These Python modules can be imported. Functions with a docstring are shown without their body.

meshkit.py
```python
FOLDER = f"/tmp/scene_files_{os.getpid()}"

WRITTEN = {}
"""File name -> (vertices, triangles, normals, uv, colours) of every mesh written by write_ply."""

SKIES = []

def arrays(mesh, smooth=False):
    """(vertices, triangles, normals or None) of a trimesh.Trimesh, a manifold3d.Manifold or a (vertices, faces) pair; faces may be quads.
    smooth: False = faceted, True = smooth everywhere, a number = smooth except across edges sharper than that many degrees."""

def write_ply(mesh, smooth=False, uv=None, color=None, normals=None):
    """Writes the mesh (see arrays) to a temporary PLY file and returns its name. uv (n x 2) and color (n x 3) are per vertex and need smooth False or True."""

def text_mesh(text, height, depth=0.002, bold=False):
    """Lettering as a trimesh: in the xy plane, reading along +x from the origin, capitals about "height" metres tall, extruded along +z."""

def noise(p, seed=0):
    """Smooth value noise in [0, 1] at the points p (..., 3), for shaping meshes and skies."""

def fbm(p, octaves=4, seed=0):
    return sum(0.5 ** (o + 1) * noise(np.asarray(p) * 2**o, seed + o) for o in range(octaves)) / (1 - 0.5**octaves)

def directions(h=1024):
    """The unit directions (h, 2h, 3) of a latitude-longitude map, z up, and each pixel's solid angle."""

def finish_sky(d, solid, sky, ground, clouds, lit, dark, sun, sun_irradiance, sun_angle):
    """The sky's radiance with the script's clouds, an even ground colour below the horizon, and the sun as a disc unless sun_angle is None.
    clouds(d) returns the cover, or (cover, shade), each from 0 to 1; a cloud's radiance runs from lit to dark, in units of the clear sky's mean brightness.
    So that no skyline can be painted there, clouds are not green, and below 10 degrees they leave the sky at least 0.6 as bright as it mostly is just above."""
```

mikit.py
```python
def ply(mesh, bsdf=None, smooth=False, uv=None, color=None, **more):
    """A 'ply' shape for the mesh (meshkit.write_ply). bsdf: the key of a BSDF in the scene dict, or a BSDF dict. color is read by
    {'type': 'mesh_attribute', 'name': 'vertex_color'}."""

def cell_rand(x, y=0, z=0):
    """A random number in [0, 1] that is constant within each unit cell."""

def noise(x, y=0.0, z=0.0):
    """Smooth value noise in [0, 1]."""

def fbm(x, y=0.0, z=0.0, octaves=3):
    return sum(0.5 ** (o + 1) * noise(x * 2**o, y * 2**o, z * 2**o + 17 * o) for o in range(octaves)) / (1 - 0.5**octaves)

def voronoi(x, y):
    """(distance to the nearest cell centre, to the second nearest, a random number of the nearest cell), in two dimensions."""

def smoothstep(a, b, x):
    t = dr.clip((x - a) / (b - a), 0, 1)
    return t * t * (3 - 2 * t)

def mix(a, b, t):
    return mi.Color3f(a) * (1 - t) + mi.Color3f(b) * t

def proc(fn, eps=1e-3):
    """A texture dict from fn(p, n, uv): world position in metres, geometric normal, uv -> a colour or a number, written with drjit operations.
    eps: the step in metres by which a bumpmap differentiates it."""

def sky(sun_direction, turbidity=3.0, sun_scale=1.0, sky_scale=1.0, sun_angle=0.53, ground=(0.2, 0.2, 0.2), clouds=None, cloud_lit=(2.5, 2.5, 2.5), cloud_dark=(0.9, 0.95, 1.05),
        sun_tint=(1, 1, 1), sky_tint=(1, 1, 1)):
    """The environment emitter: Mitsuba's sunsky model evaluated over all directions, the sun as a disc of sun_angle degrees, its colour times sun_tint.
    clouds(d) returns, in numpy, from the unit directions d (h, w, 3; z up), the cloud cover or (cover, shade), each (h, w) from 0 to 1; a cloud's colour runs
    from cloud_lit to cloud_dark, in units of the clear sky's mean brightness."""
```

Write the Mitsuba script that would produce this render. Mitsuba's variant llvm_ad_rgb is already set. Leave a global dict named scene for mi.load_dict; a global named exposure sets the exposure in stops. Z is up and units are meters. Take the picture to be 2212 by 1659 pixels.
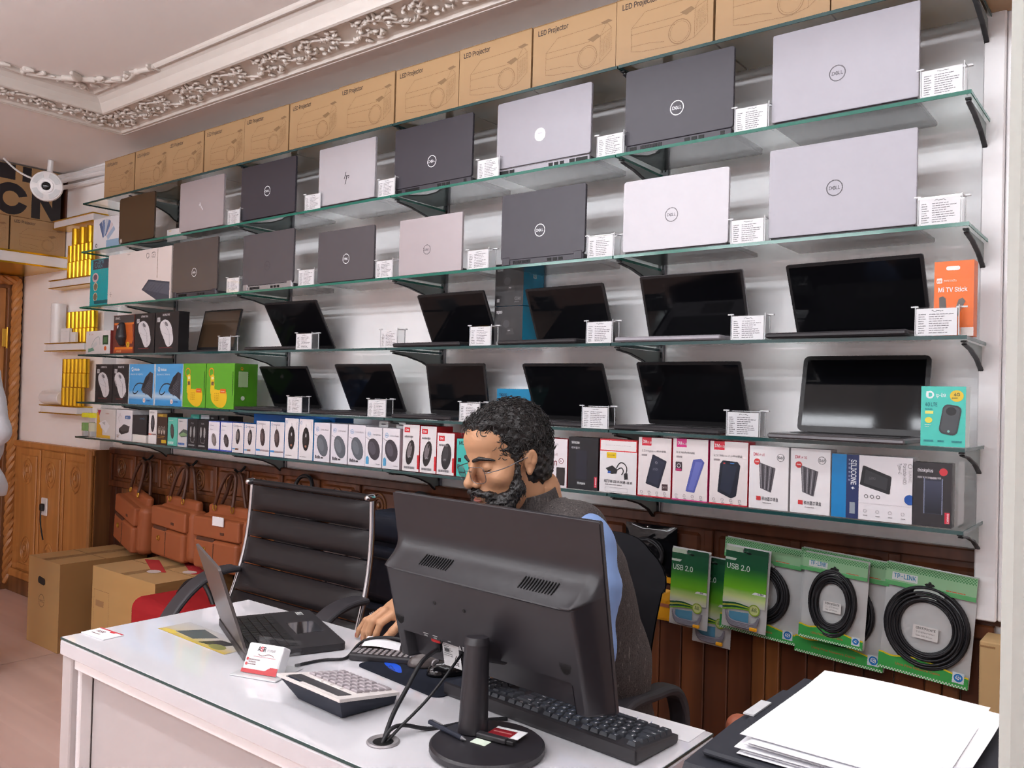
import math, random
import numpy as np
import drjit as dr
import trimesh
import mitsuba as mi
import manifold3d as m3
import shapely
from shapely import affinity
from shapely.geometry import Polygon, LineString, Point, box as sbox
from shapely.ops import unary_union
import mikit, meshkit

T = mi.ScalarTransform4f
scene = {'type': 'scene'}
labels = {}
exposure = 0.5
# ------------------------------------------------------------------ camera
CAM = np.array([0.0, 0.0, 1.36])
scene['camera'] = {'type': 'perspective', 'fov': 62.46, 'fov_axis': 'x', 'near_clip': 0.05, 'far_clip': 60.0,
    'to_world': T().look_at(origin=CAM.tolist(), target=(CAM + [-0.62011891, 0.78436157, 0.01514831]).tolist(),
                            up=[-0.01161848, -0.02848939, 0.99952657])}
# ------------------------------------------------------------------ lamps of the shop (LED battens on the ceiling)
LAMPS = [(-1.95, 1.15), (-.65, 1.15), (.65, 1.15), (-3.1, .1), (-1.9, .1), (-.5, .1), (-3.6, -1.1), (-2.0, -1.1), (-.4, -1.1), (-3.0, -2.3), (-1.0, -2.3)]
LAMP_Z = lambda y: 2.655 if y > 1 else 2.36
LAMP_RGB = lambda y: [(14.0 if y > 1 else 25.0 if y > 0 else 30.0) * c for c in (.97, 1.0, 1.05)]
for _i, (_x, _y) in enumerate(LAMPS):
    _k = 'ceiling_lamp' + ('_%03d' % _i if _i else '')
    _m = trimesh.creation.cylinder(radius=.028, height=1.2, sections=12)
    _m.apply_transform(trimesh.transformations.rotation_matrix(math.pi / 2, [0, 1, 0])); _m.apply_translation([_x, _y, LAMP_Z(_y)])
    scene[_k + '__diffuser'] = {**mikit.ply(_m), 'emitter': {'type': 'area', 'radiance': {'type': 'rgb', 'value': LAMP_RGB(_y)}}}
    labels[_k] = {'label': 'white tube lamp, %s of eleven, hanging under the ceiling outside the picture' % 'first second third fourth fifth sixth seventh eighth ninth tenth eleventh'.split()[_i], 'category': 'lamp', 'group': 'ceiling tube lamps'}

# ------------------------------------------------------------------ helpers
def linf(c): return [float(x) for x in lin(c)]

def lin(c):
    c = np.asarray(c, float) / 255.0
    return np.where(c <= 0.04045, c / 12.92, ((c + 0.055) / 1.055) ** 2.4)

def rgb(c):
    return {'type': 'rgb', 'value': [float(x) for x in lin(c)]}

def mat(key, c, rough=0.5, spec=0.5, metal=0.0, **kw):
    scene[key] = {'type': 'twosided', 'b': {'type': 'principled', 'base_color': rgb(c) if not isinstance(c, dict) else c,
                  'roughness': rough, 'specular': spec, 'metallic': metal, **kw}}
    return key

def numbered(name, taken):
    if name not in taken:
        return name
    i = 1
    while '%s_%03d' % (name, i) in taken:
        i += 1
    return '%s_%03d' % (name, i)

tops, kids = set(_k.split('__')[0] for _k in scene if '__' in _k), {}

class Thing:
    def __init__(self, name, label=None, cat=None, group=None, kind=None, tw=None):
        self.key = numbered(name, tops); tops.add(self.key)
        self.tw = tw
        d = {}
        if label: d['label'] = label
        if cat: d['category'] = cat
        if group: d['group'] = group
        if kind: d['kind'] = kind
        labels[self.key] = d
    def part(self, name, mesh, m, parent=None, smooth=False, color=None, label=None, kind=None, tw=None, uv=None):
        base = (parent or self.key)
        taken = kids.setdefault(base, set())
        n = numbered(name, taken); taken.add(n)
        key = base + '__' + n
        if isinstance(mesh, dict):
            d = dict(mesh)
        else:
            d = mikit.ply(mesh, m, smooth=smooth, color=color, uv=uv)
        w = None
        if self.tw is not None: w = self.tw
        if tw is not None: w = (w @ tw) if w is not None else tw
        if w is not None: d['to_world'] = w
        scene[key] = d
        e = {}
        if label: e['label'] = label
        if kind: e['kind'] = kind
        if e: labels[key] = e
        return key
    def whole(self, mesh, m, smooth=False, color=None):
        d = mesh if isinstance(mesh, dict) else mikit.ply(mesh, m, smooth=smooth, color=color)
        d = dict(d)
        if self.tw is not None: d['to_world'] = self.tw
        scene[self.key] = d
        return self.key

def struct(name, mesh, m, label, smooth=False):
    t = Thing(name, label, None, kind='structure'); t.whole(mesh, m, smooth=smooth); return t

cat_ = trimesh.util.concatenate
def TM(v, f): return trimesh.Trimesh(np.asarray(v, float), np.asarray(f, int), process=False)

def box(x0, x1, y0, y1, z0, z1, c=0.0):
    """Box, its edges chamfered by c."""
    if c <= 0:
        m = trimesh.creation.box((x1 - x0, y1 - y0, z1 - z0)); m.apply_translation(((x0 + x1) / 2, (y0 + y1) / 2, (z0 + z1) / 2)); return m
    c = min(c, (x1 - x0) * .49, (y1 - y0) * .49, (z1 - z0) * .49)
    P = []
    for a, sa in ((x0, 1), (x1, -1)):
        for b, sb in ((y0, 1), (y1, -1)):
            for d, sd in ((z0, 1), (z1, -1)):
                P += [(a, b + sb * c, d + sd * c), (a + sa * c, b, d + sd * c), (a + sa * c, b + sb * c, d)]
    return trimesh.convex.convex_hull(np.array(P))

def hull(*spheres, n=1):
    """Convex hull of spheres (x, y, z, r)."""
    s = trimesh.creation.icosphere(subdivisions=n).vertices
    return trimesh.convex.convex_hull(np.vstack([s * q[3] + np.array(q[:3]) for q in spheres]))

def rbox(x0, x1, y0, y1, z0, z1, r, n=2):
    r = min(r, (x1 - x0) * .499, (y1 - y0) * .499, (z1 - z0) * .499)
    return hull(*[(x, y, z, r) for x in (x0 + r, x1 - r) for y in (y0 + r, y1 - r) for z in (z0 + r, z1 - r)], n=n)

def tube(P, r, n=8, closed=False):
    P = np.asarray(P, float); N = len(P)
    r = np.broadcast_to(np.asarray(r, float), (N,))
    if closed: tg = np.roll(P, -1, 0) - np.roll(P, 1, 0)
    else: tg = np.gradient(P, axis=0)
    tg /= np.maximum(np.linalg.norm(tg, axis=1, keepdims=True), 1e-12)
    u = np.cross(tg[0], [0, 0, 1.0])
    if np.linalg.norm(u) < 1e-3: u = np.cross(tg[0], [0, 1.0, 0])
    u /= np.linalg.norm(u)
    V = []
    a = np.arange(n) * 2 * np.pi / n
    for i in range(N):
        u = u - tg[i] * (u @ tg[i]); u /= np.linalg.norm(u); w = np.cross(tg[i], u)
        V.append(P[i] + r[i] * (np.cos(a)[:, None] * u + np.sin(a)[:, None] * w))
    V = np.vstack(V); F = []
    M = N if closed else N - 1
    for i in range(M):
        j = (i + 1) % N
        for k in range(n):
            k2 = (k + 1) % n
            F += [(i * n + k, i * n + k2, j * n + k2), (i * n + k, j * n + k2, j * n + k)]
    if not closed:
        c0, c1 = len(V), len(V) + 1
        V = np.vstack([V, P[0], P[-1]])
        for k in range(n):
            k2 = (k + 1) % n
            F += [(c0, k2, k), (c1, (N - 1) * n + k, (N - 1) * n + k2)]
    return TM(V, F)

def spline(P, n=24, closed=False):
    from scipy.interpolate import CubicSpline
    P = np.asarray(P, float)
    if closed: P = np.vstack([P, P[:1]])
    t = np.concatenate([[0], np.cumsum(np.linalg.norm(np.diff(P, axis=0), axis=1))])
    s = CubicSpline(t, P, bc_type='periodic' if closed else 'natural')
    return s(np.linspace(0, t[-1], n, endpoint=not closed))

def lathe(prof, n=32, center=(0, 0, 0)):
    m = trimesh.creation.revolve(np.asarray(prof, float), sections=n); m.apply_translation(center); return m

def frame(o, U, V):
    """4x4 that takes (u, v, w) to o + u U + v V + w (U x V)."""
    U = np.asarray(U, float); V = np.asarray(V, float)
    U = U / np.linalg.norm(U); V = V / np.linalg.norm(V)
    M = np.eye(4); M[:3, 0], M[:3, 1], M[:3, 2], M[:3, 3] = U, V, np.cross(U, V), o
    return M

def xf(mesh, M):
    m = mesh.copy(); m.apply_transform(M); return m

def polys(g):
    return [p for p in getattr(g, 'geoms', [g]) if p.geom_type == 'Polygon' and p.area > 1e-12]

def prism(poly, d, M=None):
    """Extrude a shapely polygon by d along +w; M places it."""
    m = cat_([trimesh.creation.extrude_polygon(p, d, engine='earcut') for p in polys(poly)])
    return xf(m, M) if M is not None else m

def tri2(poly):
    V, F, n = [], [], 0
    for p in polys(poly):
        p = shapely.geometry.polygon.orient(p)
        v, f = trimesh.creation.triangulate_polygon(p, engine='earcut')
        v = np.asarray(v)[:, :2]; f = np.asarray(f)
        a = np.cross(v[f[:, 1]] - v[f[:, 0]], v[f[:, 2]] - v[f[:, 0]])
        f[a < 0] = f[a < 0][:, ::-1]
        V.append(v); F.append(f + n); n += len(v)
    return np.vstack(V), np.vstack(F)

def ell(cx, cy, rx, ry, rot=0, n=14):
    return affinity.translate(affinity.rotate(affinity.scale(Point(0, 0).buffer(1, quad_segs=n // 2), rx, ry), rot, origin=(0, 0)), cx, cy)
def rr(x0, y0, x1, y1, r): return sbox(x0 + r, y0 + r, x1 - r, y1 - r).buffer(r, quad_segs=4)
def ln(pts, w, cap=2): return LineString(pts).buffer(w / 2, cap_style=cap, join_style=2)
def ring(cx, cy, r, w, n=16): return Point(cx, cy).buffer(r, quad_segs=n).difference(Point(cx, cy).buffer(r - w, quad_segs=n))

_TX = {}
def text2(s, bold=False):
    """Flat lettering of cap height 1 from x = 0: (vertices, triangles, width)."""
    k = (s, bold)
    if k not in _TX:
        m = meshkit.text_mesh(s, 1.0, 0.1, bold)
        f = m.faces[(m.face_normals[:, 2] > 0.9)]
        used = np.unique(f); re = np.full(len(m.vertices), -1); re[used] = np.arange(len(used))
        v = m.vertices[used][:, :2].copy(); v[:, 0] -= v[:, 0].min()
        _TX[k] = (v, re[f], v[:, 0].max())
    return _TX[k]

# stroke lettering for the Chinese words on the cartons (unit squares, y up)
CJK = {'太': [[(.05, .62), (.95, .62)], [(.5, .95), (.48, .6), (.3, .25), (.05, .03)], [(.5, .6), (.7, .25), (.95, .03)], [(.42, .22), (.54, .08)]],
 '迈': [[(.1, .9), (.22, .78)], [(.03, .58), (.22, .58), (.22, .2), (.05, .06)], [(.22, .16), (.45, .05), (.97, .05)], [(.38, .85), (.97, .85)], [(.6, .85), (.55, .5), (.35, .2)], [(.56, .55), (.9, .55), (.86, .22), (.74, .2)]],
 '移': [[(.35, .95), (.08, .85)], [(.03, .65), (.42, .65)], [(.22, .88), (.22, .03)], [(.2, .6), (.05, .3)], [(.25, .6), (.42, .4)], [(.68, .97), (.5, .72)], [(.64, .88), (.92, .88), (.5, .5)], [(.72, .55), (.5, .28)], [(.68, .45), (.97, .45), (.5, .03)]],
 '动': [[(.08, .85), (.42, .85)], [(.03, .58), (.47, .58)], [(.25, .58), (.08, .18), (.42, .22)], [(.5, .68), (.93, .68), (.88, .1), (.75, .06)], [(.7, .95), (.68, .5), (.48, .06)]],
 '固': [[(.1, .92), (.1, .04), (.9, .04), (.9, .92), (.1, .92)], [(.25, .7), (.75, .7)], [(.5, .85), (.5, .5)], [(.32, .48), (.32, .18), (.68, .18), (.68, .48), (.32, .48)]],
 '态': [[(.08, .8), (.92, .8)], [(.5, .97), (.4, .7), (.1, .45)], [(.52, .75), (.9, .45)], [(.5, .55), (.58, .46)], [(.15, .32), (.08, .12)], [(.32, .34), (.34, .08), (.68, .08), (.7, .2)], [(.5, .32), (.56, .2)], [(.82, .32), (.92, .14)]],
 '硬': [[(.03, .88), (.42, .88)], [(.22, .88), (.05, .45)], [(.13, .5), (.13, .15), (.38, .15), (.38, .5), (.13, .5)], [(.48, .92), (.97, .92)], [(.55, .75), (.55, .4), (.92, .4), (.92, .75), (.55, .75)], [(.55, .58), (.92, .58)], [(.73, .92), (.73, .4), (.45, .03)], [(.55, .28), (.97, .03)]],
 '盘': [[(.5, .98), (.4, .88)], [(.25, .85), (.25, .55), (.12, .4)], [(.25, .85), (.78, .85), (.78, .42)], [(.05, .63), (.95, .63)], [(.15, .35), (.15, .05)], [(.38, .35), (.38, .05)], [(.62, .35), (.62, .05)], [(.15, .35), (.85, .35), (.85, .05)], [(.03, .05), (.97, .05)]],
 '转': [[(.05, .82), (.42, .82)], [(.22, .95), (.1, .5), (.42, .5)], [(.28, .68), (.28, .03)], [(.05, .25), (.45, .32)], [(.5, .8), (.95, .8)], [(.48, .58), (.97, .58)], [(.72, .95), (.6, .35), (.9, .35), (.75, .15)], [(.62, .22), (.82, .03)]],
 '换': [[(.05, .72), (.38, .72)], [(.22, .95), (.22, .05), (.12, .1)], [(.04, .32), (.4, .48)], [(.62, .95), (.48, .72)], [(.6, .85), (.82, .85), (.75, .7)], [(.52, .68), (.52, .38)], [(.52, .68), (.9, .68), (.9, .38)], [(.42, .36), (.98, .36)], [(.7, .66), (.66, .3), (.42, .03)], [(.72, .32), (.97, .03)]],
 '器': [[(.12, .92), (.12, .65), (.42, .65), (.42, .92), (.12, .92)], [(.58, .92), (.58, .65), (.88, .65), (.88, .92), (.58, .92)], [(.04, .5), (.96, .5)], [(.5, .6), (.35, .4), (.05, .28)], [(.55, .5), (.95, .28)], [(.12, .28), (.12, .03), (.42, .03), (.42, .28), (.12, .28)], [(.58, .28), (.58, .03), (.88, .03), (.88, .28), (.58, .28)]],
 '音': [[(.5, .98), (.5, .88)], [(.15, .85), (.85, .85)], [(.32, .78), (.38, .62)], [(.68, .78), (.62, .62)], [(.04, .56), (.96, .56)], [(.22, .42), (.22, .03), (.78, .03), (.78, .42), (.22, .42)], [(.22, .22), (.78, .22)]],
 '频': [[(.25, .95), (.25, .55)], [(.25, .75), (.42, .75)], [(.08, .75), (.08, .55)], [(.02, .55), (.46, .55)], [(.25, .5), (.25, .25)], [(.42, .42), (.05, .03)], [(.5, .9), (.98, .9)], [(.56, .72), (.56, .25)], [(.56, .72), (.92, .72), (.92, .25)], [(.74, .62), (.7, .3), (.5, .03)], [(.76, .2), (.97, .03)]],
 '寸': [[(.05, .7), (.95, .7)], [(.65, .95), (.65, .08), (.5, .12)], [(.25, .5), (.38, .32)]], '型': [[(.05, .88), (.55, .88)], [(.03, .68), (.58, .68)], [(.4, .88), (.4, .45)], [(.2, .88), (.08, .48)], [(.7, .9), (.7, .55)], [(.9, .95), (.9, .45)], [(.2, .28), (.8, .28)], [(.5, .42), (.5, .04)], [(.04, .04), (.96, .04)]]}

INK = .76      # whites of printed carton are not perfect white
class Art:
    """Coloured flat print, laid in layers; coordinates in metres on the face."""
    def __init__(self): self.L = []
    def add(self, g, c):
        if not g.is_empty and polys(g):
            v, f = tri2(g); self.L.append((v, f, np.tile(lin(c), (len(v), 1))))
        return self
    def rect(self, x0, y0, x1, y1, c): return self.add(sbox(x0, y0, x1, y1), c)
    def grad(self, x0, y0, x1, y1, stops):
        """Vertical colour run: stops [(t, colour)], t from 0 (bottom) to 1."""
        V, C, F = [], [], []
        for i, (t, c) in enumerate(stops):
            y = y0 + (y1 - y0) * t; V += [(x0, y), (x1, y)]; C += [lin(c)] * 2
            if i: a = 2 * i - 2; F += [(a, a + 1, a + 3), (a, a + 3, a + 2)]
        self.L.append((np.array(V), np.array(F), np.array(C))); return self
    def text(self, s, x, y, h, c, bold=False, rot=0, width=None, anchor='l'):
        out, cur = [], 0.0
        run = ''
        items = []
        for ch in s + '\0':
            if ch in CJK or ch == '\0':
                if run.strip(): items.append(run)
                run = ''
                if ch != '\0': items.append(ch)
            else: run += ch
        for it in items:
            if it in CJK:
                g = unary_union([ln([(px * 1.05, py * 1.05) for px, py in st], .11) for st in CJK[it]])
                v, f = tri2(g); out.append((v + [cur, 0], f)); cur += 1.25
            else:
                v, f, w = text2(it.strip(), bold); out.append((v + [cur, 0], f)); cur += w + .2
        V, F, n = [], [], 0
        for v, f in out: V.append(v); F.append(f + n); n += len(v)
        if not V: return self
        V = np.vstack(V); F = np.vstack(F)
        W = V[:, 0].max(); sx = h if width is None else width / W
        V = V * [sx, h]
        if anchor == 'c': V[:, 0] -= W * sx / 2
        if anchor == 'r': V[:, 0] -= W * sx
        if rot:
            a = math.radians(rot); V = V @ np.array([[math.cos(a), math.sin(a)], [-math.sin(a), math.cos(a)]])
        self.L.append((V + [x, y], F, np.tile(lin(c), (len(V), 1)))); return self
    def bars(self, x0, y0, x1, y1, n, c, seed=0, fill=.45):
        """Lines of writing too small to read."""
        R = random.Random(seed); g = []
        dy = (y1 - y0) / n
        for i in range(n):
            y = y1 - (i + .5) * dy; x = x0; e = x0 + (x1 - x0) * R.uniform(.55, 1)
            while x < e:
                w = (x1 - x0) * R.uniform(.06, .2); g.append(sbox(x, y - dy * fill / 2, min(x + w, e), y + dy * fill / 2)); x += w + (x1 - x0) * .025
        return self.add(shapely.MultiPolygon(g), c)
    def mesh(self, M, base=.0004, step=.00008, relief=None):
        V, F, C, n = [], [], [], 0
        for i, (v, f, c) in enumerate(self.L):
            P = np.column_stack([v, np.full(len(v), base + step * i)])
            if relief is not None: P[:, 2] += relief(v)
            V.append(P); F.append(f + n); C.append(c); n += len(v)
        V = np.vstack(V); V = V @ M[:3, :3].T + M[:3, 3]
        return TM(V, np.vstack(F)), np.vstack(C) * INK

def put_print(t, name, art, M, m='print', parent=None, label=None, tw=None, relief=None):
    me, col = art.mesh(M, relief=relief)
    return t.part(name, me, m, parent=parent, color=col, label=label, tw=tw)

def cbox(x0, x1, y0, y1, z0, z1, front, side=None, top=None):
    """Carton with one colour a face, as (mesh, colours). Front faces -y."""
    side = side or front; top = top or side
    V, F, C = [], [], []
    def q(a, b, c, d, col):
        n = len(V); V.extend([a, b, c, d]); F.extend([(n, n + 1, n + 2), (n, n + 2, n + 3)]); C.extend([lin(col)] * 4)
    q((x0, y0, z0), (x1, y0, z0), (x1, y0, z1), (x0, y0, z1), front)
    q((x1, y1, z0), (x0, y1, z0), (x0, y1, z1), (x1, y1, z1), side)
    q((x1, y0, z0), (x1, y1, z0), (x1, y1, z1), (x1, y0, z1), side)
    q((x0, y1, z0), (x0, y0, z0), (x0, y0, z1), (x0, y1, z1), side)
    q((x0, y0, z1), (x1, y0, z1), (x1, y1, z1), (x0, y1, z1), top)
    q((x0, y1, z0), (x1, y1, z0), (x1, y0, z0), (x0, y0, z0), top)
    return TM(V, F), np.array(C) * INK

# ------------------------------------------------------------------ signed distances and surface nets
def sd_cap(P, a, b, ra, rb=None):
    rb = ra if rb is None else rb
    a, b = np.asarray(a, np.float32), np.asarray(b, np.float32)
    ba = b - a; t = np.clip(((P - a) @ ba) / max(float(ba @ ba), 1e-9), 0, 1)
    return np.linalg.norm(P - a - t[..., None] * ba, axis=-1) - (ra + (rb - ra) * t)
def sd_ell(P, c, r, R=None):
    q = P - np.asarray(c, np.float32)
    if R is not None: q = q @ np.asarray(R, np.float32)
    r = np.asarray(r, np.float32)
    k0 = np.linalg.norm(q / r, axis=-1); k1 = np.linalg.norm(q / (r * r), axis=-1)
    return k0 * (k0 - 1) / np.maximum(k1, 1e-6)
def smin(a, b, k):
    h = np.clip(.5 + .5 * (b - a) / k, 0, 1); return b * (1 - h) + a * h - k * h * (1 - h)
def smax(a, b, k): return -smin(-a, -b, k)

def surfnet(F, lo, hi, h):
    ax = [np.arange(l, u + h, h, dtype=np.float32) for l, u in zip(lo, hi)]
    shp = tuple(len(a) for a in ax)
    val = np.empty(shp, np.float32)
    step = max(1, int(3e5 // (shp[1] * shp[2])))
    for i in range(0, shp[0], step):
        g = np.stack(np.meshgrid(ax[0][i:i + step], ax[1], ax[2], indexing='ij'), -1)
        val[i:i + step] = F(g)
    for a in range(3):                                   # closed at the border of the grid
        for e in (0, -1):
            s = [slice(None)] * 3; s[a] = e; val[tuple(s)] = np.maximum(val[tuple(s)], h * .2)
    ins = val < 0
    cs = tuple(s - 1 for s in shp)
    acc = np.zeros(cs + (3,), np.float32); cnt = np.zeros(cs, np.float32); E = []
    for a in range(3):
        s0 = [slice(None)] * 3; s1 = [slice(None)] * 3; s0[a] = slice(0, -1); s1[a] = slice(1, None)
        v0, v1 = val[tuple(s0)], val[tuple(s1)]; x = ins[tuple(s0)] != ins[tuple(s1)]
        I = np.argwhere(x)
        t = v0[x] / (v0[x] - v1[x]); pt = I.astype(np.float32); pt[:, a] += t
        b, c = (a + 1) % 3, (a + 2) % 3
        for db in (0, 1):
            for dc in (0, 1):
                J = I.copy(); J[:, b] -= db; J[:, c] -= dc
                ok = (J[:, b] >= 0) & (J[:, c] >= 0) & (J[:, b] < cs[b]) & (J[:, c] < cs[c])
                np.add.at(acc, tuple(J[ok].T), pt[ok]); np.add.at(cnt, tuple(J[ok].T), 1)
        E.append((a, I, ins[tuple(s0)][x]))
    on = cnt > 0; idx = np.full(cs, -1, np.int64); idx[on] = np.arange(on.sum())
    V = acc[on] / cnt[on][:, None] * h + np.array(lo, np.float32)
    Q = []
    for a, I, inside in E:
        b, c = (a + 1) % 3, (a + 2) % 3
        ok = (I[:, b] > 0) & (I[:, c] > 0) & (I[:, b] < cs[b]) & (I[:, c] < cs[c])
        I, inside = I[ok], inside[ok]
        q = []
        for db, dc in ((1, 1), (0, 1), (0, 0), (1, 0)):
            J = I.copy(); J[:, b] -= db; J[:, c] -= dc; q.append(idx[tuple(J.T)])
        q = np.stack(q, 1); q[~inside] = q[~inside][:, ::-1]; Q.append(q)
    Q = np.vstack(Q)
    return TM(V, np.vstack([Q[:, [0, 1, 2]], Q[:, [0, 2, 3]]]))
def relax(m, n=4, cap=.0015):
    """Smooths a mesh without shrinking it; no vertex moves more than cap at once."""
    import scipy.sparse as sp
    V = np.array(m.vertices, float); F = np.asarray(m.faces)
    e = np.unique(np.sort(np.vstack([F[:, [0, 1]], F[:, [1, 2]], F[:, [2, 0]]]), axis=1), axis=0)
    A = sp.coo_matrix((np.ones(2 * len(e)), (np.r_[e[:, 0], e[:, 1]], np.r_[e[:, 1], e[:, 0]])), (len(V), len(V))).tocsr()
    dg = np.maximum(np.asarray(A.sum(1)).ravel(), 1)[:, None]
    for k in range(2 * n):
        d = (A @ V) / dg - V; d *= (.5 if k % 2 == 0 else -.48)
        l = np.linalg.norm(d, axis=1, keepdims=True); V += d * np.minimum(1, cap / np.maximum(l, 1e-12))
    return TM(V, F)
def fb(P, s, seed=0, o=2): return meshkit.fbm(np.asarray(P, float) * s, o, seed).astype(np.float32) - .5
# ------------------------------------------------------------------ materials
from mikit import proc, noise, fbm, smoothstep, mix
def floor_fn(p, n, uv):
    w = fbm(p.x * 1.2, p.y * 14.0, 0.0, 3); b = mikit.cell_rand(p.y * 7.0, dr.floor(p.x * .8 + mikit.cell_rand(p.y * 7.0, 3) * 3), 5)
    return mix(linf((204, 174, 163)), linf((182, 150, 140)), dr.clip(w * .75 + b * .3, 0, 1))
def wood_fn(a, b, s=1.0):
    a, b = [float(x) for x in lin(a)], [float(x) for x in lin(b)]
    def f(p, n, uv):
        g = fbm(p.x * 38 * s + 3 * noise(p.x * 4, p.z * 2, p.y * 4), p.z * 2.2 * s, p.y * 38 * s, 3)
        k = smoothstep(.62, .8, noise(p.x * 6, p.z * 1.5, 2.0))
        return mix(a, b, dr.clip(g * 1.1 - .05 + k * .3, 0, 1))
    return f
def tweed_fn(p, n, uv):
    g = noise(p.x * 900, p.z * 260, p.y * 900); h = noise(p.x * 300 + 9, p.z * 700, p.y * 300); s = smoothstep(.80, .95, noise(p.x * 260, p.z * 60, p.y * 260))
    v = mix(linf((44, 41, 42)), linf((104, 98, 96)), dr.clip(g * .6 + h * .35 - .1, 0, 1))
    return mix(v, linf((150, 145, 140)), s * .45)
def plaster_fn(p, n, uv):
    g = fbm(p.x * 7, p.y * 7, p.z * 4, 3)
    return mix(linf((164, 168, 162)), linf((174, 177, 172)), g)
def fabric_bump(p, n, uv):
    return .0006 * noise(p.x * 700, p.y * 700, p.z * 700)
mat('m_floor', proc(floor_fn), .38, .4)
mat('m_wood_a', proc(wood_fn((96, 53, 30), (55, 27, 15))), .32, .5)
mat('m_wood_b', proc(wood_fn((116, 66, 34), (70, 36, 19))), .32, .5)
mat('m_wood_c', proc(wood_fn((124, 76, 38), (82, 48, 24))), .35, .5)
mat('m_oak', proc(wood_fn((188, 132, 73), (146, 94, 47), .7)), .4, .5)
mat('m_oak_dark', proc(wood_fn((126, 82, 46), (82, 50, 27), .7)), .45, .5)
mat('m_tweed', proc(tweed_fn), .95, .1)
mat('m_plaster', proc(plaster_fn), .8, .2)
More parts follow.
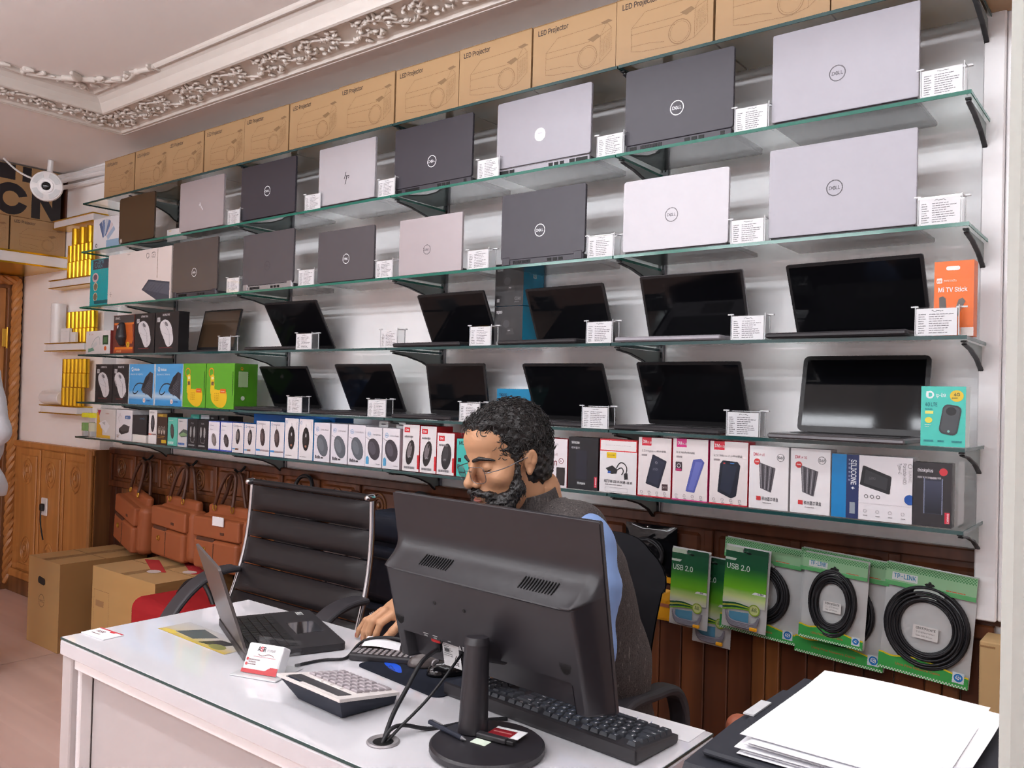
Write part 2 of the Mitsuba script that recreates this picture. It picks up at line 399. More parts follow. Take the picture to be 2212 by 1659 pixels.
for k, c, r, s, me in [('m_wall', (246, 246, 247), .35, .4, 0), ('m_ceiling', (217, 210, 206), .8, .2, 0), ('m_stucco', (204, 198, 191), .55, .3, 0), ('m_white', (228, 227, 228), .3, .5, 0), ('m_cardboard', (171, 142, 101), .8, .2, 0),
                       ('m_cardboard_dark', (131, 100, 66), .85, .2, 0), ('m_gold', (214, 168, 40), .22, .5, .85), ('m_black', (24, 23, 25), .45, .4, 0), ('m_black_gloss', (14, 14, 17), .06, .5, 0),
                       ('m_screen', (9, 9, 12), .06, .2, 0), ('m_screen_reflection', (62, 48, 36), .10, .8, 0), ('m_lid_dark', (54, 51, 58), .38, .4, .1), ('m_lid_grey', (76, 72, 76), .4, .4, .1), ('m_lid_taupe', (78, 71, 70), .3, .5, .2), ('m_lid_silver', (142, 139, 146), .42, .5, .25),  # brown screen tone: a reflection put into the base colour
                       ('m_lid_pink', (164, 155, 158), .42, .5, .25), ('m_lid_white', (172, 169, 174), .4, .5, .15), ('m_chrome', (215, 215, 218), .12, .5, 1), ('m_steel', (120, 120, 124), .3, .5, .9), ('m_alu', (203, 203, 206), .3, .5, .4),
                       ('m_laptop_base', (36, 34, 37), .45, .4, 0), ('m_port', (12, 12, 13), .5, .3, 0), ('m_strip_grey', (150, 146, 148), .35, .5, .4), ('m_leather', (22, 19, 22), .42, .35, 0), ('m_mesh_black', (23, 23, 27), .85, .2, 0),
                       ('m_brown', (139, 76, 44), .5, .4, 0), ('m_brown_dark', (74, 42, 28), .5, .4, 0), ('m_arm', (52, 50, 54), .5, .4, 0), ('m_bracket', (126, 136, 134), .4, .5, .3), ('m_navy', (30, 34, 46), .6, .3, 0), ('m_red', (178, 30, 34), .5, .4, 0), ('m_desk', (204, 203, 207), .05, .6, 0),
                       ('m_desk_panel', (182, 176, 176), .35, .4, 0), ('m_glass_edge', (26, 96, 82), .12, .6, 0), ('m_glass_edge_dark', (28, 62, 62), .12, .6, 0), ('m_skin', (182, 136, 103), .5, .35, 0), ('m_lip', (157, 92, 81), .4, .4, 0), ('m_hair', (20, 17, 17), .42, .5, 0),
                       ('m_shirt', (127, 153, 199), .85, .15, 0), ('m_white_cloth', (208, 209, 215), .9, .1, 0), ('m_trouser', (58, 56, 60), .9, .1, 0), ('m_plastic_white', (224, 223, 224), .3, .5, 0), ('m_keycap', (39, 43, 50), .5, .4, 0), ('m_calc_key', (156, 148, 152), .5, .4, 0),
                       ('m_calc_white', (215, 209, 206), .4, .4, 0), ('m_pad', (30, 33, 42), .9, .1, 0), ('m_monitor', (34, 32, 36), .36, .45, 0), ('m_monitor_low', (64, 63, 66), .5, .4, 0), ('m_paper', (229, 229, 232), .8, .2, 0), ('m_orange', (232, 110, 26), .45, .4, 0),
                       ('m_foil_bag', (186, 187, 187), .22, .6, 0), ('m_cable', (23, 23, 27), .5, .4, 0), ('m_cable_grey', (110, 108, 118), .5, .4, 0), ('m_chair_red', (144, 27, 32), .7, .2, 0), ('m_printer', (39, 41, 48), .55, .3, 0), ('m_tan', (156, 89, 65), .5, .4, 0), ('m_yellow', (226, 160, 24), .5, .4, 0), ('m_green_led', (40, 220, 90), .3, .5, 0), ('m_slot', (30, 30, 32), .6, .3, 0),
                       ('m_card_grey', (190, 192, 194), .3, .5, 0), ('m_yellow_lid', (232, 226, 30), .4, .4, 0), ('m_brass', (190, 150, 60), .25, .5, .9)]:
    mat(k, c, r, s, me)
scene['print'] = {'type': 'twosided', 'b': {'type': 'principled', 'base_color': {'type': 'mesh_attribute', 'name': 'vertex_color'}, 'roughness': .4, 'specular': .4}}
scene['print_gloss'] = {'type': 'twosided', 'b': {'type': 'principled', 'base_color': {'type': 'mesh_attribute', 'name': 'vertex_color'}, 'roughness': .18, 'specular': .5}}
scene['m_glass'] = {'type': 'thindielectric', 'int_ior': 1.5, 'specular_transmittance': {'type': 'rgb', 'value': [.88, .96, .935]}}
scene['m_clear'] = {'type': 'thindielectric', 'int_ior': 1.45, 'specular_transmittance': {'type': 'rgb', 'value': [.94, .95, .95]}}
scene['m_lens'] = {'type': 'thindielectric', 'int_ior': 1.45, 'specular_transmittance': {'type': 'rgb', 'value': [.82, .78, .80]}}

# ------------------------------------------------------------------ the room
XL, YB, XR, YF = -6.08, 2.47, 3.2, -3.6
ZS, ZT = 2.68, 2.75
fl = Thing('floor', 'pinkish wood-look vinyl floor with a seam', None, kind='structure')
for x0, x1 in ((XL, -4.452), (-4.446, XR)):
    fl.part('vinyl_sheet', box(x0, x1, YF, YB + .1, -.02, 0), 'm_floor')
fl.part('subfloor', box(XL, XR, YF, YB + .1, -.06, -.021), 'm_cardboard_dark')
wb = Thing('wall_back', 'white back wall with dark wood wainscot below the shelves', None, kind='structure')
wb.part('panel', box(XL, XR, YB, YB + .1, 0, 2.9), 'm_wall')
# wainscot: planks below, framed panels above
x = -4.94; i = 0
R = random.Random(4)
PL = {}
while x < -.30:
    stile = i % 7 in (2, 3)
    w = .042 if stile else .078
    k = (stile, 'm_wood_c' if stile else R.choice(['m_wood_a', 'm_wood_a', 'm_wood_b']))
    if k not in PL: PL[k] = mikit.ply(box(0, w - .003, 0, .026 if stile else .018, .09, .775, .003), k[1])
    wb.part('plank', PL[k], None, tw=T().translate([x, YB - (.026 if stile else .018), 0]))
    x += w; i += 1
wb.part('rail', box(-4.94, -.36, YB - .03, YB, .775, .812, .004), 'm_wood_b')
wb.part('rail', box(-4.94, -.36, YB - .03, YB, .965, 1.0, .004), 'm_wood_a')
wb.part('skirting', box(-4.94, 1.0, YB - .03, YB, 0, .09, .004), 'm_wood_a')
PN = [mikit.ply(cat_([box(0, .03, 0, .028, 0, .153, .003), box(.03, .27, .012, .028, 0, .153), box(.045, .255, .002, .02, .015, .138, .01)]), m_) for m_ in ('m_wood_b', 'm_wood_a')]
RS = mikit.ply(cat_([tube([(r * math.cos(a), 0, r * 1.25 * math.sin(a)) for a in np.linspace(0, 2 * np.pi, 24, endpoint=False)], .0045, 6, True) for r in (.042, .026)] + [hull((0, 0, 0, .011), (0, 0, .012, .006))]), 'm_wood_c', smooth=40)
for i in range(17):
    x = -4.935 + i * .27
    k = wb.part('raised_panel', PN[0 if i < 8 else 1], None, tw=T().translate([x, YB - .028, .812]))  # lighter wood on the left panels, the light there put into colour
    if i < 9: wb.part('rosette', RS, None, parent=k, tw=T().translate([x + .15, YB - .028, .888]))
# the pier left of the shelves: white above, carved oak below
wp = Thing('wall_pier', 'white pier left of the shelves with carved oak panels below', None, kind='structure')
PX0, PX1, PY = -6.08, -4.95, 2.39
wp.part('panel', box(PX0, PX1, PY, YB, .985, ZS, .0), 'm_wall')
wp.part('oak_back', box(PX0, PX1 + .01, 2.36, YB, .06, .985, .0), 'm_oak')
wp.part('shaded_oak_side', box(PX1 + .01, PX1 + .02, 2.365, YB, .06, .985), 'm_oak_dark')  # darker oak: shade on this side face put into its colour
wp.part('plinth', box(PX0, PX1 + .03, 2.34, YB, 0, .1, .006), 'm_oak_dark')
wp.part('rail', box(PX0, PX1 + .02, 2.335, 2.36, .1, .15, .008), 'm_oak')
wp.part('rail', box(PX0, PX1 + .02, 2.345, 2.36, .95, .985, .005), 'm_oak')
for i in range(3):
    x0 = PX0 + .14 + i * .33
    k = wp.part('carved_panel', cat_([box(x0, x0 + .30, 2.35, 2.362, .16, .945, .004), box(x0 + .03, x0 + .27, 2.34, 2.352, .20, .905, .01)]), 'm_oak')
    for z in (.80, .30):
        wp.part('rosette', cat_([tube([(x0 + .15 + r * math.cos(a), 2.338, z + r * 1.3 * math.sin(a)) for a in np.linspace(0, 2 * np.pi, 24, endpoint=False)], .006, 6, True) for r in (.06, .036)] + [hull((x0 + .15, 2.337, z, .012), (x0 + .15, 2.337, z + .02, .008))]), 'm_oak', parent=k, smooth=40)
wp.part('corner_post', box(PX1 - .06, PX1 + .012, 2.33, 2.36, .1, .985, .01), 'm_oak')
# left wall and door
wl = Thing('wall_left', 'white left wall above the wooden door', None, kind='structure')
wl.part('panel', box(XL - .1, XL, YF, 1.15, 0, 2.9), 'm_wall')
wl.part('panel', box(XL - .1, XL, 1.15, YB + .1, 2.08, 2.9), 'm_wall')
d = Thing('door_1', 'carved wooden door with a rope-twist frame in the left wall', None, kind='structure')
d.part('leaf', box(XL - .08, XL - .03, 1.25, 2.30, 0, 2.0, .004), 'm_oak')
d.part('raised_panel', cat_([prism(affinity.translate(sbox(0, 0, .72, .7).union(ell(.36, .7, .36, .22, n=24)), 1.41, 1.1), .02, frame((XL - .03, 0, 0), (0, 1, 0), (0, 0, 1))), box(XL - .03, XL - .012, 1.41, 2.13, .2, .95, .008)]), 'm_oak_dark')
d.part('frame', cat_([box(XL - .1, XL, 2.30, 2.388, 0, 2.08, .004), box(XL - .1, XL, 1.15, 1.25, 0, 2.08, .004), box(XL - .1, XL, 1.15, 2.388, 1.99, 2.08, .004)]), 'm_oak_dark')
def rope(p0, p1, r, turns):
    p0, p1 = np.array(p0, float), np.array(p1, float); L = np.linalg.norm(p1 - p0); w = (p1 - p0) / L
    u = np.cross(w, [.3, .5, .8]); u /= np.linalg.norm(u); v = np.cross(w, u); out = []
    t = np.linspace(0, 1, int(turns * 10))
    for s in range(3):
        a = 2 * np.pi * (t * turns + s / 3)
        out.append(tube(p0 + t[:, None] * (p1 - p0) + r * .5 * (np.cos(a)[:, None] * u + np.sin(a)[:, None] * v), r * .62, 6))
    return cat_(out)
d.part('rope_moulding', rope((XL + .02, 2.345, .05), (XL + .02, 2.345, 2.05), .03, 12), 'm_oak', smooth=50)
d.part('rope_moulding', rope((XL + .02, 2.345, 2.04), (XL + .02, 1.2, 2.04), .03, 7), 'm_oak', smooth=50)
d.part('hinge', cat_([box(XL - .005, XL + .006, 2.27, 2.30, 1.60, 1.72, .002), tube([(XL + .006, 2.298, 1.59), (XL + .006, 2.298, 1.73)], .007)]), 'm_brass')
struct('wall_right', cat_([box(-.0715, .45, .50, .72, 0, 2.9, .006)]), 'm_plaster', 'grey-white plastered pillar at the right edge')
struct('wall_side', box(XR, XR + .1, YF, YB + .1, 0, 2.9), 'm_wall', 'white wall on the far right outside the picture')
struct('wall_front', box(XL, XR, YF - .1, YF, 0, 2.9), 'm_wall', 'white wall behind the photographer')
tr = Thing('trim_shelf_end', 'white boards and steel channel closing the shelf wall at the right', None, kind='structure')
tr.part('board', box(-.402, -.352, 2.41, YB, .83, ZS, .003), 'm_white')
tr.part('board', box(-.351, -.02, 2.425, YB, .83, ZS, .003), 'm_white')
# soffit, tray ceiling, cornice
CX_, CY_ = -4.34, 2.17
struct('ceiling', cat_([box(XL - .1, XR, CY_, YB + .1, ZS, ZS + .12), box(XL - .1, CX_, YF, CY_, ZS, ZS + .12), box(CX_, XR, YF, CY_, ZT, ZT + .1)]), 'm_ceiling', 'white tray ceiling with a lower flat border')
PROF = [(0, 2.68), (0, 2.672), (.006, 2.667), (.013, 2.667), (.018, 2.675), (.024, 2.668), (.032, 2.668), (.038, 2.678), (.05, 2.682), (.20, 2.692), (.207, 2.682), (.216, 2.678), (.226, 2.681), (.232, 2.69), (.238, 2.698), (.25, 2.716), (.27, 2.734), (.29, 2.743), (.296, 2.737), (.305, 2.736), (.312, 2.742), (.318, 2.75)]
def cornice(back):
    V, F = [], []
    for s, z in PROF:
        V += [(CX_ + s, CY_ - s, z), (XR, CY_ - s, z)] if back else [(CX_ + s, CY_ - s, z), (CX_ + s, YF, z)]
    for i in range(len(PROF) - 1):
        a = 2 * i; F += [(a, a + 1, a + 3), (a, a + 3, a + 2)]
    return TM(V, F)
def acanthus(seed):
    R = random.Random(seed); out = []
    def leaf(u, v, a, L, w):
        c, s = math.cos(a), math.sin(a); sp = []
        for t, k in ((0, .35), (.35, 1), (.7, .8), (1, .2)):
            b = a + .9 * t * R.choice((1, -1)) * .6
            sp.append((u + L * t * math.cos(a + .35 * t), v + L * t * math.sin(a + .35 * t), -.004 - .004 * math.sin(t * 3), w * k))
        for p, q in zip(sp[:-1], sp[1:]): out.append(hull(p, q, n=1))
    sg = 1 if seed % 2 else -1
    t = np.linspace(0, 1, 14); a = 4.6 * t
    rad = .036 * (1 - t * .75)
    out.append(tube(np.column_stack([.075 + rad * np.cos(a), .065 + sg * rad * np.sin(a), -.007 - 0 * t]), .0065 * (1 - .5 * t) + .001, 6))
    out.append(tube(np.column_stack([np.linspace(0, .15, 10), .065 + sg * .045 * np.cos(np.linspace(0, np.pi, 10)), np.full(10, -.006)]), .006, 6))
    out.append(hull((.075, .065, -.008, .011), (.078, .068, -.014, .007)))
    for k in range(18):
        u = R.uniform(.0, .15); v = R.choice([R.uniform(.008, .045), R.uniform(.085, .122)])
        leaf(u, v, R.uniform(0, 6.28), R.uniform(.018, .034), R.uniform(.005, .009))
    return cat_(out)
ACA = [mikit.ply(acanthus(s), 'm_stucco', smooth=60) for s in range(4)]
c1 = Thing('trim_1', 'white plaster cornice with a leaf relief along the back of the ceiling', None, kind='structure')
c1.part('moulding', cornice(True), 'm_stucco')
for i in range(26):
    c1.part('leaf_scroll', ACA[i % 4], None, tw=T().translate([CX_ + .10 + i * .15, CY_ - .060 - .0, 2.6835]).rotate([1, 0, 0], -3.5).scale([1, -1, 1]))
c2 = Thing('trim_2', 'white plaster cornice with a leaf relief along the left of the ceiling', None, kind='structure')
c2.part('moulding', cornice(False), 'm_stucco')
for i in range(12):
    c2.part('leaf_scroll', ACA[i % 4], None, tw=T().translate([CX_ + .060, CY_ - .10 - i * .15, 2.6835]).rotate([0, 1, 0], -3.5).rotate([0, 0, 1], -90).scale([1, 1, 1]))
def cartouche():
    R = random.Random(8); out = []
    for k in range(34):
        t = R.random(); side = R.choice((0, 1)); L = .05 + .5 * t
        u = .02 + L if side else .02 + R.uniform(0, .1 * (1 - t)); v = .02 + R.uniform(0, .1 * (1 - t)) if side else .02 + L
        a = R.uniform(0, 6.28); r = R.uniform(.008, .016)
        out.append(hull((u, v, -.006, r), (u + .03 * math.cos(a), v + .03 * math.sin(a), -.01, r * .5), n=1))
    for s in (0, 1):
        p = [(.55, .01), (.42, .03), (.33, .015), (.24, .055), (.17, .1), (.15, .15)]
        if s: p = [(b, a) for a, b in p]
        out.append(tube(spline([(a, b, -.008) for a, b in p], 20), .011, 8))
    out.append(hull((.16, .16, -.01, .022), (.2, .2, -.012, .01))); out.append(hull((.1, .19, -.008, .014), (.19, .1, -.008, .014)))
    return cat_(out)
c2.part('corner_ornament', xf(cartouche(), np.array([[1, 0, 0, CX_ + .29], [0, -1, 0, CY_ - .29], [0, 0, 1, ZT - .002], [0, 0, 0, 1.0]])), 'm_stucco', smooth=60)
for i, (x, y) in enumerate(LAMPS):
    t = Thing.__new__(Thing); t.key = 'ceiling_lamp' + ('_%03d' % i if i else ''); t.tw = None
    t.part('housing', box(x - .62, x + .62, y - .03, y + .03, ZT - .03, ZT), 'm_white')
    for s in (-1, 1): t.part('holder', box(x + s * .61 - .012, x + s * .61 + .012, y - .02, y + .02, LAMP_Z(y) - .03, ZT - .0301, .003), 'm_white')
# ------------------------------------------------------------------ glass shelves on steel brackets
SH = {'a': 2.366, 'b': 2.098, 'c': 1.792, 'd': 1.53, 'e': 1.27, 'f': 1.08}
SN = {'a': 'topmost shelf under the cartons', 'b': 'second shelf from the top', 'c': 'third shelf from the top', 'd': 'fourth shelf from the top', 'e': 'fifth shelf from the top', 'f': 'lowest shelf'}
ORD = ['first', 'second', 'third', 'fourth', 'fifth', 'sixth', 'seventh', 'eighth', 'ninth', 'tenth', 'eleventh', 'twelfth', 'thirteenth', 'fourteenth', 'fifteenth']
BX = [-4.30, -3.30, -2.305, -1.333, -.395]
UX = [-4.77, -3.305, -2.31, -1.338, -.382]
FY = 2.165
for r, z in SH.items():
    for i in range(4):
        x0, x1 = UX[i] + .002, UX[i + 1] - .002
        t = Thing('glass_shelf', 'greenish glass shelf pane, %s from the left of the %s' % (ORD[i], SN[r]), 'shelf', 'glass shelf panes')
        v = [(x0, FY, z - .004), (x1, FY, z - .004), (x1, 2.462, z - .004), (x0, 2.462, z - .004)]
        t.part('pane', TM(v, [(0, 1, 2), (0, 2, 3)]), 'm_glass')
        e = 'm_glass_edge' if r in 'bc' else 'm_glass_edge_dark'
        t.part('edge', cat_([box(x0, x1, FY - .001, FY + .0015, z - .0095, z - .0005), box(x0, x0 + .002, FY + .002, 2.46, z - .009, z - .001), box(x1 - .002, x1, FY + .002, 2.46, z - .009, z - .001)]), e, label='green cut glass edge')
br = Polygon([(0, 0), (.262, 0), (.262, -.008), (.19, -.016), (.11, -.034), (.05, -.058), (.02, -.082), (0, -.09)])
BR = mikit.ply(prism(br, .004, frame((0.002, YB - .012, 0), (0, -1, 0), (0, 0, 1))), 'm_bracket')
_lo = [(YB - .012 - a_, b_) for a_, b_ in list(br.exterior.coords)[2:-1]]
_lo = sorted(set((round(a_, 4), round(b_, 4)) for a_, b_ in _lo))
BRE = mikit.ply(cat_([hull(*[(x_, p[0], p[1], .0022) for p in (q0, q1) for x_ in (-.004, .004)], n=1) for q0, q1 in zip(_lo[:-1], _lo[1:])] + [box(-.006, .006, 2.185, 2.2, -.004, 0)]), 'm_black')
for i, x in enumerate(BX):
    t = Thing('shelf_rail', 'slotted steel upright behind the shelves, %s from the left' % ORD[i], 'rail', 'slotted uprights')
    t.part('profile', box(x - .014, x + .014, YB - .012, YB - .001, 1.0, 2.60, .002), 'm_steel')
    t.part('slots', cat_([box(x + s - .0025, x + s + .0025, YB - .0135, YB - .0115, 1.02 + k * .032, 1.038 + k * .032) for k in range(48) for s in (-.006, .006)]), 'm_slot', kind='stuff')
    for r, z in SH.items():
        t2 = Thing('shelf_bracket', 'black steel bracket under the %s, %s upright from the left' % (SN[r], ORD[i]), 'bracket', 'shelf brackets')
        t2.tw = T().translate([x, 0, z - .011]); t2.part('arm', BR, None); t2.part('rim', BRE, None, label='dark lower rim')

# ------------------------------------------------------------------ projector cartons
def projector_art(w, h):
    a = Art(); k = (92, 72, 56); s = .0013
    a.text('LED Projector', .022, h - .035, .0165, (70, 54, 50), True, width=.118)
    g = unary_union([ln(p, s) for p in [
        [(.055, .105), (.055, .035), (.09, .028), (.215, .02)], [(.055, .105), (.10, .145), (.285, .148), (.26, .112), (.215, .104), (.055, .105)],
        [(.055, .085), (.20, .083)], [(.055, .05), (.12, .048), (.165, .04)], [(.26, .112), (.30, .128), (.302, .06), (.262, .03), (.215, .02)], [(.285, .148), (.302, .128)], [(.262, .112), (.262, .03)]]]
        + [ring(.215, .058, .036, .0022, 20), ring(.215, .058, .030, .0010, 20)] + [ln([(.268 + i * .004, .045 + i * .003), (.268 + i * .004, .105 + i * .002)], .0008) for i in range(8)])
    a.add(g, (150, 116, 78))
    a.add(Polygon([(.215, .112), (.25, .122), (.262, .112), (.235, .10)]), (142, 112, 78))
    a.add(Polygon([(.262, .153), (.29, .158), (.305, .150), (.275, .145)]), (142, 112, 80))
    return a
PW, PH = .32, .203
PM, PC = projector_art(PW, PH).mesh(frame((0, 0, 0), (1, 0, 0), (0, 0, 1)))
PRINT = mikit.ply(PM, 'print', color=PC)
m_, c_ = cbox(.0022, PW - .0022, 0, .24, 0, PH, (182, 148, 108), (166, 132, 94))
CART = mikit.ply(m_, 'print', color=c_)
FLAP = mikit.ply(cat_([box(PW / 2 - .001, PW / 2 + .001, .0, .24, PH, PH + .0006), box(.0016, PW - .0016, -.0006, .0, PH - .003, PH)]), 'm_cardboard_dark')
for i in range(14):
    dx = [0, .004, -.002, .003][i % 4]; dz = [0, .002, 0, .0015, .0005][i % 5]
    t = Thing('projector_carton', 'brown projector carton in the row along the top shelf, %s from the left' % ORD[i], 'carton', 'projector cartons on the top shelf',
              tw=T().translate([-4.56 + i * .3205 + dx * .2, 2.178 + dx * .6, SH['a'] + .0005]).scale([1, 1, 1 + dz * 4]))
    t.part('body', CART, None); t.part('print', PRINT, None); t.part('flap_edge', FLAP, None)

# ------------------------------------------------------------------ laptops shown from the back (lid upright, base behind)
def logo_ring(t, M, r, col, ring_w, word, parent):
    a = Art(); a.add(ring(0, 0, r, ring_w, 24), col)
    if word == 'DELL':
        a.text('D', -.66 * r, -.2 * r, .42 * r, col, True, width=.36 * r)
        a.add(affinity.rotate(sbox(-.26 * r, -.2 * r, .12 * r, .2 * r).difference(sbox(-.18 * r, -.1 * r, .2 * r, -.02 * r)).difference(sbox(-.18 * r, .05 * r, .02 * r, .12 * r)), 35, origin=(-.06 * r, 0)), col)
        a.text('LL', .14 * r, -.2 * r, .42 * r, col, True, width=.52 * r)
    elif word == 'hp':
        a.L = []
        for dx, h0, h1 in ((-.5, -.1, 1.1), (0, -.1, .45), (.1, -1.1, .45), (.6, -.1, .45)):
            a.add(Polygon([((dx + h0 * .33) * r, h0 * r), ((dx + h1 * .33) * r, h1 * r), ((dx + h1 * .33 + .16) * r, h1 * r), ((dx + h0 * .33 + .16) * r, h0 * r)]), col)
        a.add(Polygon([(-.35 * r, .32 * r), (.12 * r, .32 * r), (.15 * r, .45 * r), (-.3 * r, .45 * r)]), col).add(Polygon([(.28 * r, .32 * r), (.72 * r, .32 * r), (.75 * r, .45 * r), (.33 * r, .45 * r)]), col)
    elif word == 'hp_disc':
        a.L = []; a.add(Point(0, 0).buffer(r, quad_segs=16).difference(ln([(-.35 * r, -1.1 * r), (.25 * r, .6 * r)], .2 * r)).difference(ln([(-.05 * r, -.6 * r), (.55 * r, 1.1 * r)], .2 * r)), col)
    elif word == 'disc':
        a.L = []; a.add(Point(0, 0).buffer(r, quad_segs=16), col); a.add(rr(-.45 * r, .1 * r, .45 * r, .3 * r, .08 * r), (214, 212, 220))
    elif word == 'slits':
        a.L = []; a.add(ln([(-.5 * r, .95 * r), (-.25 * r, .15 * r)], .28 * r), col).add(ln([(-.75 * r, .5 * r), (-.6 * r, .1 * r)], .24 * r), col).add(ln([(.05 * r, .1 * r), (.2 * r, -.5 * r)], .24 * r), col).add(ln([(.35 * r, -.4 * r), (.75 * r, -.9 * r)], .26 * r), col)
    put_print(t, 'logo', a, M, parent=parent, label='logo on the lid')

def back_laptop(shelf, x0, w, h, lid, name, logo, lcol, lr, ports=None, gap=.012, lw=None, lpos=(.5, .5), lean=0.0, r=.008, yaw=0.0):
    """Lid upright with its back to the room; the base reaches back over the shelf."""
    t = Thing('laptop', name, 'laptop', 'laptops on the glass shelves', tw=T().translate([x0, 2.186, SH[shelf] + .0005]).rotate([0, 0, 1], yaw))
    base_h = .02 if ports else .014
    t.part('base', box(.004, w - .004, .006, .225, .001, base_h, .003), 'm_laptop_base')
    t.part('keyboard', box(.03, w - .03, .03, .12, base_h - .001, base_h + .001), 'm_black')
    tl = T().translate([0, 0, gap]).rotate([1, 0, 0], lean)
    g = rr(0, 0, w, h, r)
    lidm = prism(g, .007, frame((0, .007, 0), (1, 0, 0), (0, 0, 1)))
    inner = prism(affinity.scale(g, .996, .994), .0012, frame((0, -.0002, 0), (1, 0, 0), (0, 0, 1)))
    k = t.part('lid', cat_([lidm, inner]), lid, tw=tl)
    t.part('screen', prism(rr(.006, .006, w - .006, h - .006, .004), .0015, frame((0, .0085, 0), (1, 0, 0), (0, 0, 1))), 'm_screen', parent=k, tw=tl)
    logo_ring(t, frame((w * lpos[0], -.0014, h * lpos[1]), (1, 0, 0), (0, 0, 1)), lr, lcol, lr * .13 if lw is None else lw, logo, k) if lean == 0 else None
    if ports:
        sm = 'm_strip_grey' if ports == 'grey' else ('m_lid_silver' if ports == 'silver' else 'm_lid_dark')
        p = t.part('port_strip', box(.004, w - .004, -.001, .008, .002, .022, .002), sm)
        holes = [(.03, .011, .006)] + [(w * .60 + i * .022, .008, .005) for i in range(3)] + [(w - .03, .006, .006)]
        t.part('ports', cat_([box(x - a, x + a, -.0022, .002, .011 - b, .011 + b) for x, a, b in holes]), 'm_port', parent=p)
        t.part('vent', cat_([box(w * .16 + i * .0052, w * .16 + i * .0052 + .003, -.0022, .002, .006, .017) for i in range(14)]) if ports != 'silver' else
               cat_([box(x, x + .02, -.0022, .002, .006, .017) for x in (.01, .034, .058, w - .078, w - .054, w - .030)]), 'm_port', parent=p)
        if ports in ('grey', 'hinge'):
            for xh in (.008, w - .04): t.part('hinge', box(xh, xh + .032, -.0035, .008, .003, .03, .002), sm, parent=p)
    return t
W_ = (236, 236, 240); G_ = (120, 116, 122)
back_laptop('b', -4.395, .355, .236, 'm_lid_taupe', 'glossy dark laptop with painted brown reflection and small round corner badge, beside the silver one', 'hp_disc', (210, 205, 200), .011, lpos=(.07, .10), r=.014)
scene[[k for k in scene if k.startswith('laptop__lid')][0]]['bsdf'] = {'type': 'ref', 'id': 'm_screen_reflection'}  # this dark lid wears the brown of a painted reflection
back_laptop('b', -3.805, .372, .236, 'm_lid_pink', 'silver-pink laptop with slashed round logo next to the glossy dark one', 'slits', (240, 240, 244), .02)
back_laptop('b', -3.298, .388, .236, 'm_lid_dark', 'dark grey laptop hanging over a bracket, between two silver ones on the upper laptop shelf', 'DELL', W_, .022, lpos=(.5, .52))
back_laptop('b', -2.757, .335, .232, 'm_lid_white', 'pale silver laptop with four slanted strokes as logo', 'hp', (70, 66, 72), .022, lpos=(.5, .46), r=.004)
back_laptop('b', -2.315, .385, .222, 'm_lid_dark', 'dark grey laptop with ring logo and rear ports, left of the shiny silver one', 'DELL', W_, .022, ports='dark', gap=.023, lpos=(.5, .46))
back_laptop('b', -1.82, .378, .222, 'm_lid_silver', 'silver laptop with a bright round logo and thick ported rear edge', 'disc', (255, 255, 255), .022, ports='silver', gap=.026, lpos=(.48, .52))  # round logo, its glare painted in as pure white
back_laptop('b', -1.32, .345, .226, 'm_lid_dark', 'dark grey laptop with ring logo and rear ports, right of the shiny silver one', 'DELL', W_, .022, ports='dark', gap=.023, lpos=(.5, .48))
back_laptop('b', -.866, .364, .235, 'm_lid_silver', 'big silver laptop at the right end of the upper laptop shelf', 'DELL', (96, 92, 98), .021, lpos=(.47, .47), r=.004)
back_laptop('c', -3.852, .385, .245, 'm_lid_taupe', 'brownish grey laptop with bright upper edge, right of the white carton', 'DELL', W_, .021, ports='hinge', gap=.024, lpos=(.5, .47))
back_laptop('c', -3.268, .36, .225, 'm_lid_grey', 'mid grey laptop with a dark ring logo and grey port strip', 'DELL', (74, 70, 76), .02, ports='grey', gap=.024, lpos=(.5, .46))
back_laptop('c', -2.748, .333, .205, 'm_lid_grey', 'grey laptop with white ring logo and no visible ports', 'DELL', W_, .02, gap=.006, lpos=(.52, .45))
back_laptop('c', -2.278, .312, .205, 'm_lid_pink', 'small pinkish silver laptop with dark ring logo', 'DELL', (104, 98, 104), .018, gap=.004, lpos=(.46, .44), r=.004)
back_laptop('c', -1.79, .335, .218, 'm_lid_dark', 'charcoal laptop with square hinges and white ring logo, on the lower laptop shelf', 'DELL', W_, .021, ports='hinge', gap=.022, lpos=(.48, .5))
back_laptop('c', -1.318, .336, .212, 'm_lid_white', 'white-silver laptop with dark ring logo', 'DELL', G_, .021, gap=.009, lpos=(.48, .5), r=.008)
back_laptop('c', -.868, .366, .235, 'm_lid_silver', 'big silver laptop at the right end of the lower laptop shelf', 'DELL', (84, 80, 86), .021, gap=.009, lpos=(.47, .52), r=.004)

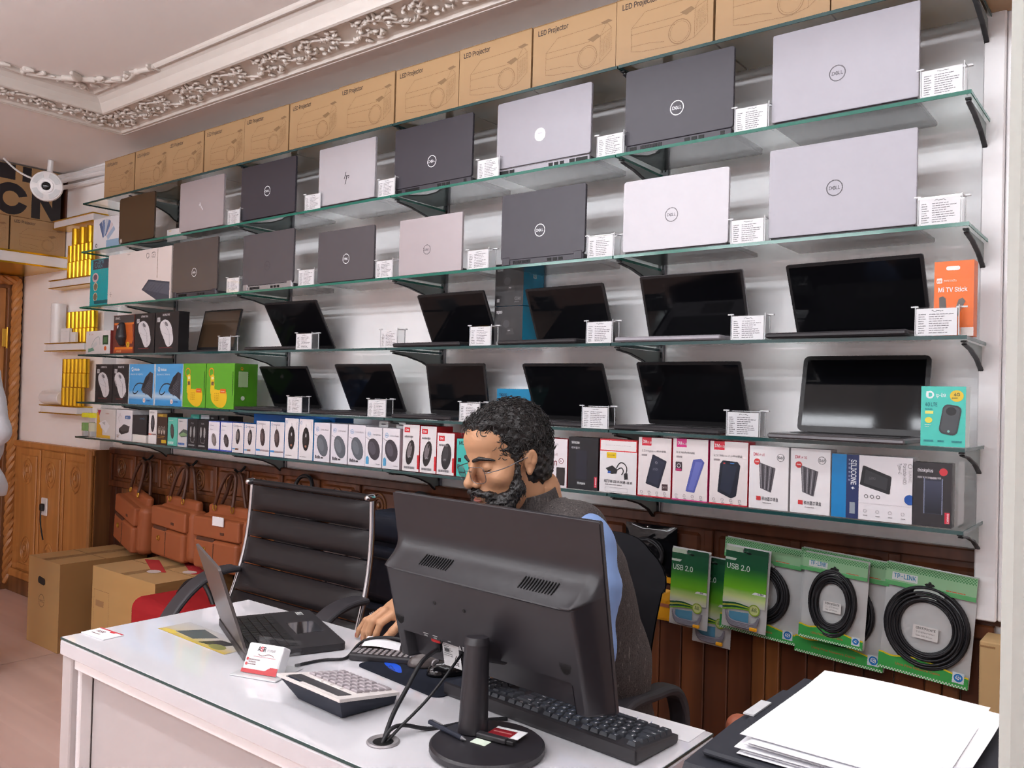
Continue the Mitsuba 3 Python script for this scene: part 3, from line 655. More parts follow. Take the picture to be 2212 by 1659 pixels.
# ------------------------------------------------------------------ laptops shown open, screens tilted forward over their keyboards
def open_laptop(shelf, xc, yh, w, L, phi, yaw, name, base='m_laptop_base', screen='m_screen', r=.006, bez=.008, bd=.215, kb=True):
    z = SH[shelf] + .0005
    t = Thing('laptop', name, 'laptop', 'laptops on the glass shelves', tw=T().translate([xc, yh, z]).rotate([0, 0, 1], yaw))
    b = t.part('base', box(-w / 2, w / 2, -bd, .004, .001, .015, .004), base)
    if kb: t.part('keyboard', box(-w / 2 + .03, w / 2 - .03, -.13, -.03, .0145, .0165), 'm_black', parent=b)
    if kb: t.part('touchpad', box(-.05, .05, -bd + .015, -.145, .0145, .0156), 'm_lid_grey', parent=b)
    tl = T().translate([0, 0, .016]).rotate([1, 0, 0], phi - 90)
    g = rr(-w / 2, 0, w / 2, L, r)
    k = t.part('lid', prism(g, .006, frame((0, .006, 0), (1, 0, 0), (0, 0, 1))), base, tw=tl)
    t.part('bezel', prism(affinity.scale(g, .998, .998), .0006, frame((0, 0, 0), (1, 0, 0), (0, 0, 1))), 'm_black', parent=k, tw=tl)
    t.part('screen', prism(sbox(-w / 2 + bez, .016, w / 2 - bez, L - bez), .0004, frame((0, -.0006, 0), (1, 0, 0), (0, 0, 1))), screen, parent=k, tw=tl)
    t.part('hinge', tube([(-w / 2 + .03, .004, .013), (w / 2 - .03, .004, .013)], .006, 8), 'm_black', parent=b)
# phi: tilt from upright, positive leans the screen forward
open_laptop('d', -3.668, 2.31, .30, .205, 78, 2.0, 'tablet-like laptop with a brown reflection painted on its screen beside the black mouse boxes', screen='m_screen_reflection', bd=.06, kb=False)  # screen colour has the brown reflection painted in
open_laptop('d', -3.035, 2.377, .345, .23, 120.5, 2.4, 'black screen laptop on the fourth shelf standing left of the empty place')
open_laptop('d', -2.104, 2.372, .335, .21, 117, -1, 'black screen laptop on the fourth shelf, left of the two black headset boxes')
open_laptop('d', -1.606, 2.37, .326, .20, 113, -3, 'black screen laptop on the fourth shelf, right of the two black headset boxes')
open_laptop('d', -1.153, 2.37, .336, .21, 111, 0, 'laptop with black screen and silver base', base='m_lid_silver')
open_laptop('d', -.672, 2.36, .352, .215, 116, -3, 'black screen laptop beside the orange package')
open_laptop('e', -3.104, 2.379, .335, .20, 116.7, .6, 'black screen laptop right of the green telephone boxes')
open_laptop('e', -2.58, 2.379, .329, .21, 117, .4, 'second black screen laptop from the left on the fifth shelf')
open_laptop('e', -2.127, 2.376, .292, .195, 101, .6, 'smaller upright laptop behind the seated man, left of his head')
open_laptop('e', -1.605, 2.379, .312, .21, 118, 3, 'black screen laptop right of the seated man')
open_laptop('e', -1.149, 2.374, .34, .21, 115.5, -.6, 'black screen laptop with a pale streak, fifth shelf over the red-banded boxes')
open_laptop('e', -.668, 2.335, .331, .216, 77, 0, 'round-cornered tablet laptop leaning back beside the turquoise box', base='m_steel', r=.016, bez=.012)

# ------------------------------------------------------------------ acrylic price stands
def card_art(seed):
    a = Art(); R = random.Random(seed); w, h = .088, .064
    a.rect(0, 0, w, h, (246, 245, 248))
    sg = [(w * .38 + i * .0028, h - .006 + R.uniform(-.0018, .0018)) for i in range(10)]
    a.add(ln(sg, .0012), (70, 66, 74))
    a.bars(.005, .004, .022, h - .011, 9, (70, 68, 76), seed, .36)
    a.bars(.028, .004, w - .006, h - .011, 9, (110, 106, 114), seed + 50, .36)
    return a.mesh(frame((0, -.0015, 0), (1, 0, 0), (0, 0, 1)), base=.0001)
CARDS = [mikit.ply(*(lambda q: (q[0], 'print', False, None, q[1]))(card_art(s))) for s in range(6)]
def quad(a, b, c, d): return TM([a, b, c, d], [(0, 1, 2), (0, 2, 3)])
w, h, dp = .092, .067, .034
ACR = mikit.ply(cat_([quad((-.002, -.0035, 0), (w, -.0035, 0), (w, -.0035, h), (-.002, -.0035, h)), quad((w, -.0035, 0), (w, dp, 0), (w, dp, h), (w, -.0035, h)), quad((-.002, dp, 0), (-.002, -.0035, 0), (-.002, -.0035, h), (-.002, dp, h)), quad((-.002, dp, 0), (w, dp, 0), (w, dp, h), (-.002, dp, h))]), 'm_clear')
RIM = mikit.ply(cat_([box(w - .0015, w + .0015, dp - .0015, dp + .0015, 0, h), box(w - .0012, w + .0012, -.003, dp, h - .0012, h + .0012), box(w - .0012, w + .0012, -.003, dp, 0, .0024), box(-.003, -.0012, -.003, -.001, 0, h + .004), box(w - .001, w + .001, -.003, -.001, 0, h + .004),
                      box(-.012, .004, -.0025, .002, h, h + .0035), box(w - .012, w + .012, dp - .006, dp + .002, h, h + .004), box(-.003, .004, -.003, .002, 0, .004), box(-.002, w, dp - .001, dp + .001, h - .001, h + .001)]), 'm_card_grey')
PAPER = mikit.ply(box(.0, .088, -.0014, 0, .0005, .064), 'm_paper')
STANDS = [('b', x) for x in (-3.372, -2.822, -2.383, -1.888, -1.406, -.961, -.492)] + [('c', x) for x in (-3.362, -2.848, -2.383, -1.923, -1.431, -.965, -.492)] + [('d', x) for x in (-3.413, -2.851, -2.347, -1.903, -1.428, -.958, -.494)] + [('e', x) for x in (-2.896, -2.405, -1.94, -1.436, -.965)]
cnt = {}
for i, (r, x) in enumerate(STANDS):
    n = cnt.get(r, 0); cnt[r] = n + 1
    t = Thing('price_stand', 'acrylic price stand, %s from the left on the %s' % (ORD[n], SN[r]), 'price stand', 'acrylic price stands',
              tw=T().translate([x, 2.172, SH[r] + .0005]).rotate([0, 0, 1], [0, 3, -2, 1, 0, 2, -1][i % 7]))
    t.part('card', PAPER, None); t.part('print', CARDS[i % 6], None); t.part('acrylic', ACR, None); t.part('rim', RIM, None)
# ------------------------------------------------------------------ retail cartons on the shelves
def carton(name, shelf, x0, x1, h, dep, cols, fn, label, cat='box', group=None, y=2.182, dz=0.0, tw=None, gloss=False):
    w = x1 - x0
    t = Thing(name, label, cat, group, tw=T().translate([x0, y, SH[shelf] + .0005 + dz]) if tw is None else tw)
    front, side, top = (list(cols) + [None, None])[:3] if isinstance(cols, list) else (cols, None, None)
    m, c = cbox(.0007, w - .0007, 0, dep, 0, h, front, side, top)
    t.part('body', m, 'print_gloss' if gloss else 'print', color=c)
    a = Art(); fn(a, w, h)
    if a.L: put_print(t, 'print', a, frame((0, 0, 0), (1, 0, 0), (0, 0, 1)), m='print_gloss' if gloss else 'print')
    return t
WH = (240, 236, 240)
def mouse(a, cx, cy, rx, ry, rot, c=(52, 50, 54), hi=(84, 82, 88), cord=None, wheel=True):
    if cord: a.add(ln(cord, .0014), c)
    a.add(ell(cx, cy, rx, ry, rot), c)
    th = math.radians(rot)
    def P(u, v): return (cx + u * math.cos(th) - v * math.sin(th), cy + u * math.sin(th) + v * math.cos(th))
    a.add(ell(*P(-rx * .2, ry * .15), rx * .55, ry * .62, rot), hi)
    a.add(ln([P(0, ry * .2), P(0, ry * .98)], .0009), c)
    if wheel: a.add(ell(*P(0, ry * .6), rx * .12, ry * .16, rot), (20, 20, 22))

# lowest shelf, from the left
def jar_pair():
    for i, x in enumerate((-4.735, -4.655)):
        t = Thing('capped_jar', ['clear jar with green filling and yellow lid at the left end of the lowest shelf', 'clear jar with pale filling and yellow lid beside the yellow and white box'][i], 'jar', tw=T().translate([x, 2.22, SH['f'] + .0005]))
        t.part('glass', lathe([(0, 0), (.03, 0), (.033, .004), (.033, .1), (.03, .104)], 24), 'm_clear', smooth=40)
        t.part('filling', lathe([(0, .002), (.028, .002), (.028, .07), (0, .07)], 20), ('m_foil_bag', 'm_foil_bag')[i], smooth=40)
        m, c = lathe([(.0335, .03), (.0335, .075)], 24), None
        t.part('sticker', m, mat('m_jar_%d' % i, [(120, 160, 90), (206, 206, 180)][i], .4))
        t.part('lid', lathe([(0, .128), (.033, .128), (.035, .124), (.035, .104), (0, .104)], 24), 'm_yellow_lid', smooth=40)
jar_pair()
def a_(a, w, h):
    a.add(Polygon([(.006, .01), (.07, 0), (.07, .045), (.05, .06), (.03, .13), (.006, .14)]), (240, 180, 30)).rect(.006, .002, w * .75, .018, (240, 190, 50))
    a.add(Polygon([(.012, .15), (.05, .15), (.03, .115)]), (190, 60, 90)).add(Polygon([(.03, .08), (.10, .1), (.15, .07), (.11, .03)]), (250, 248, 250)).add(Polygon([(.06, .085), (.1, .09), (.1, .07)]), (200, 198, 200)).text('adapter', .1, .13, .008, (200, 150, 130))
carton('charger_box', 'f', -4.566, -4.358, .157, .12, [(232, 226, 222), (220, 216, 214)], a_, 'white box with a yellow and pink corner, next to the jars')
def b_(a, w, h):
    a.add(Polygon([(.03, .06), (.08, .085), (.14, .075), (.13, .045), (.06, .03)]), (70, 66, 68)).add(Polygon([(.03, .06), (.06, .045), (.06, .03), (.032, .042)]), (40, 36, 38)).add(Polygon([(.06, .045), (.13, .055), (.13, .045), (.06, .03)]), (48, 44, 46))
    a.add(ln([(.04, .09), (.02, .11), (.04, .14), (.05, .12)], .002), (170, 165, 165)).add(rr(.09, .112, .145, .13, .005), (90, 120, 170)).text('mini', .1, .116, .009, (220, 228, 240)).bars(.01, .012, .05, .03, 2, (150, 120, 90), 3)
carton('converter_box', 'f', -4.349, -4.185, .158, .11, [WH, (226, 222, 226)], b_, 'white box showing a small black converter, near the left end of the lowest shelf')
carton('white_carton', 'f', -4.178, -4.044, .038, .1, (240, 236, 230), lambda a, w, h: a, 'flat white box under the small black box')
carton('black_carton', 'f', -4.182, -4.041, .098, .1, [(40, 38, 42), (30, 28, 30)], lambda a, w, h: a.text('SPEAKER', .07, .078, .008, (60, 110, 140)), 'small black box with bluish lettering lying on a white box', dz=.0385)
def d_(a, w, h):
    mouse(a, w / 2, .1, .018, .042, 0); a.rect(.002, .043, w - .002, .05, (222, 120, 100)).rect(.03, .043, w - .002, .05, (150, 130, 130)).text('MOUSE', .012, .15, .008, (120, 120, 120))
carton('mouse_box', 'f', -4.022, -3.946, .166, .07, [(244, 240, 240), (214, 210, 210)], d_, 'slim white mouse box with a pink stripe under the mouse')
def e_(a, w, h):
    a.rect(.004, .135, w - .004, .150, (140, 110, 40)).text('GAME', .02, .138, .009, (220, 180, 60), True)
    for x in (.022, .046, .07): a.add(ell(x, .07, .008, .02), (190, 180, 170)); a.add(ell(x, .078, .005, .01), (60, 50, 44))
    a.rect(.045, .008, w - .006, .024, (210, 170, 40)).bars(.01, .03, .08, .045, 2, (170, 120, 60), 2)
carton('gaming_box', 'f', -3.944, -3.848, .154, .08, [(62, 44, 36), (44, 34, 30)], e_, 'dark brown box with gold lettering on the lowest shelf')
def f_(a, w, h):
    a.add(ell(.042, .07, .016, .036, 8), (60, 56, 54)).add(ell(.04, .076, .009, .024, 8), (84, 80, 78)).text('WIRELESS', .01, .118, .006, (220, 240, 236)).bars(.008, .006, .08, .022, 1, (210, 238, 232), 4, .8)
carton('mouse_box', 'f', -3.844, -3.756, .136, .08, [(96, 190, 172), (70, 160, 150)], f_, 'turquoise-green mouse box at the left of the lowest shelf', group='small mouse boxes at the left')
def g_(a, w, h):
    a.add(Polygon([(.008, .06), (.05, .085), (.083, .08), (.083, .05), (.03, .045)]), (84, 94, 88)).add(Polygon([(.012, .058), (.05, .07), (.083, .062), (.083, .055), (.03, .048)]), (120, 150, 110)).bars(.006, .008, .08, .02, 1, (60, 100, 170), 9, .9).text('Mouse', .01, .118, .007, (120, 120, 124))
carton('mouse_box', 'f', -3.753, -3.671, .133, .08, [(206, 204, 206), (120, 160, 210)], g_, 'grey mouse box with a green-grey mouse seen from the side', group='small mouse boxes at the left')
def h_(a, w, h):
    a.add(ell(.028, .075, .008, .026), (150, 150, 152)).add(ell(.058, .075, .008, .026), (150, 150, 152)).add(ln([(.025, .045), (.032, .028), (.055, .026), (.062, .045)], .003), (130, 130, 132)).text('RGB', .03, .112, .008, (140, 138, 142)).bars(.012, .008, .075, .018, 1, (150, 150, 152), 5, .7)
for i, x in enumerate((-3.668, -3.582)):
    carton('mouse_box', 'f', x, x + .085, .134, .085, [(38, 36, 39), (26, 24, 27)], h_, ['black mouse box beside the grey one', 'black mouse box beside the white blue-edged ones'][i], group='black mouse boxes')
for i, (x, c, l) in enumerate(((-3.80, (88, 186, 168), 'turquoise box peeping out behind the turquoise-green mouse box'), (-3.71, (220, 222, 228), 'pale box peeping out behind the grey mouse box'), (-3.64, (34, 32, 34), 'black box peeping out behind the left black mouse box'), (-3.555, (36, 34, 36), 'black box peeping out behind the right black mouse box'))):
    carton('spare_box', 'f', x, x + .075, .152, .08, c, lambda a, w, h: a.text('Mini', .02, .135, .008, (190, 200, 200)), l, y=2.275)
def i_(g):
    def f(a, w, h):
        mouse(a, w * .52, .048, .018, .03, 20, *(((120, 112, 112), (140, 132, 132)) if g else ((62, 58, 60), (88, 82, 84))))
        a.rect(0, 0, w, .006, (80, 96, 190)).rect(0, h - .003, w, h, (120, 140, 210)).text('Wireless', .01, h - .022, .006, (150, 150, 170)).text('Mouse', .01, h - .04, .006, (190, 190, 200))
    return f
for i, x in enumerate((-3.492, -3.395)):
    carton('mouse_box', 'f', x, x + .09, .132, .08, [(240, 238, 246), (70, 90, 190), (90, 110, 200)], i_(i == 0), ['white mouse box with blue edges and a pale mouse', 'white mouse box with blue edges and a dark mouse'][i], group='white mouse boxes with blue edges')
def j_(a, w, h):
    mouse(a, w * .5, .072, .015, .034, -4, (48, 44, 46), (120, 112, 110), cord=[(w * .5, .1), (w * .46, .122)]); a.rect(.004, .014, .024, .019, (70, 150, 210)).rect(.026, .012, .05, .02, (130, 100, 90)).add(ring(.014, h - .013, .005, .0012, 8), (80, 150, 210)).bars(.022, h - .018, w - .01, h - .009, 1, (170, 165, 175), 6)
for i, x in enumerate((-3.303, -3.213)):
    carton('mouse_box', 'f', x, x + .086, .131, .08, [(232, 228, 232), (60, 120, 190)], j_, ['white box with a striped dark mouse, right of the blue-edged boxes', 'white box with a striped dark mouse, left of the box with brown-black mouse'][i], group='white boxes with striped mice')
def k_(a, w, h):
    mouse(a, w * .48, .078, .017, .038, 4, (62, 50, 50), (96, 80, 80), cord=[(w * .46, .11), (w * .44, .135)]); a.rect(.003, .018, .03, .026, (60, 140, 210)).grad(.03, .018, w - .003, .026, [(0, (110, 90, 90)), (1, (200, 190, 196))]).add(ring(.012, h - .012, .005, .0012, 8), (80, 150, 210)).bars(.022, h - .017, w - .01, h - .008, 1, (170, 165, 175), 7)
for i, x in enumerate((-3.125, -3.025)):
    carton('mouse_box', 'f', x, x + .096, .147, .08, [(234, 230, 234), (40, 130, 200), (40, 120, 190)], k_, ['white box with a brown-black mouse, first of two', 'white box with a brown-black mouse, beside the tall slim boxes'][i], group='white boxes with brown-black mice')
def l_(a, w, h):
    mouse(a, w * .5, .085, .022, .048, 0, (24, 20, 20), (44, 38, 38), cord=[(w * .5, .13), (w * .5, .145)]); a.add(ell(w * .5, .1, .003, .008), (210, 210, 214)).add(ell(w * .5, .055, .006, .005), (170, 120, 100)).add(ring(.014, h - .016, .006, .0014, 10), (90, 140, 200)).bars(.01, .008, w - .02, .016, 1, (170, 168, 170), 8).bars(w - .014, .12, w - .006, .155, 6, (190, 186, 190), 9)
for i, x in enumerate((-2.926, -2.832)):
    carton('mouse_box', 'f', x, x + .091, .166, .085, [(240, 236, 238), (30, 130, 200), (30, 110, 190)], l_, ['tall white box with a glossy black mouse, left one of the pair', 'tall white box with a glossy black mouse and blue side, right one of the pair'][i], group='tall white mouse boxes')
carton('blue_carton', 'f', -3.28, -2.72, .172, .1, (20, 104, 186), lambda a, w, h: a, 'long blue box lying behind the white mouse boxes', y=2.275)
def m_(a, w, h):
    mouse(a, w * .54, .065, .031, .046, 26, (92, 98, 106), (112, 118, 126), cord=[(w * .3, .1), (.004, .108)], wheel=False); a.add(ring(.022, h - .026, .009, .0014, 12), (100, 160, 210)).text('DELL', .016, h - .028, .004, (90, 150, 205), True).text('Optical Mouse', .042, h - .03, .0062, (150, 148, 156), width=.046)
    for q, (x0, hh) in enumerate(((.012, .018), (.02, .014), (.028, .017), (.036, .014))): a.rect(x0, .012, x0 + .005, .012 + hh * .7, (54, 52, 60))
    a.rect(.046, .013, .06, .019, (70, 68, 74))
for i, x in enumerate((-2.735, -2.629, -2.527)):
    carton('mouse_box', 'f', x, x + .098, .155, .085, [(236, 232, 240), (214, 210, 218)], m_, 'white box with a pale blue-grey mouse, %s of three' % ORD[i], group='white boxes with blue-grey mice')
def n_(a, w, h):
    mouse(a, w * .52, .068, .032, .042, 24, (62, 58, 66), (84, 80, 90), cord=[(w * .3, .1), (.004, .112)], wheel=False); a.add(ring(.022, h - .026, .009, .0014, 12), (100, 160, 210)).text('DELL', .016, h - .028, .004, (90, 150, 205), True).text('Optical Mouse', .042, h - .03, .0062, (150, 148, 156), width=.044).add(Polygon([(.006, .01), (.022, .01), (.022, .034), (.014, .042), (.006, .034)]), (90, 170, 214)).text('Mouse', w - .03, .01, .005, (120, 118, 126))
for i, x in enumerate((-2.429, -2.334)):
    t = carton('mouse_box', 'f', x, x + .092, .15, .085, [(238, 234, 240), (214, 210, 218)], n_, ['white box with a dark mouse and blue arrow, left of its twin', 'white box with a dark mouse and blue arrow, beside the red-banded boxes'][i], group='white boxes with dark mice and blue arrow')
    t.part('hang_tab', prism(rr(.02, 0, .07, .022, .004).difference(rr(.033, .009, .057, .014, .002)), .0006, frame((0, .05, .15), (1, 0, 0), (0, 0, 1))), 'm_card_grey')
def o_(v):
    def f(a, w, h):
        a.rect(.008, h - .028, .036, h - .010, (206, 40, 50)).text('DM', .014, h - .023, .008, (246, 240, 240), True)
        if v < 2: mouse(a, w * .46, .068, .02, .046, -12, (40, 36, 38), (120, 112, 116), cord=[(w * .52, .11), (w * .54, .128)])
        else: mouse(a, w * .55, .064, .023, .046, -8, (44, 42, 46), (62, 60, 64), wheel=False)
        a.text('DM', w * .38, .05, .006, (190, 190, 194)).rect(w - .009, .01, w, .06, (206, 40, 50)).bars(.01, h - .05, w - .01, h - .036, 1, (130, 124, 128), 4).bars(.01, .008, w * .8, .018, 1, (140, 136, 140), 6, .8)
    return f
for i, (x0, x1, h) in enumerate(((-2.227, -2.142, .168), (-2.138, -2.058, .166), (-2.055, -1.972, .146))):
    carton('mouse_box', 'f', x0, x1, h, .085, [(240, 234, 236), (204, 40, 48)], o_(i), ['white box with red tag and tall grey-black mouse, left one', 'white box with red tag and tall grey-black mouse, right one', 'lower white box with red tag and black mouse by the man\'s face'][i], group='white mouse boxes with red tag')
carton('hanging_box', 'f', -2.03, -1.95, .168, .05, (222, 214, 210), lambda a, w, h: a.add(ell(.04, .155, .018, .004), (40, 30, 30)).add(ell(.04, .158, .005, .006), (40, 30, 30)), 'pale box with a hang hole behind the red-tagged boxes', y=2.28)
carton('teal_box', 'f', -1.962, -1.80, .130, .085, [(70, 190, 180), (50, 150, 145)], lambda a, w, h: a.text('MOUSE', .012, h - .02, .011, (24, 40, 44), True).rect(.008, .05, .022, .064, (30, 40, 44)).bars(.012, .01, .06, .02, 1, (40, 60, 64), 4), 'teal box half hidden behind the man\'s glasses')
carton('red_box', 'f', -1.66, -1.60, .15, .085, (190, 40, 48), lambda a, w, h: a, 'red-sided box just right of the man\'s head', y=2.20)
# right of the man
def q_(a, w, h):
    a.add(ring(.016, h - .018, .006, .002, 10), (120, 116, 120)).text('SEAGATE', .026, h - .021, .0055, (140, 136, 140), width=.04).text('BACKUP PLUS', .012, .098, .0066, (146, 96, 96), width=.052).text('Slim', .01, .066, .021, (120, 46, 50), width=.052).add(ring(.078, .082, .009, .0016, 12), (120, 46, 50)).text('+', .0745, .0785, .008, (120, 46, 50)).bars(.012, .05, .045, .06, 2, (160, 150, 150), 3)
    a.add(rr(w - .04, .006, w - .008, .062, .002), (34, 28, 30)).add(rr(w - .037, .01, w - .012, .058, .001), (44, 36, 38))
carton('drive_box', 'f', -1.598, -1.497, .151, .05, [(240, 232, 236), (190, 40, 46)], q_, 'white and red drive box with the word Slim beside the man')
def r_(a, w, h):
    a.text('thinkplus', .012, h - .02, .008, (224, 224, 228), True, width=.03).text('移动固态', .012, h - .036, .0065, (190, 190, 196)).add(rr(.03, .03, .07, .12, .003), (28, 30, 44)).text('thinkplus', .036, .016, .007, (230, 230, 234), True, width=.03).rect(w - .013, .01, w - .003, .042, (206, 44, 66)).text('Lenovo', w - .005, .013, .0055, (250, 240, 242), True, rot=90, width=.026)
carton('drive_box', 'f', -1.494, -1.383, .16, .05, [(24, 24, 30), (18, 18, 22)], r_, 'black box with a small red tag, right of the white Slim box')
def s_(a, w, h):
    a.rect(0, h - .036, w, h, (214, 60, 66)).rect(.003, h - .033, w - .003, h - .004, (244, 238, 238)).add(ln([(.02, h - .018), (w - .02, h - .018)], .0008), (190, 184, 184)).rect(.025, h - .056, .058, h - .039, (240, 200, 30)).text('YOULINK', .028, h - .05, .005, (120, 90, 20), width=.026)
    a.add(Polygon([(.022, .072), (.045, .082), (.064, .07), (.06, .058), (.042, .056)]), (34, 34, 38)).rect(.03, .058, .04, .065, (50, 90, 170)).add(ln(spline([(.06, .074), (.075, .092), (.092, .084), (.094, .064), (.09, .058)], 14), .003), (30, 30, 32)).add(ln(spline([(.064, .07), (.078, .076), (.084, .068), (.078, .056)], 12), .003), (30, 30, 32)).add(Polygon([(.086, .06), (.098, .062), (.1, .044), (.088, .042)]), (30, 30, 34))
    a.text('HDTV', .018, .03, .0085, (70, 66, 70), True, width=.018).text('转', .0375, .03, .0085, (70, 66, 70)).text('VGA', .049, .03, .0085, (70, 66, 70), True, width=.013).text('转换器', .0645, .03, .0075, (70, 66, 70)).text('+', .0925, .03, .007, (70, 66, 70)).text('音频', .0975, .03, .0075, (70, 66, 70)).bars(.022, .022, .11, .027, 1, (120, 116, 120), 3).add(rr(.022, .004, .1, .017, .003).difference(rr(.0228, .0048, .0992, .0162, .003)), (190, 186, 188))
carton('adapter_box', 'f', -1.378, -1.249, .16, .05, [(240, 236, 238), (206, 60, 66)], s_, 'white adapter box with a red-bordered lid and yellow tag')
def t_(v):
    def f(a, w, h):
        tag = (208, 44, 62) if v != 1 else (214, 50, 130)
        a.rect(.012, h - .024, .043, h, tag).text('DM', .015, h - .017, .009, (250, 244, 246), True, width=.013).text('太迈', .0285, h - .0175, .0065, (250, 244, 246))
        a.text(['2.5寸 type-c 移动硬盘', 'M.2 NVMe 移动硬盘', '2.5寸 Micro 3.0移动硬盘'][v], .012, h - .042, .0056, (90, 84, 88), width=[.078, .056, .082][v]).rect(.012, h - .054, .03, h - .049, (150, 140, 144))
        if v == 0:
            a.add(Polygon([(.03, .04), (.068, .03), (.09, .104), (.05, .12)]).buffer(.003), (30, 34, 52)).add(Polygon([(.034, .044), (.066, .036), (.086, .102), (.052, .116)]), (40, 44, 64)).add(ring(.06, .1, .0035, .0009, 8), (180, 180, 190)).text('SSD', .05, .078, .006, (120, 124, 140)).rect(w - .028, .022, w - .010, .04, (60, 40, 44)).text('SATA', w - .026, .028, .006, (220, 200, 200), width=.014)
        elif v == 1:
            a.add(Polygon([(.045, .028), (.068, .026), (.096, .11), (.088, .118), (.066, .115)]).buffer(.002), (84, 92, 168)).add(Polygon([(.05, .032), (.066, .03), (.092, .11), (.072, .112)]), (104, 112, 186)).add(rr(.010, .082, .030, .108, .003), (60, 50, 56)).add(ring(.02, .097, .006, .0016, 8), (220, 214, 220)).rect(.011, .082, .029, .089, (190, 50, 110))
        else:
            a.add(Polygon([(.028, .036), (.064, .022), (.076, .028), (.086, .108), (.08, .116), (.04, .118), (.034, .11)]).buffer(.003), (26, 30, 44)).add(Polygon([(.032, .042), (.062, .028), (.08, .106), (.04, .112)]), (36, 42, 60)).rect(.04, .112, .046, .115, (200, 60, 60)).rect(.06, .113, .072, .1155, (60, 120, 190))
        for q in range(4): a.add(ring(.014 + q * .025, .013, .0042, .001, 8), (150, 140, 146)).rect(.012 + q * .025, .004, .02 + q * .025, .006, (160, 150, 154))
        a.rect(0, 0, w, .003, tag)
    return f
for i, (x0, x1) in enumerate(((-1.245, -1.137), (-1.133, -1.024), (-1.019, -.908))):
    carton('drive_case_box', 'f', x0, x1, [.172, .174, .173][i], .05, [(242, 232, 232), [(210, 46, 62), (214, 50, 132), (210, 46, 62)][i]], t_(i), ['cream box with red tag and a dark blue drive case', 'cream box with pink tag and a violet-blue stick', 'cream box with red tag and a dark phone-like drive case'][i], group='cream drive case boxes')
def u_(a, w, h):
    a.text('DM', .012, h - .026, .0075, (190, 60, 80), True, width=.013).text('太迈', .027, h - .0265, .007, (170, 70, 84)).add(ell(.022, h - .042, .0085, .0085, n=24), (208, 60, 62)).text('NVME', .0165, h - .0435, .0035, (250, 240, 240), True, width=.011).add(ring(w - .022, h - .028, .010, .0012, 12), (120, 116, 118)).text('560', w - .029, h - .0315, .007, (90, 88, 90), True)
    a.add(Polygon([(.034, .056), (.06, .047), (.07, .108), (.03, .12)]).buffer(.002), (92, 88, 94))
    for q in range(6): t0 = q / 6.; a.add(Polygon([(.034 + .028 * t0, .056 - .009 * t0), (.0362 + .028 * t0, .0555 - .009 * t0), (.0325 + .041 * t0, .1195 - .012 * t0), (.030 + .041 * t0, .12 - .012 * t0)]), (48, 44, 50) if q % 2 else (150, 146, 152))
    a.rect(.022, .022, .034, .033, (208, 60, 62)).text('移动固态硬盘', .037, .0225, .0095, (84, 80, 84), width=.044).bars(.04, .014, .075, .019, 1, (160, 156, 158), 4)
for i, (x0, x1) in enumerate(((-.905, -.797), (-.793, -.690))):
    carton('drive_case_box', 'f', x0, x1, .166, .05, [(246, 242, 244), (226, 222, 224)], u_, ['white box with a ribbed grey case, left one of the twin pair', 'white box with a ribbed grey case, right one beside the blue box'][i], group='white boxes with ribbed cases')
def v_(a, w, h):
    a.rect(0, 0, .038, h, (24, 130, 196)).rect(.036, 0, .066, h, (36, 48, 96)).text('SILICONE +', .047, h - .012, .0125, (240, 242, 248), True, rot=-90, width=.074).bars(.041, .09, .046, .15, 6, (150, 160, 190), 4).rect(.045, .012, .058, .04, (150, 160, 172)).text('Portable HDD', .168, h - .014, .0078, (120, 116, 120), rot=-90, width=.05).text('Type-C', .157, h - .014, .0078, (120, 116, 120), rot=-90, width=.026).add(ring(.184, h - .02, .0055, .0014, 10), (150, 146, 150)).text('SANE', .181, h - .03, .0065, (170, 166, 170), rot=-90, width=.028)
    a.add(Polygon([(.072, .088), (.136, .070), (.139, .108), (.078, .13)]).buffer(.003), (34, 34, 38)).add(Polygon([(.078, .09), (.131, .076), (.134, .105), (.082, .124)]), (54, 54, 58)).text('SSD', .09, .1, .006, (90, 90, 94))
    for q in range(3): a.add(ring(.084 + q * .014, .058, .0045, .0012, 8), (50, 48, 52))
    for q in range(4): a.add(ring(.082 + q * .029, .022, .004, .0007, 8), (140, 136, 140)).rect(.078 + q * .029, .01, .088 + q * .029, .012, (160, 156, 160))
    a.add(ell(w - .006, .058, .012, .012, n=24).intersection(sbox(0, 0, w, h)), (30, 80, 160)).rect(.066, .041, w, .0418, (220, 216, 220))
carton('drive_box', 'f', -.687, -.497, .158, .06, [(242, 238, 242), (222, 218, 222)], v_, 'white drive box with blue and navy spine lettered SILICONE +')
def w_(a, w, h):
    a.text('thinkplus', .010, h - .022, .008, (216, 212, 218), True, width=.034).add(ell(w - .018, h - .02, .009, .009, n=20), (210, 60, 70)).bars(.01, h - .04, w - .02, h - .03, 1, (150, 146, 150), 2).add(rr(.026, .03, .064, .112, .002), (46, 50, 66)).grad(.0275, .032, .0625, .108, [(0, (28, 30, 40)), (1, (62, 66, 88))]).rect(.024, .03, .0265, .114, (120, 126, 150)).rect(.063, .03, .0655, .114, (120, 126, 150)).rect(.038, .112, .052, .116, (180, 176, 184)).rect(w - .014, .01, w - .003, .036, (206, 44, 66)).text('Lenovo', w - .005, .012, .005, (250, 240, 242), True, rot=90, width=.022)
t = carton('drive_box', 'f', -.497, -.413, .15, .04, [(46, 42, 46), (36, 34, 36)], w_, 'dark box with clear sleeve and red tag at the right end of the lowest shelf')
t.part('clear_sleeve', cat_([quad((.086, .0, 0), (.098, 0, 0), (.098, 0, .155), (.086, 0, .155)), quad((.098, 0, 0), (.098, .07, 0), (.098, .07, .155), (.098, 0, .155)), quad((0, 0, .155), (.098, 0, .155), (.098, .07, .155), (0, .07, .155))]), 'm_clear')
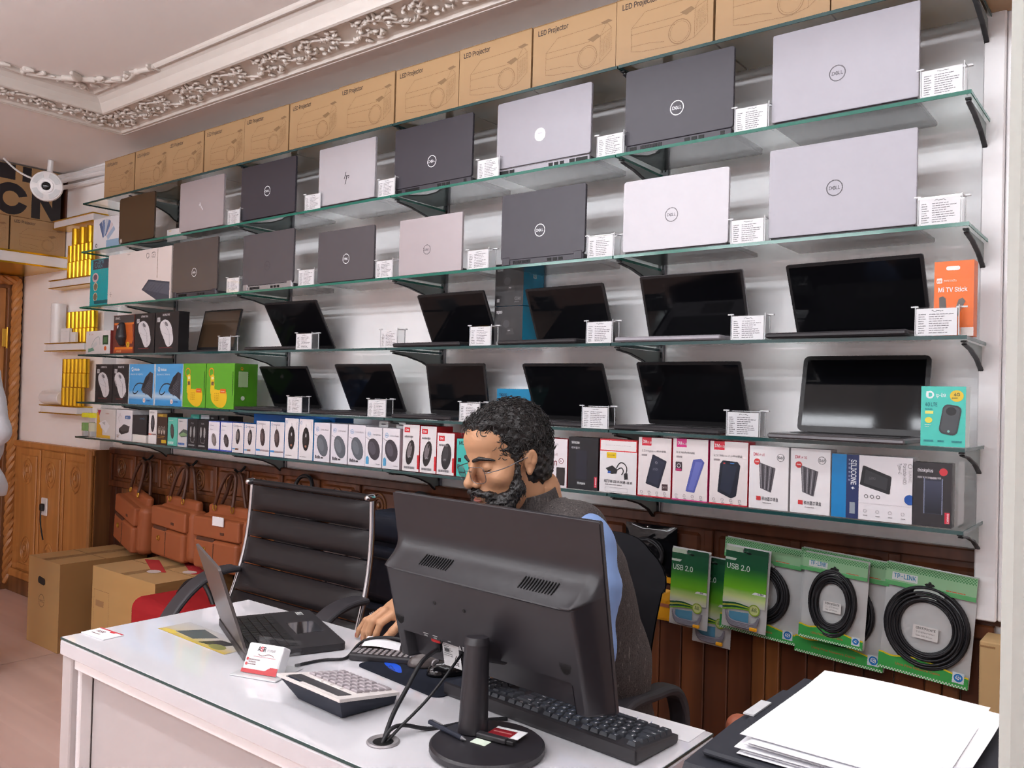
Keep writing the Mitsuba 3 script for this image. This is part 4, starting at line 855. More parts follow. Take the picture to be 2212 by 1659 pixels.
# fifth shelf
def big_mouse(a, cx, cy, s=1.0):
    L0 = a.L; a.L = []
    a.add(Polygon(spline([(cx - .034 * s, cy + .05 * s), (cx - .012 * s, cy + .062 * s), (cx + .012 * s, cy + .048 * s), (cx + .028 * s, cy), (cx + .026 * s, cy - .05 * s), (cx + .008 * s, cy - .062 * s), (cx - .014 * s, cy - .03 * s), (cx - .036 * s, cy + .02 * s)], 40, True)), (226, 224, 228))
    a.add(ln([(cx - .02 * s, cy + .05 * s), (cx + .01 * s, cy + .005 * s), (cx + .014 * s, cy - .055 * s)], .0018), (150, 148, 154)).add(ell(cx - .005 * s, cy + .042 * s, .006 * s, .012 * s, 35), (120, 118, 124)).add(ln([(cx - .034 * s, cy + .01 * s), (cx + .0, cy - .005 * s), (cx + .026 * s, cy - .01 * s)], .0012), (176, 174, 180))
    a.L = L0 + [((v - [cx, 0]) * [1.65, 1] + [cx, 0], f, c) for v, f, c in a.L]
def mm_(a, w, h):
    big_mouse(a, w * .52, .095, 1.08); a.text('MONSTER', w * .32, h - .02, .0095, (214, 210, 214), True).rect(.018, h - .048, .046, h - .026, (196, 194, 198)).text('RGB', .022, h - .04, .007, (110, 108, 112))
    a.add(ln([(.02, .03), (.06, .06), (.03, .12)], .004), (44, 42, 46)).add(ln([(w - .02, .06), (w - .05, .03)], .004), (44, 42, 46)).rect(.04, .022, w - .05, .025, (120, 40, 44))
def monster(shelf, x0, x1, lab, h=.205):
    return carton('mouse_box', shelf, x0, x1, h, .055 if shelf == 'd' else .08, [(34, 32, 35), (26, 24, 27)], mm_, lab, group='black boxes with white mice')
monster('e', -4.592, -4.405, 'black box with a white mouse at the left end of the fifth shelf')
monster('e', -4.402, -4.236, 'black box with a white mouse touching the blue telephone boxes')
def ph_(a, w, h):
    a.grad(.008, 0, w - .004, h, [(0, (64, 156, 222)), (.12, (66, 158, 224)), (.22, (190, 220, 242)), (.34, (76, 164, 226)), (1, (84, 166, 226))])
    a.text('Q', .028, h - .036, .02, (240, 246, 252), True).text('Mobile', .056, h - .034, .012, (232, 242, 250), True).text('Model NO HM96', .02, h - .056, .0085, (206, 228, 246), width=.12)
    a.add(ln(spline([(.17, .1), (.12, .108), (.06, .085), (.05, .06), (.075, .055), (.10, .07)], 24), .006), (40, 50, 66))
    a.add(Polygon([(.13, .075), (.165, .13), (.215, .165), (.24, .158), (.24, .03), (.20, .05), (.15, .06)]), (58, 58, 66)).add(Polygon([(.13, .08), (.17, .14), (.215, .168), (.205, .13), (.16, .085)]), (34, 34, 40))
    for q in range(5):
        for s in range(4): a.add(ell(.178 + s * .013, .1 - q * .012 + s * .006, .0035, .0028), (96, 96, 104))
    a.add(ell(.165, .022, .013, .012), (236, 230, 236)).text('PS', .158, .017, .009, (190, 120, 90), True).bars(.19, .016, .235, .028, 1, (40, 90, 150), 4)
for i, (x0, x1) in enumerate(((-4.236, -3.983), (-3.979, -3.722))):
    carton('phone_box', 'e', x0, x1, .205, .1, [(226, 238, 246), (200, 216, 230)], ph_, ['blue telephone box, left of its twin', 'blue telephone box beside the green boxes'][i], group='blue telephone boxes')
def gr_(a, w, h):
    s = min(w, .2)
    a.add(ring(.04, h - .042, .022, .006, 20), (224, 140, 30)).add(ln([(.048, h - .056), (.066, h - .07)], .006), (224, 140, 30))
    a.add(Polygon(spline([(.035, .13), (.04, .152), (.062, .152), (.066, .13), (.068, .085), (.05, .06), (.04, .065), (.036, .1)], 30, True)), (240, 206, 40)).add(rr(.042, .105, .062, .122, .002), (110, 90, 60)).add(rr(.043, .132, .06, .145, .003), (252, 240, 170))
    a.add(Polygon(spline([(.045, .07), (.06, .085), (.10, .085), (.16, .08), (.165, .03), (.15, .012), (.06, .025), (.045, .04)], 36, True)), (242, 200, 34)).add(rr(.115, .07, .16, .09, .002), (226, 110, 40)).rect(.12, .077, .15, .08, (250, 190, 150))
    for q in range(4):
        for z in range(3): a.add(ell(.075 + z * .013, .068 - q * .010, .004, .003), (206, 160, 24))
    a.rect(w - .012, .06, w - .009, .17, (40, 90, 30))
for i, (x0, x1) in enumerate(((-3.72, -3.527), (-3.523, -3.30))):
    t = carton('phone_box', 'e', x0, x1, .206, .12, [(96, 172, 42), (74, 140, 34)], gr_, ['green box with a yellow telephone, left of its twin', 'green box with a yellow telephone, beside the black screens'][i], group='green telephone boxes')
    if i == 1: a = Art(); a.rect(.02, .10, .07, .17, (170, 200, 150)).text('Q', .03, .176, .014, (224, 140, 30), True).add(ell(.045, .05, .01, .01), (210, 220, 200)); put_print(t, 'side_print', a, frame((x1 - x0, .0, 0), (0, 1, 0), (0, 0, 1)))
def rp_(a, W_b, h):
    w = .173; a0 = a; a = Art()
    a.text('rapoo', .012, h - .024, .012, (230, 228, 230), True, width=.036)
    a.add(ell(.075, h - .06, .03, .022), (50, 48, 50)).add(ell(.118, h - .062, .024, .02), (46, 44, 46)).add(ell(.075, h - .062, .02, .014), (66, 64, 68)).add(Polygon([(.075, .05), (.125, .05), (.115, .072), (.085, .072)]), (58, 56, 58)).rect(.085, .062, .1, .066, (150, 146, 150)).rect(.014, .014, .03, .026, (160, 158, 160)).text('C260', w - .05, .02, .01, (170, 168, 172)).bars(w - .052, .01, w - .012, .016, 1, (110, 108, 112), 4)
    a0.L = [(v * [W_b / w, 1], f, c) for v, f, c in a.L]
for i, (dz, y) in enumerate(((0, 2.335), (.152, 2.335))):
    t = carton('webcam_box', 'd', -1.935, -1.806, .150, .12, [(44, 42, 45), (14, 140, 176)], rp_, ['black webcam box with blue side, lower one of the stack', 'black webcam box with blue side, upper one of the stack'][i], group='stacked webcam boxes', y=y, dz=dz)
    a = Art(); a.add(rr(.055, .1, .075, .122, .003), (190, 214, 220)).text('S', .06, .105, .012, (20, 90, 110), True); put_print(t, 'side_print', a, frame((.129, 0, 0), (0, 1, 0), (0, 0, 1)))
t = carton('webcam_box', 'e', -1.955, -1.80, .118, .08, [(12, 140, 190), (16, 120, 164)], lambda a, w, h: a.text('rapoo', .012, h - .026, .012, (20, 60, 90), True, width=.036), 'bright blue box peeping out above the man\'s hair', y=2.385)
def tp_(a, w, h):
    a.add(ring(.02, h - .02, .009, .004, 10), (240, 252, 252)).add(sbox(.012, h - .026, .017, h - .012), (240, 252, 252)).text('tp-link', .033, h - .025, .009, (232, 250, 250), True, width=.022).add(ell(w - .02, h - .022, .0145, .0135, n=24), (240, 206, 60)).text('4G', w - .026, h - .022, .007, (60, 60, 50), True).bars(w - .03, h - .03, w - .011, h - .024, 1, (110, 100, 40), 3)
    a.text('4G LTE', .010, .094, .0085, (24, 110, 120), True, width=.026).bars(.01, .084, .034, .09, 1, (40, 130, 136), 4).rect(.010, .076, .028, .083, (244, 240, 130)).add(ell(.018, .061, .008, .007, n=20), (240, 230, 90)).bars(.01, .044, .026, .052, 2, (220, 240, 230), 5)
    a.add(affinity.rotate(rr(.044, .028, .084, .098, .012), -9, origin='center'), (58, 62, 66)).add(affinity.rotate(rr(.047, .032, .081, .094, .010), -9, origin='center'), (76, 80, 84)).add(ell(.066, .083, .011, .010), (36, 38, 42)).add(ell(.061, .036, .0028, .0028), (130, 200, 190))
    for q in range(3): a.bars(.008 + q * .03, .010, .03 + q * .03, .015, 1, (40, 130, 136), q, .8)
carton('router_box', 'e', -.483, -.386, .141, .05, [(78, 208, 192), (214, 232, 228)], tp_, 'turquoise router box with a yellow seal at the right end of the fifth shelf')
# fourth shelf
def sc_(a, w, h):
    a.text('Air-Link', .03, h - .022, .010, (200, 110, 100)).add(ln(spline([(.06, .035), (.10, .08), (.15, .09), (.16, .05)], 16), .006), (200, 206, 206)).add(Polygon([(.05, .02), (.13, .05), (.12, .07), (.06, .04)]), (226, 228, 230)).rect(.19, .05, .25, .1, (40, 70, 44)).rect(.2, .06, .24, .09, (70, 110, 70)).add(ell(.22, .03, .014, .012), (226, 110, 50)).add(Polygon([(.03, .01), (.1, .02), (.08, .035), (.03, .03)]), (120, 170, 150))
carton('cable_box', 'd', -4.715, -4.442, .125, .06, [(240, 236, 236), (140, 60, 56)], sc_, 'small white box with a cable picture at the left end of the fourth shelf')
def ob_(a, w, h):
    a.rect(.004, h - .04, w - .004, h - .002, (70, 66, 68)).text('BMAX', .02, h - .022, .012, (210, 206, 206), True).rect(.01, h - .05, w - .006, h - .040, (226, 120, 50)).add(Polygon([(.045, h - .05), (w - .02, h - .05), (w - .008, .07), (w - .02, .05), (.05, .05)]), (206, 100, 38)).grad(.01, .002, w - .01, .022, [(0, (150, 60, 30)), (1, (196, 90, 40))]).rect(.02, .022, w - .01, .034, (236, 130, 40)).text('MOUSE', .04, .007, .01, (240, 170, 120), True).add(ell(w - .06, .045, .017, .015), (236, 180, 40)).text('5', w - .065, .038, .014, (150, 80, 20), True)
t = carton('mouse_package', 'd', -4.412, -4.195, .2, .035, [(110, 48, 38), (90, 40, 34)], ob_, 'orange blister pack holding a small dark mouse', group=None)
t.part('mouse', hull((.105, -.008, .14, .022), (.112, -.012, .085, .03), (.11, -.008, .06, .022), n=2), 'm_monitor', smooth=60)
t.part('mouse_wheel', box(.102, .112, -.034, -.02, .125, .145, .003), 'm_strip_grey')
monster('d', -4.189, -3.996, 'black box with a white mouse, right of the orange blister pack', .2)
monster('d', -3.99, -3.775, 'black box with a white mouse, beside the screen with painted brown reflection', .2)
def tv_(a, w, h):
    a.add(rr(.026, h - .022, .056, h - .012, .005), (250, 246, 240)).add(rr(.006, h - .052, .018, h - .040, .002), (250, 240, 230)).text('mi', .0075, h - .0495, .006, (226, 100, 20), True).text('androidtv', .021, h - .049, .0062, (252, 226, 200), width=.028).text('Mi TV Stick', .010, h - .073, .0105, (253, 244, 236), True, width=.062)
    a.add(Polygon([(.014, .04), (.03, .038), (.026, .09), (.02, .095), (.012, .092)]), (86, 80, 78)).add(Polygon([(.042, .05), (.052, .046), (.068, .082), (.062, .09), (.054, .086)]), (100, 90, 84)).rect(.06, .0, w, .02, (240, 230, 224))
carton('tv_stick_box', 'd', -.463, -.377, .178, .045, [(238, 112, 30), (216, 96, 24)], tv_, 'tall orange package with a hang hole at the right end of the fourth shelf', y=2.20)
# third and second shelf, left end
def tb_(a, w, h):
    a.rect(.03, h - .055, w, h - .004, (56, 60, 76)).add(ring(.065, h - .03, .016, .003, 12), (90, 170, 190)).text('BYTE', .09, h - .026, .018, (90, 160, 180), True).text('BOX', .09, h - .048, .016, (80, 140, 160), True).add(ell(.06, h - .10, .034, .026), (216, 190, 196)).add(ell(.06, h - .098, .022, .016), (110, 90, 110)).add(ell(.065, h - .15, .026, .02), (120, 110, 90)).add(ring(.065, h - .15, .024, .005, 12), (220, 214, 190)).add(ell(.065, h - .205, .026, .02), (120, 110, 90)).add(ring(.065, h - .205, .024, .005, 12), (220, 214, 190)).add(rr(.055, .012, w, .03, .006), (24, 90, 100))
carton('speaker_box', 'c', -4.708, -4.496, .256, .08, [(26, 168, 176), (24, 136, 146)], tb_, 'teal box with two round pictures beside the big white carton', y=2.19)
def lb_(a, w, h):
    a.add(ring(.405, h - .032, .014, .003, 10), (70, 70, 74)).add(rr(.447, h - .046, .477, h - .018, .004).difference(rr(.4495, h - .0435, .4745, h - .0205, .003)), (70, 70, 74)).text('z', .455, h - .04, .014, (70, 70, 74)).rect(.50, h * .42, .503, h - .005, (170, 150, 130)).add(ln([(.035, .04), (.035, .066)], .002).union(ln([(.022, .053), (.048, .053)], .002)), (120, 116, 116)).add(Polygon([(.355, .06), (.42, .108), (.62, .085), (.62, .0), (.5, .002)]), (66, 70, 84)).add(Polygon([(.37, .06), (.425, .098), (.62, .076), (.62, .02)]), (84, 88, 102)).rect(.2, h - .014, .23, h - .008, (200, 190, 186))
    for q in range(6): a.add(ln([(.38 + q * .02, .058 - q * .008), (.435 + q * .03, .094 - q * .004)], .0014), (52, 56, 68))
carton('laptop_carton', 'c', -4.494, -3.862, .262, .07, [(238, 226, 222), (216, 204, 200)], lb_, 'big white laptop carton left of the brownish grey laptop', y=2.184)
def bl_(a, w, h):
    for q, c in enumerate(((90, 110, 150), (120, 140, 180), (200, 210, 226), (110, 134, 176), (226, 214, 220), (170, 190, 216))):
        a0 = math.radians(118 - q * 17); u = (math.cos(a0), math.sin(a0)); n_ = (-u[1] * .013, u[0] * .013); o = (.135, .04)
        a.add(Polygon([(o[0] + u[0] * .03 - n_[0], o[1] + u[1] * .03 - n_[1]), (o[0] + u[0] * .12 - n_[0], o[1] + u[1] * .12 - n_[1]), (o[0] + u[0] * .12 + n_[0], o[1] + u[1] * .12 + n_[1]), (o[0] + u[0] * .03 + n_[0], o[1] + u[1] * .03 + n_[1])]).intersection(sbox(0, 0, w, h)), c)
    a.add(ring(.04, .025, .011, .004, 10), (90, 90, 96)).rect(.15, .005, w, .045, (150, 184, 214))
carton('paper_box', 'b', -4.69, -4.40, .170, .08, [(236, 236, 242), (210, 212, 220)], bl_, 'white box with a fan of blue stripes left of the glossy dark laptop', y=2.19)
carton('white_carton', 'b', -4.05, -3.86, .062, .1, (236, 228, 228), lambda a, w, h: a.rect(.02, .052, .04, .056, (230, 200, 120)), 'low white box lying between the first two laptops of the upper shelf', y=2.26)
# ------------------------------------------------------------------ lit ledges on the white pier, with gold rolls
LED = [(2.345, -5.44, -4.935), (1.98, -5.47, -4.95), (1.595, -5.50, -5.00), (1.217, -5.545, -5.055)]
for i, (z, x0, x1) in enumerate(LED):
    t = Thing('wall_ledge', 'white ledge with gold edging on the pier, %s from the top' % ORD[i], 'shelf', 'gold-edged white ledges')
    t.part('board', box(x0, x1, 2.30, 2.389, z - .028, z + .012, .002), 'm_white')
    t.part('gold_edge', cat_([box(x0 - .004, x1 + .004, 2.294, 2.389, z + .0125, z + .018), box(x0 - .004, x1 + .004, 2.294, 2.389, z - .034, z - .0285)]), 'm_gold')
ROLL = {}
def roll_mesh(h, r=.022):
    k = (h, r)
    if k not in ROLL: ROLL[k] = mikit.ply(lathe([(0, 0), (r - .002, 0), (r, .002), (r, h - .002), (r - .002, h), (r * .55, h), (r * .5, h - .004), (0, h - .004)], 18), 'm_gold', smooth=40)
    return ROLL[k]
RC = {}
def roll(x, y, z, h, lab, grp, r=.022):
    n = RC.get(grp, 0); RC[grp] = n + 1
    t = Thing('gold_roll', lab.replace('gold foil roll', 'gold foil roll, %s from the left' % ORD[n]), 'roll', grp, tw=T().translate([x, y, z])); t.whole(roll_mesh(h, r), None)
Z2, Z3, Z4 = LED[1][0] + .0185, LED[2][0] + .0185, LED[3][0] + .0185
for k in range(6): roll(-5.27 + k * .05, 2.335, Z2, .1, 'gold foil roll in the bottom tier, second ledge', 'gold rolls, second ledge, bottom tier')
for k in range(6): roll(-5.268 + k * .05, 2.335, Z2 + .1005, .1, 'gold foil roll in the middle tier, second ledge', 'gold rolls, second ledge, middle tier')
for k in range(3): roll(-5.22 + k * .095, 2.335, Z2 + .201, .1, 'gold foil roll in the top tier, second ledge', 'gold rolls, second ledge, top tier')
for k in range(7): roll(-5.28 + k * .05, 2.345, Z3, .085, 'gold foil roll in the lower tier on the third ledge', 'gold rolls, third ledge, lower tier')
for k in range(7): roll(-5.28 + k * .05, 2.345, Z3 + .0855, .1, 'gold foil roll in the upper tier on the third ledge', 'gold rolls, third ledge, upper tier')
for k in range(5): roll(-5.29 + k * .05, 2.335, Z4, .11, 'gold foil roll in the bottom tier on the fourth ledge', 'gold rolls, fourth ledge, bottom tier')
for k in range(7): roll(-5.36 + k * .05, 2.345, Z4 + .1105, .085, 'gold foil roll in the middle tier on the fourth ledge', 'gold rolls, fourth ledge, middle tier') if k > 0 else None
for k in range(6): roll(-5.31 + k * .05, 2.345, Z4 + .196, .085, 'gold foil roll in the top tier on the fourth ledge', 'gold rolls, fourth ledge, top tier')
t = Thing('paper_roll', 'tall white paper roll standing on the third ledge', 'roll', tw=T().translate([-5.42, 2.335, Z3])); t.whole(mikit.ply(lathe([(0, 0), (.04, 0), (.042, .003), (.042, .24), (.04, .243), (.014, .243), (.013, .238), (0, .238)], 28), 'm_plastic_white', smooth=40), None)
t = Thing('paper_roll', 'white paper roll lying on the fourth ledge', 'roll', tw=T().translate([-5.56, 2.335, Z4 + .044]).rotate([0, 1, 0], 90)); t.whole(mikit.ply(lathe([(0, 0), (.04, 0), (.043, .003), (.043, .25), (.04, .253), (.014, .253), (.013, .248), (0, .248)], 28), 'm_plastic_white', smooth=40), None)
for i, (x, w, h) in enumerate(((-5.30, .11, .085), (-5.17, .06, .06))):
    t = Thing('small_carton', ['white carton in front of the gold rolls on the third ledge', 'smallest white carton on the third ledge'][i], 'box'); t.part('body', box(x, x + w, 2.30, 2.318, Z3, Z3 + h, .001), 'm_plastic_white'); t.part('lid_edge', box(x, x + w, 2.2992, 2.30, Z3 + h * .78, Z3 + h * .79), 'm_card_grey')
# ledge along the left wall, its cartons
LX = -5.455
t = Thing('wall_ledge', 'long white ledge with gold trim over the wooden door', 'shelf')
t.part('board', box(XL, LX, -2.5, 2.389, 2.085, 2.145, .002), 'm_white')
t.part('gold_edge', cat_([box(XL, LX + .005, -2.5, 2.389, 2.1455, 2.155), box(XL, LX + .005, -2.5, 2.389, 2.075, 2.0845)]), 'm_gold')
CRT = Art(); 
for k in range(4):
    y1 = 2.385 - k * .325
    t = Thing('projector_carton', 'brown projector carton on the ledge over the door, %s from the corner' % ORD[k], 'carton', 'projector cartons over the door',
              tw=T().translate([LX - .015, y1 - .32, 2.156]).rotate([0, 0, 1], 90).scale([1, 1, 1.0]))
    t.part('body', CART, None); t.part('print', PRINT, None); t.part('flap_edge', FLAP, None)
t = Thing('sign_carton', 'large brown carton with thick black letters under the ceiling', 'carton')
m, c = cbox(0, 1.12, 0, .38, 0, .308, (178, 142, 100), (156, 122, 84)); M = frame((LX - .02, 1.225, 2.361), (0, 1, 0), (-1, 0, 0))
M = np.array([[0, -1, 0, LX - .02], [1, 0, 0, 1.225], [0, 0, 1, 2.361], [0, 0, 0, 1.0]])
t.part('body', xf(m, M), 'print', color=c)
a = Art(); K = (40, 36, 40)
def stencil(a, ch, x, y, w, h, s):
    if ch == 'C': a.add(affinity.translate(affinity.scale(ring(0, 0, 1, s / w * 2, 24).difference(Polygon([(0, 0), (2, .62), (2, -.62)])), w / 2, h / 2, origin=(0, 0)), x + w / 2, y + h / 2), K)
    if ch == 'O': a.add(affinity.translate(affinity.scale(ring(0, 0, 1, s / w * 2, 24), w / 2, h / 2, origin=(0, 0)), x + w / 2, y + h / 2), K)
    if ch == 'N': a.rect(x, y, x + s, y + h, K).rect(x + w - s, y, x + w, y + h, K).add(Polygon([(x, y + h), (x + s * 1.1, y + h), (x + w, y), (x + w - s * 1.1, y)]), K)
    if ch == 'E': a.rect(x, y, x + s, y + h, K); [a.rect(x, yy, x + w, yy + s * .8, K) for yy in (y, y + h / 2 - s * .4, y + h - s * .8)]
    if ch == 'L': a.rect(x, y, x + s, y + h, K).rect(x, y, x + w, y + s * .8, K)
stencil(a, 'C', .745, .006, .19, .19, .05); stencil(a, 'N', .955, .006, .17, .185, .05); stencil(a, 'E', .70, .215, .16, .09, .045); stencil(a, 'L', .90, .215, .2, .09, .05); stencil(a, 'O', .53, .006, .19, .19, .05)
put_print(t, 'print', a, frame((LX - .02, 1.225, 2.361), (0, 1, 0), (0, 0, 1)))
t = Thing('dark_carton', 'dark maroon carton with thin line pattern between the lettered carton and the pier', 'carton')
m, c = cbox(0, .0085, 0, .38, 0, .30, (70, 40, 44), (60, 34, 38)); t.part('body', box(LX - .4, LX - .02, 2.379, 2.3885, 2.361, 2.66), 'm_brown_dark')
# security camera under the ceiling border
C0 = np.array([-5.20, 2.15, 2.515]); n = np.array([.83, -.55, -.10]); n /= np.linalg.norm(n)
t = Thing('security_camera', 'round white bulb security camera hanging at the ceiling near the left corner', 'camera')
u = np.cross([0, 0, 1.0], n); u /= np.linalg.norm(u); M = frame(C0, u, np.cross(n, u))
t.part('housing', xf(lathe([(0, -.05), (.05, -.045), (.082, -.012), (.088, 0), (.084, .012), (.045, .016), (.04, .014), (0, .014)], 32), M), 'm_plastic_white', smooth=40)
t.part('lens', xf(lathe([(0, .03), (.014, .027), (.022, .016), (.024, .0145), (0, .0145)], 24), M), 'm_black_gloss', smooth=40)
t.part('lens_ring', xf(lathe([(.026, .0145), (.026, .02), (.038, .02), (.038, .0145)], 28), M), 'm_white')
for k in range(4):
    g = Point(0, 0).buffer(.076).difference(Point(0, 0).buffer(.048)).intersection(Polygon([(0, 0)] + [(.2 * math.cos(math.radians(x)), .2 * math.sin(math.radians(x))) for x in np.linspace(k * 90 + 14, k * 90 + 76, 8)]))
    t.part('light_panel', xf(prism(g, .003, None), M @ np.array([[1, 0, 0, 0], [0, 1, 0, 0], [0, 0, 1, .0135], [0, 0, 0, 1.0]])), 'm_card_grey')
t.part('stem', tube([C0 - n * .04, C0 - n * .06 + [0, 0, .05], (C0[0] - .03, C0[1] + .03, ZS)], .016, 10), 'm_plastic_white', smooth=50)
t.part('cable', tube(spline([C0 - n * .05 + [0, 0, .02], C0 + [-.13, -.1, .08], C0 + [-.2, -.16, .158]], 16), .006, 6), 'm_plastic_white', smooth=50)
for i in range(3):
    t = Thing('ceiling_pipe', 'white pipe of the bundle between the pier and the cartons, %s from the top' % ORD[i], 'pipe', 'white pipes')
    t.whole(tube(spline([(-5.62, 2.33, 2.655 - i * .035), (-5.2, 2.36, 2.645 - i * .035 + .01 * (i % 2)), (-4.8, 2.40, 2.65 - i * .035), (-4.5, 2.43, 2.648 - i * .035)], 20), .015, 8), 'm_plastic_white', smooth=50)
# sockets
for i, (x, y, z) in enumerate(((-5.52, 2.34, .60), (-4.66, YB - .031, .5))):
    t = Thing('wall_socket', ['white wall socket on the carved oak panel', 'white wall socket on the wainscot under the leather bags'][i], 'socket')
    t.part('plate', box(x - .04, x + .04, y - .01, y, z - .055, z + .055, .004), 'm_plastic_white')
    t.part('plug', cat_([box(x - .018, x + .018, y - .03, y - .01, z - .025, z + .02, .006), tube(spline([(x, y - .025, z - .02), (x + .01, y - .03, z - .08), (x + .03, y - .02, z - .2)], 12), .004, 6)]), 'm_black')

# ------------------------------------------------------------------ leather bags on hooks
def leather_bag(x, z, tilt, yaw, label, tag=False, sc=1.0, pocket='strap'):
    t = Thing('leather_bag', label, 'bag', 'brown leather bags', tw=T().translate([x, 2.375, z]).rotate([0, 0, 1], yaw).rotate([0, 1, 0], tilt).scale([sc, sc, sc * .86]))
    t.part('body', rbox(-.20, .20, -.055, .045, -.16, .15, .045, n=3), 'm_brown', smooth=50)
    t.part('handle_collar', rbox(-.17, .17, -.02, .02, .10, .20, .018), 'm_brown', smooth=50)
    t.part('flap', cat_([rbox(-.205, .16, -.078, -.02, .02, .135, .012)]), 'm_brown', smooth=50)
    p = t.part('pocket', rbox(-.195, .15, -.082, -.02, -.155, .015, .02, n=2), 'm_brown', smooth=50)
    t.part('pocket_gap', box(-.17, -.03, -.08, -.06, -.0, .022, .003), 'm_brown_dark')
    t.part('seam', box(-.028, -.024, -.0835, -.06, -.14, -.002), 'm_brown_dark', parent=p)
    t.part('buckle', tube([(-.1 + .012 * math.cos(a), -.085, -.045 + .014 * math.sin(a)) for a in np.linspace(0, 2 * np.pi, 14, endpoint=False)], .003, 6, True), 'm_brass', parent=p)
    for s in (-.10, .04):
        t.part('strap_ring', tube([(s + .012 * math.cos(a), -.03, .185 + .018 * math.sin(a)) for a in np.linspace(0, 2 * np.pi, 14, endpoint=False)], .003, 6, True), 'm_brass')
    t.part('handle', tube(spline([(-.10, -.028, .2), (-.075, -.02, .29), (-.03, .0, .38), (.0, .0, .385), (.03, -.01, .29), (.04, -.028, .2)], 26), .009, 8), 'm_brown_dark', smooth=50)
    t.part('handle', tube(spline([(-.12, .02, .19), (-.08, .03, .29), (-.03, .03, .38), (.0, .03, .385), (.04, .03, .3), (.08, .02, .19)], 26), .009, 8), 'm_brown_dark', smooth=50)
    t.part('emblem', box(.02, .05, -.0795, -.07, .05, .065), 'm_brown_dark')
    if tag: t.part('price_tag', box(-.03, .055, -.088, -.084, .10, .15), 'm_paper')
    h = Thing('wall_hook', 'dark hook holding ' + label, 'hook'); h.whole(tube(spline([(x, YB - .03, z + .36), (x, YB - .07, z + .335), (x, YB - .09, z + .35)], 10), .006, 6), 'm_black')
leather_bag(-4.44, .625, 7, -12, 'brown leather bag hanging tilted, first from the left', sc=1.0)
leather_bag(-4.0, .625, 1, -4, 'brown leather bag hanging straight in the middle of three', sc=1.0)
leather_bag(-3.575, .625, 0, 2, 'brown leather bag with a white tag beside the black chair', tag=True, sc=1.0)
t = Thing('leather_bag', 'greyish brown bag half hidden behind the black ribbed chair', 'bag'); t.part('body', rbox(-2.90, -2.60, 2.36, 2.44, .45, .80, .04, n=2), 'm_lid_taupe', smooth=50); t.part('zip', tube(spline([(-2.88, 2.36, .5), (-2.75, 2.352, .66), (-2.62, 2.36, .72)], 14), .004, 6), 'm_black'); t.part('handle', tube(spline([(-2.82, 2.40, .8), (-2.78, 2.42, .93), (-2.72, 2.42, .93), (-2.68, 2.40, .8)], 16), .008, 8), 'm_brown_dark', smooth=50)
# backpack
t = Thing('backpack', 'dark navy backpack hanging on the wainscot behind the man\'s hand', 'backpack')
t.part('body', rbox(-2.52, -2.18, 2.26, 2.42, .40, .90, .07, n=3), 'm_navy', smooth=50)
t.part('top_flap', rbox(-2.50, -2.20, 2.235, 2.40, .78, .905, .05, n=2), 'm_navy', smooth=50)
t.part('pocket', rbox(-2.50, -2.20, 2.225, 2.30, .57, .77, .025, n=2), 'm_navy', smooth=50)
t.part('pocket', rbox(-2.51, -2.19, 2.215, 2.30, .42, .555, .03, n=2), 'm_navy', smooth=50)
t.part('zip', cat_([tube([(-2.47, 2.222, .735), (-2.23, 2.222, .735)], .004, 6), tube([(-2.49, 2.212, .535), (-2.21, 2.212, .535)], .004, 6), tube([(-2.47, 2.222, .735), (-2.47, 2.222, .66)], .005, 6)]), 'm_black')
t.part('top_handle', tube(spline([(-2.40, 2.38, .89), (-2.37, 2.41, .965), (-2.33, 2.41, .965), (-2.30, 2.38, .89)], 14), .009, 8), 'm_black', smooth=50)
t = Thing('dark_bag', 'dark bag top showing above the backrest of the ribbed chair', 'bag'); t.part('body', rbox(-3.22, -2.94, 2.34, 2.42, .62, .90, .05, n=2), 'm_black', smooth=50); t.part('handle', tube(spline([(-3.15, 2.40, .89), (-3.12, 2.42, .97), (-3.05, 2.42, .97), (-3.02, 2.40, .89)], 16), .009, 8), 'm_black', smooth=50)

# ------------------------------------------------------------------ cable packs hanging on the wainscot at the right
def pouch(w, h, bulge=.012, nx=16, ny=20, seed=0):
    """Puffed plastic pouch front and back; local x right, z up, -y to the room."""
    R = np.random.RandomState(seed)
    u, v = np.meshgrid(np.linspace(0, 1, nx), np.linspace(0, 1, ny))
    k = (np.sin(np.pi * u) * np.sin(np.pi * v)) ** .5 * bulge + R.uniform(-1, 1, u.shape) * .0010
    k[0] = k[-1] = 0; k[:, 0] = k[:, -1] = 0
    X, Z = u * w, v * h
    f = np.column_stack([X.ravel(), -k.ravel(), Z.ravel()]); b = np.column_stack([X.ravel(), k.ravel() * .3 + .001, Z.ravel()])
    F = []
    for j in range(ny - 1):
        for i in range(nx - 1):
            a = j * nx + i; F += [(a, a + 1, a + nx + 1), (a, a + nx + 1, a + nx)]
    F = np.array(F); return TM(np.vstack([f, b]), np.vstack([F, F[:, ::-1] + nx * ny]))
def checker(a, x0, y0, x1, y1, s, c):
    g = []; j = 0; y = y0
    while y < y1 - s / 2:
        x = x0 + (s if j % 2 else 0)
        while x < x1: g.append(sbox(x, y, min(x + s, x1), min(y + s, y1))); x += 2 * s
        y += s; j += 1
    a.add(shapely.MultiPolygon(g), c)
def coil(cx, cz, rx, rz, r, n, y, seed):
    R = random.Random(seed); out = []
    for k in range(n):
        s = 1 + (k - n / 2) * .036; ph = R.uniform(0, 6.28); e = R.uniform(-.0025, .0025)
        a = np.linspace(0, 2 * np.pi, 40, endpoint=False)
        out.append(tube(np.column_stack([cx + rx * s * np.cos(a) + e, y + .004 * np.sin(2 * a + ph) - .003 * (k % 3), cz + rz * s * np.sin(a) + e]), r, 6, True))
    return cat_(out)
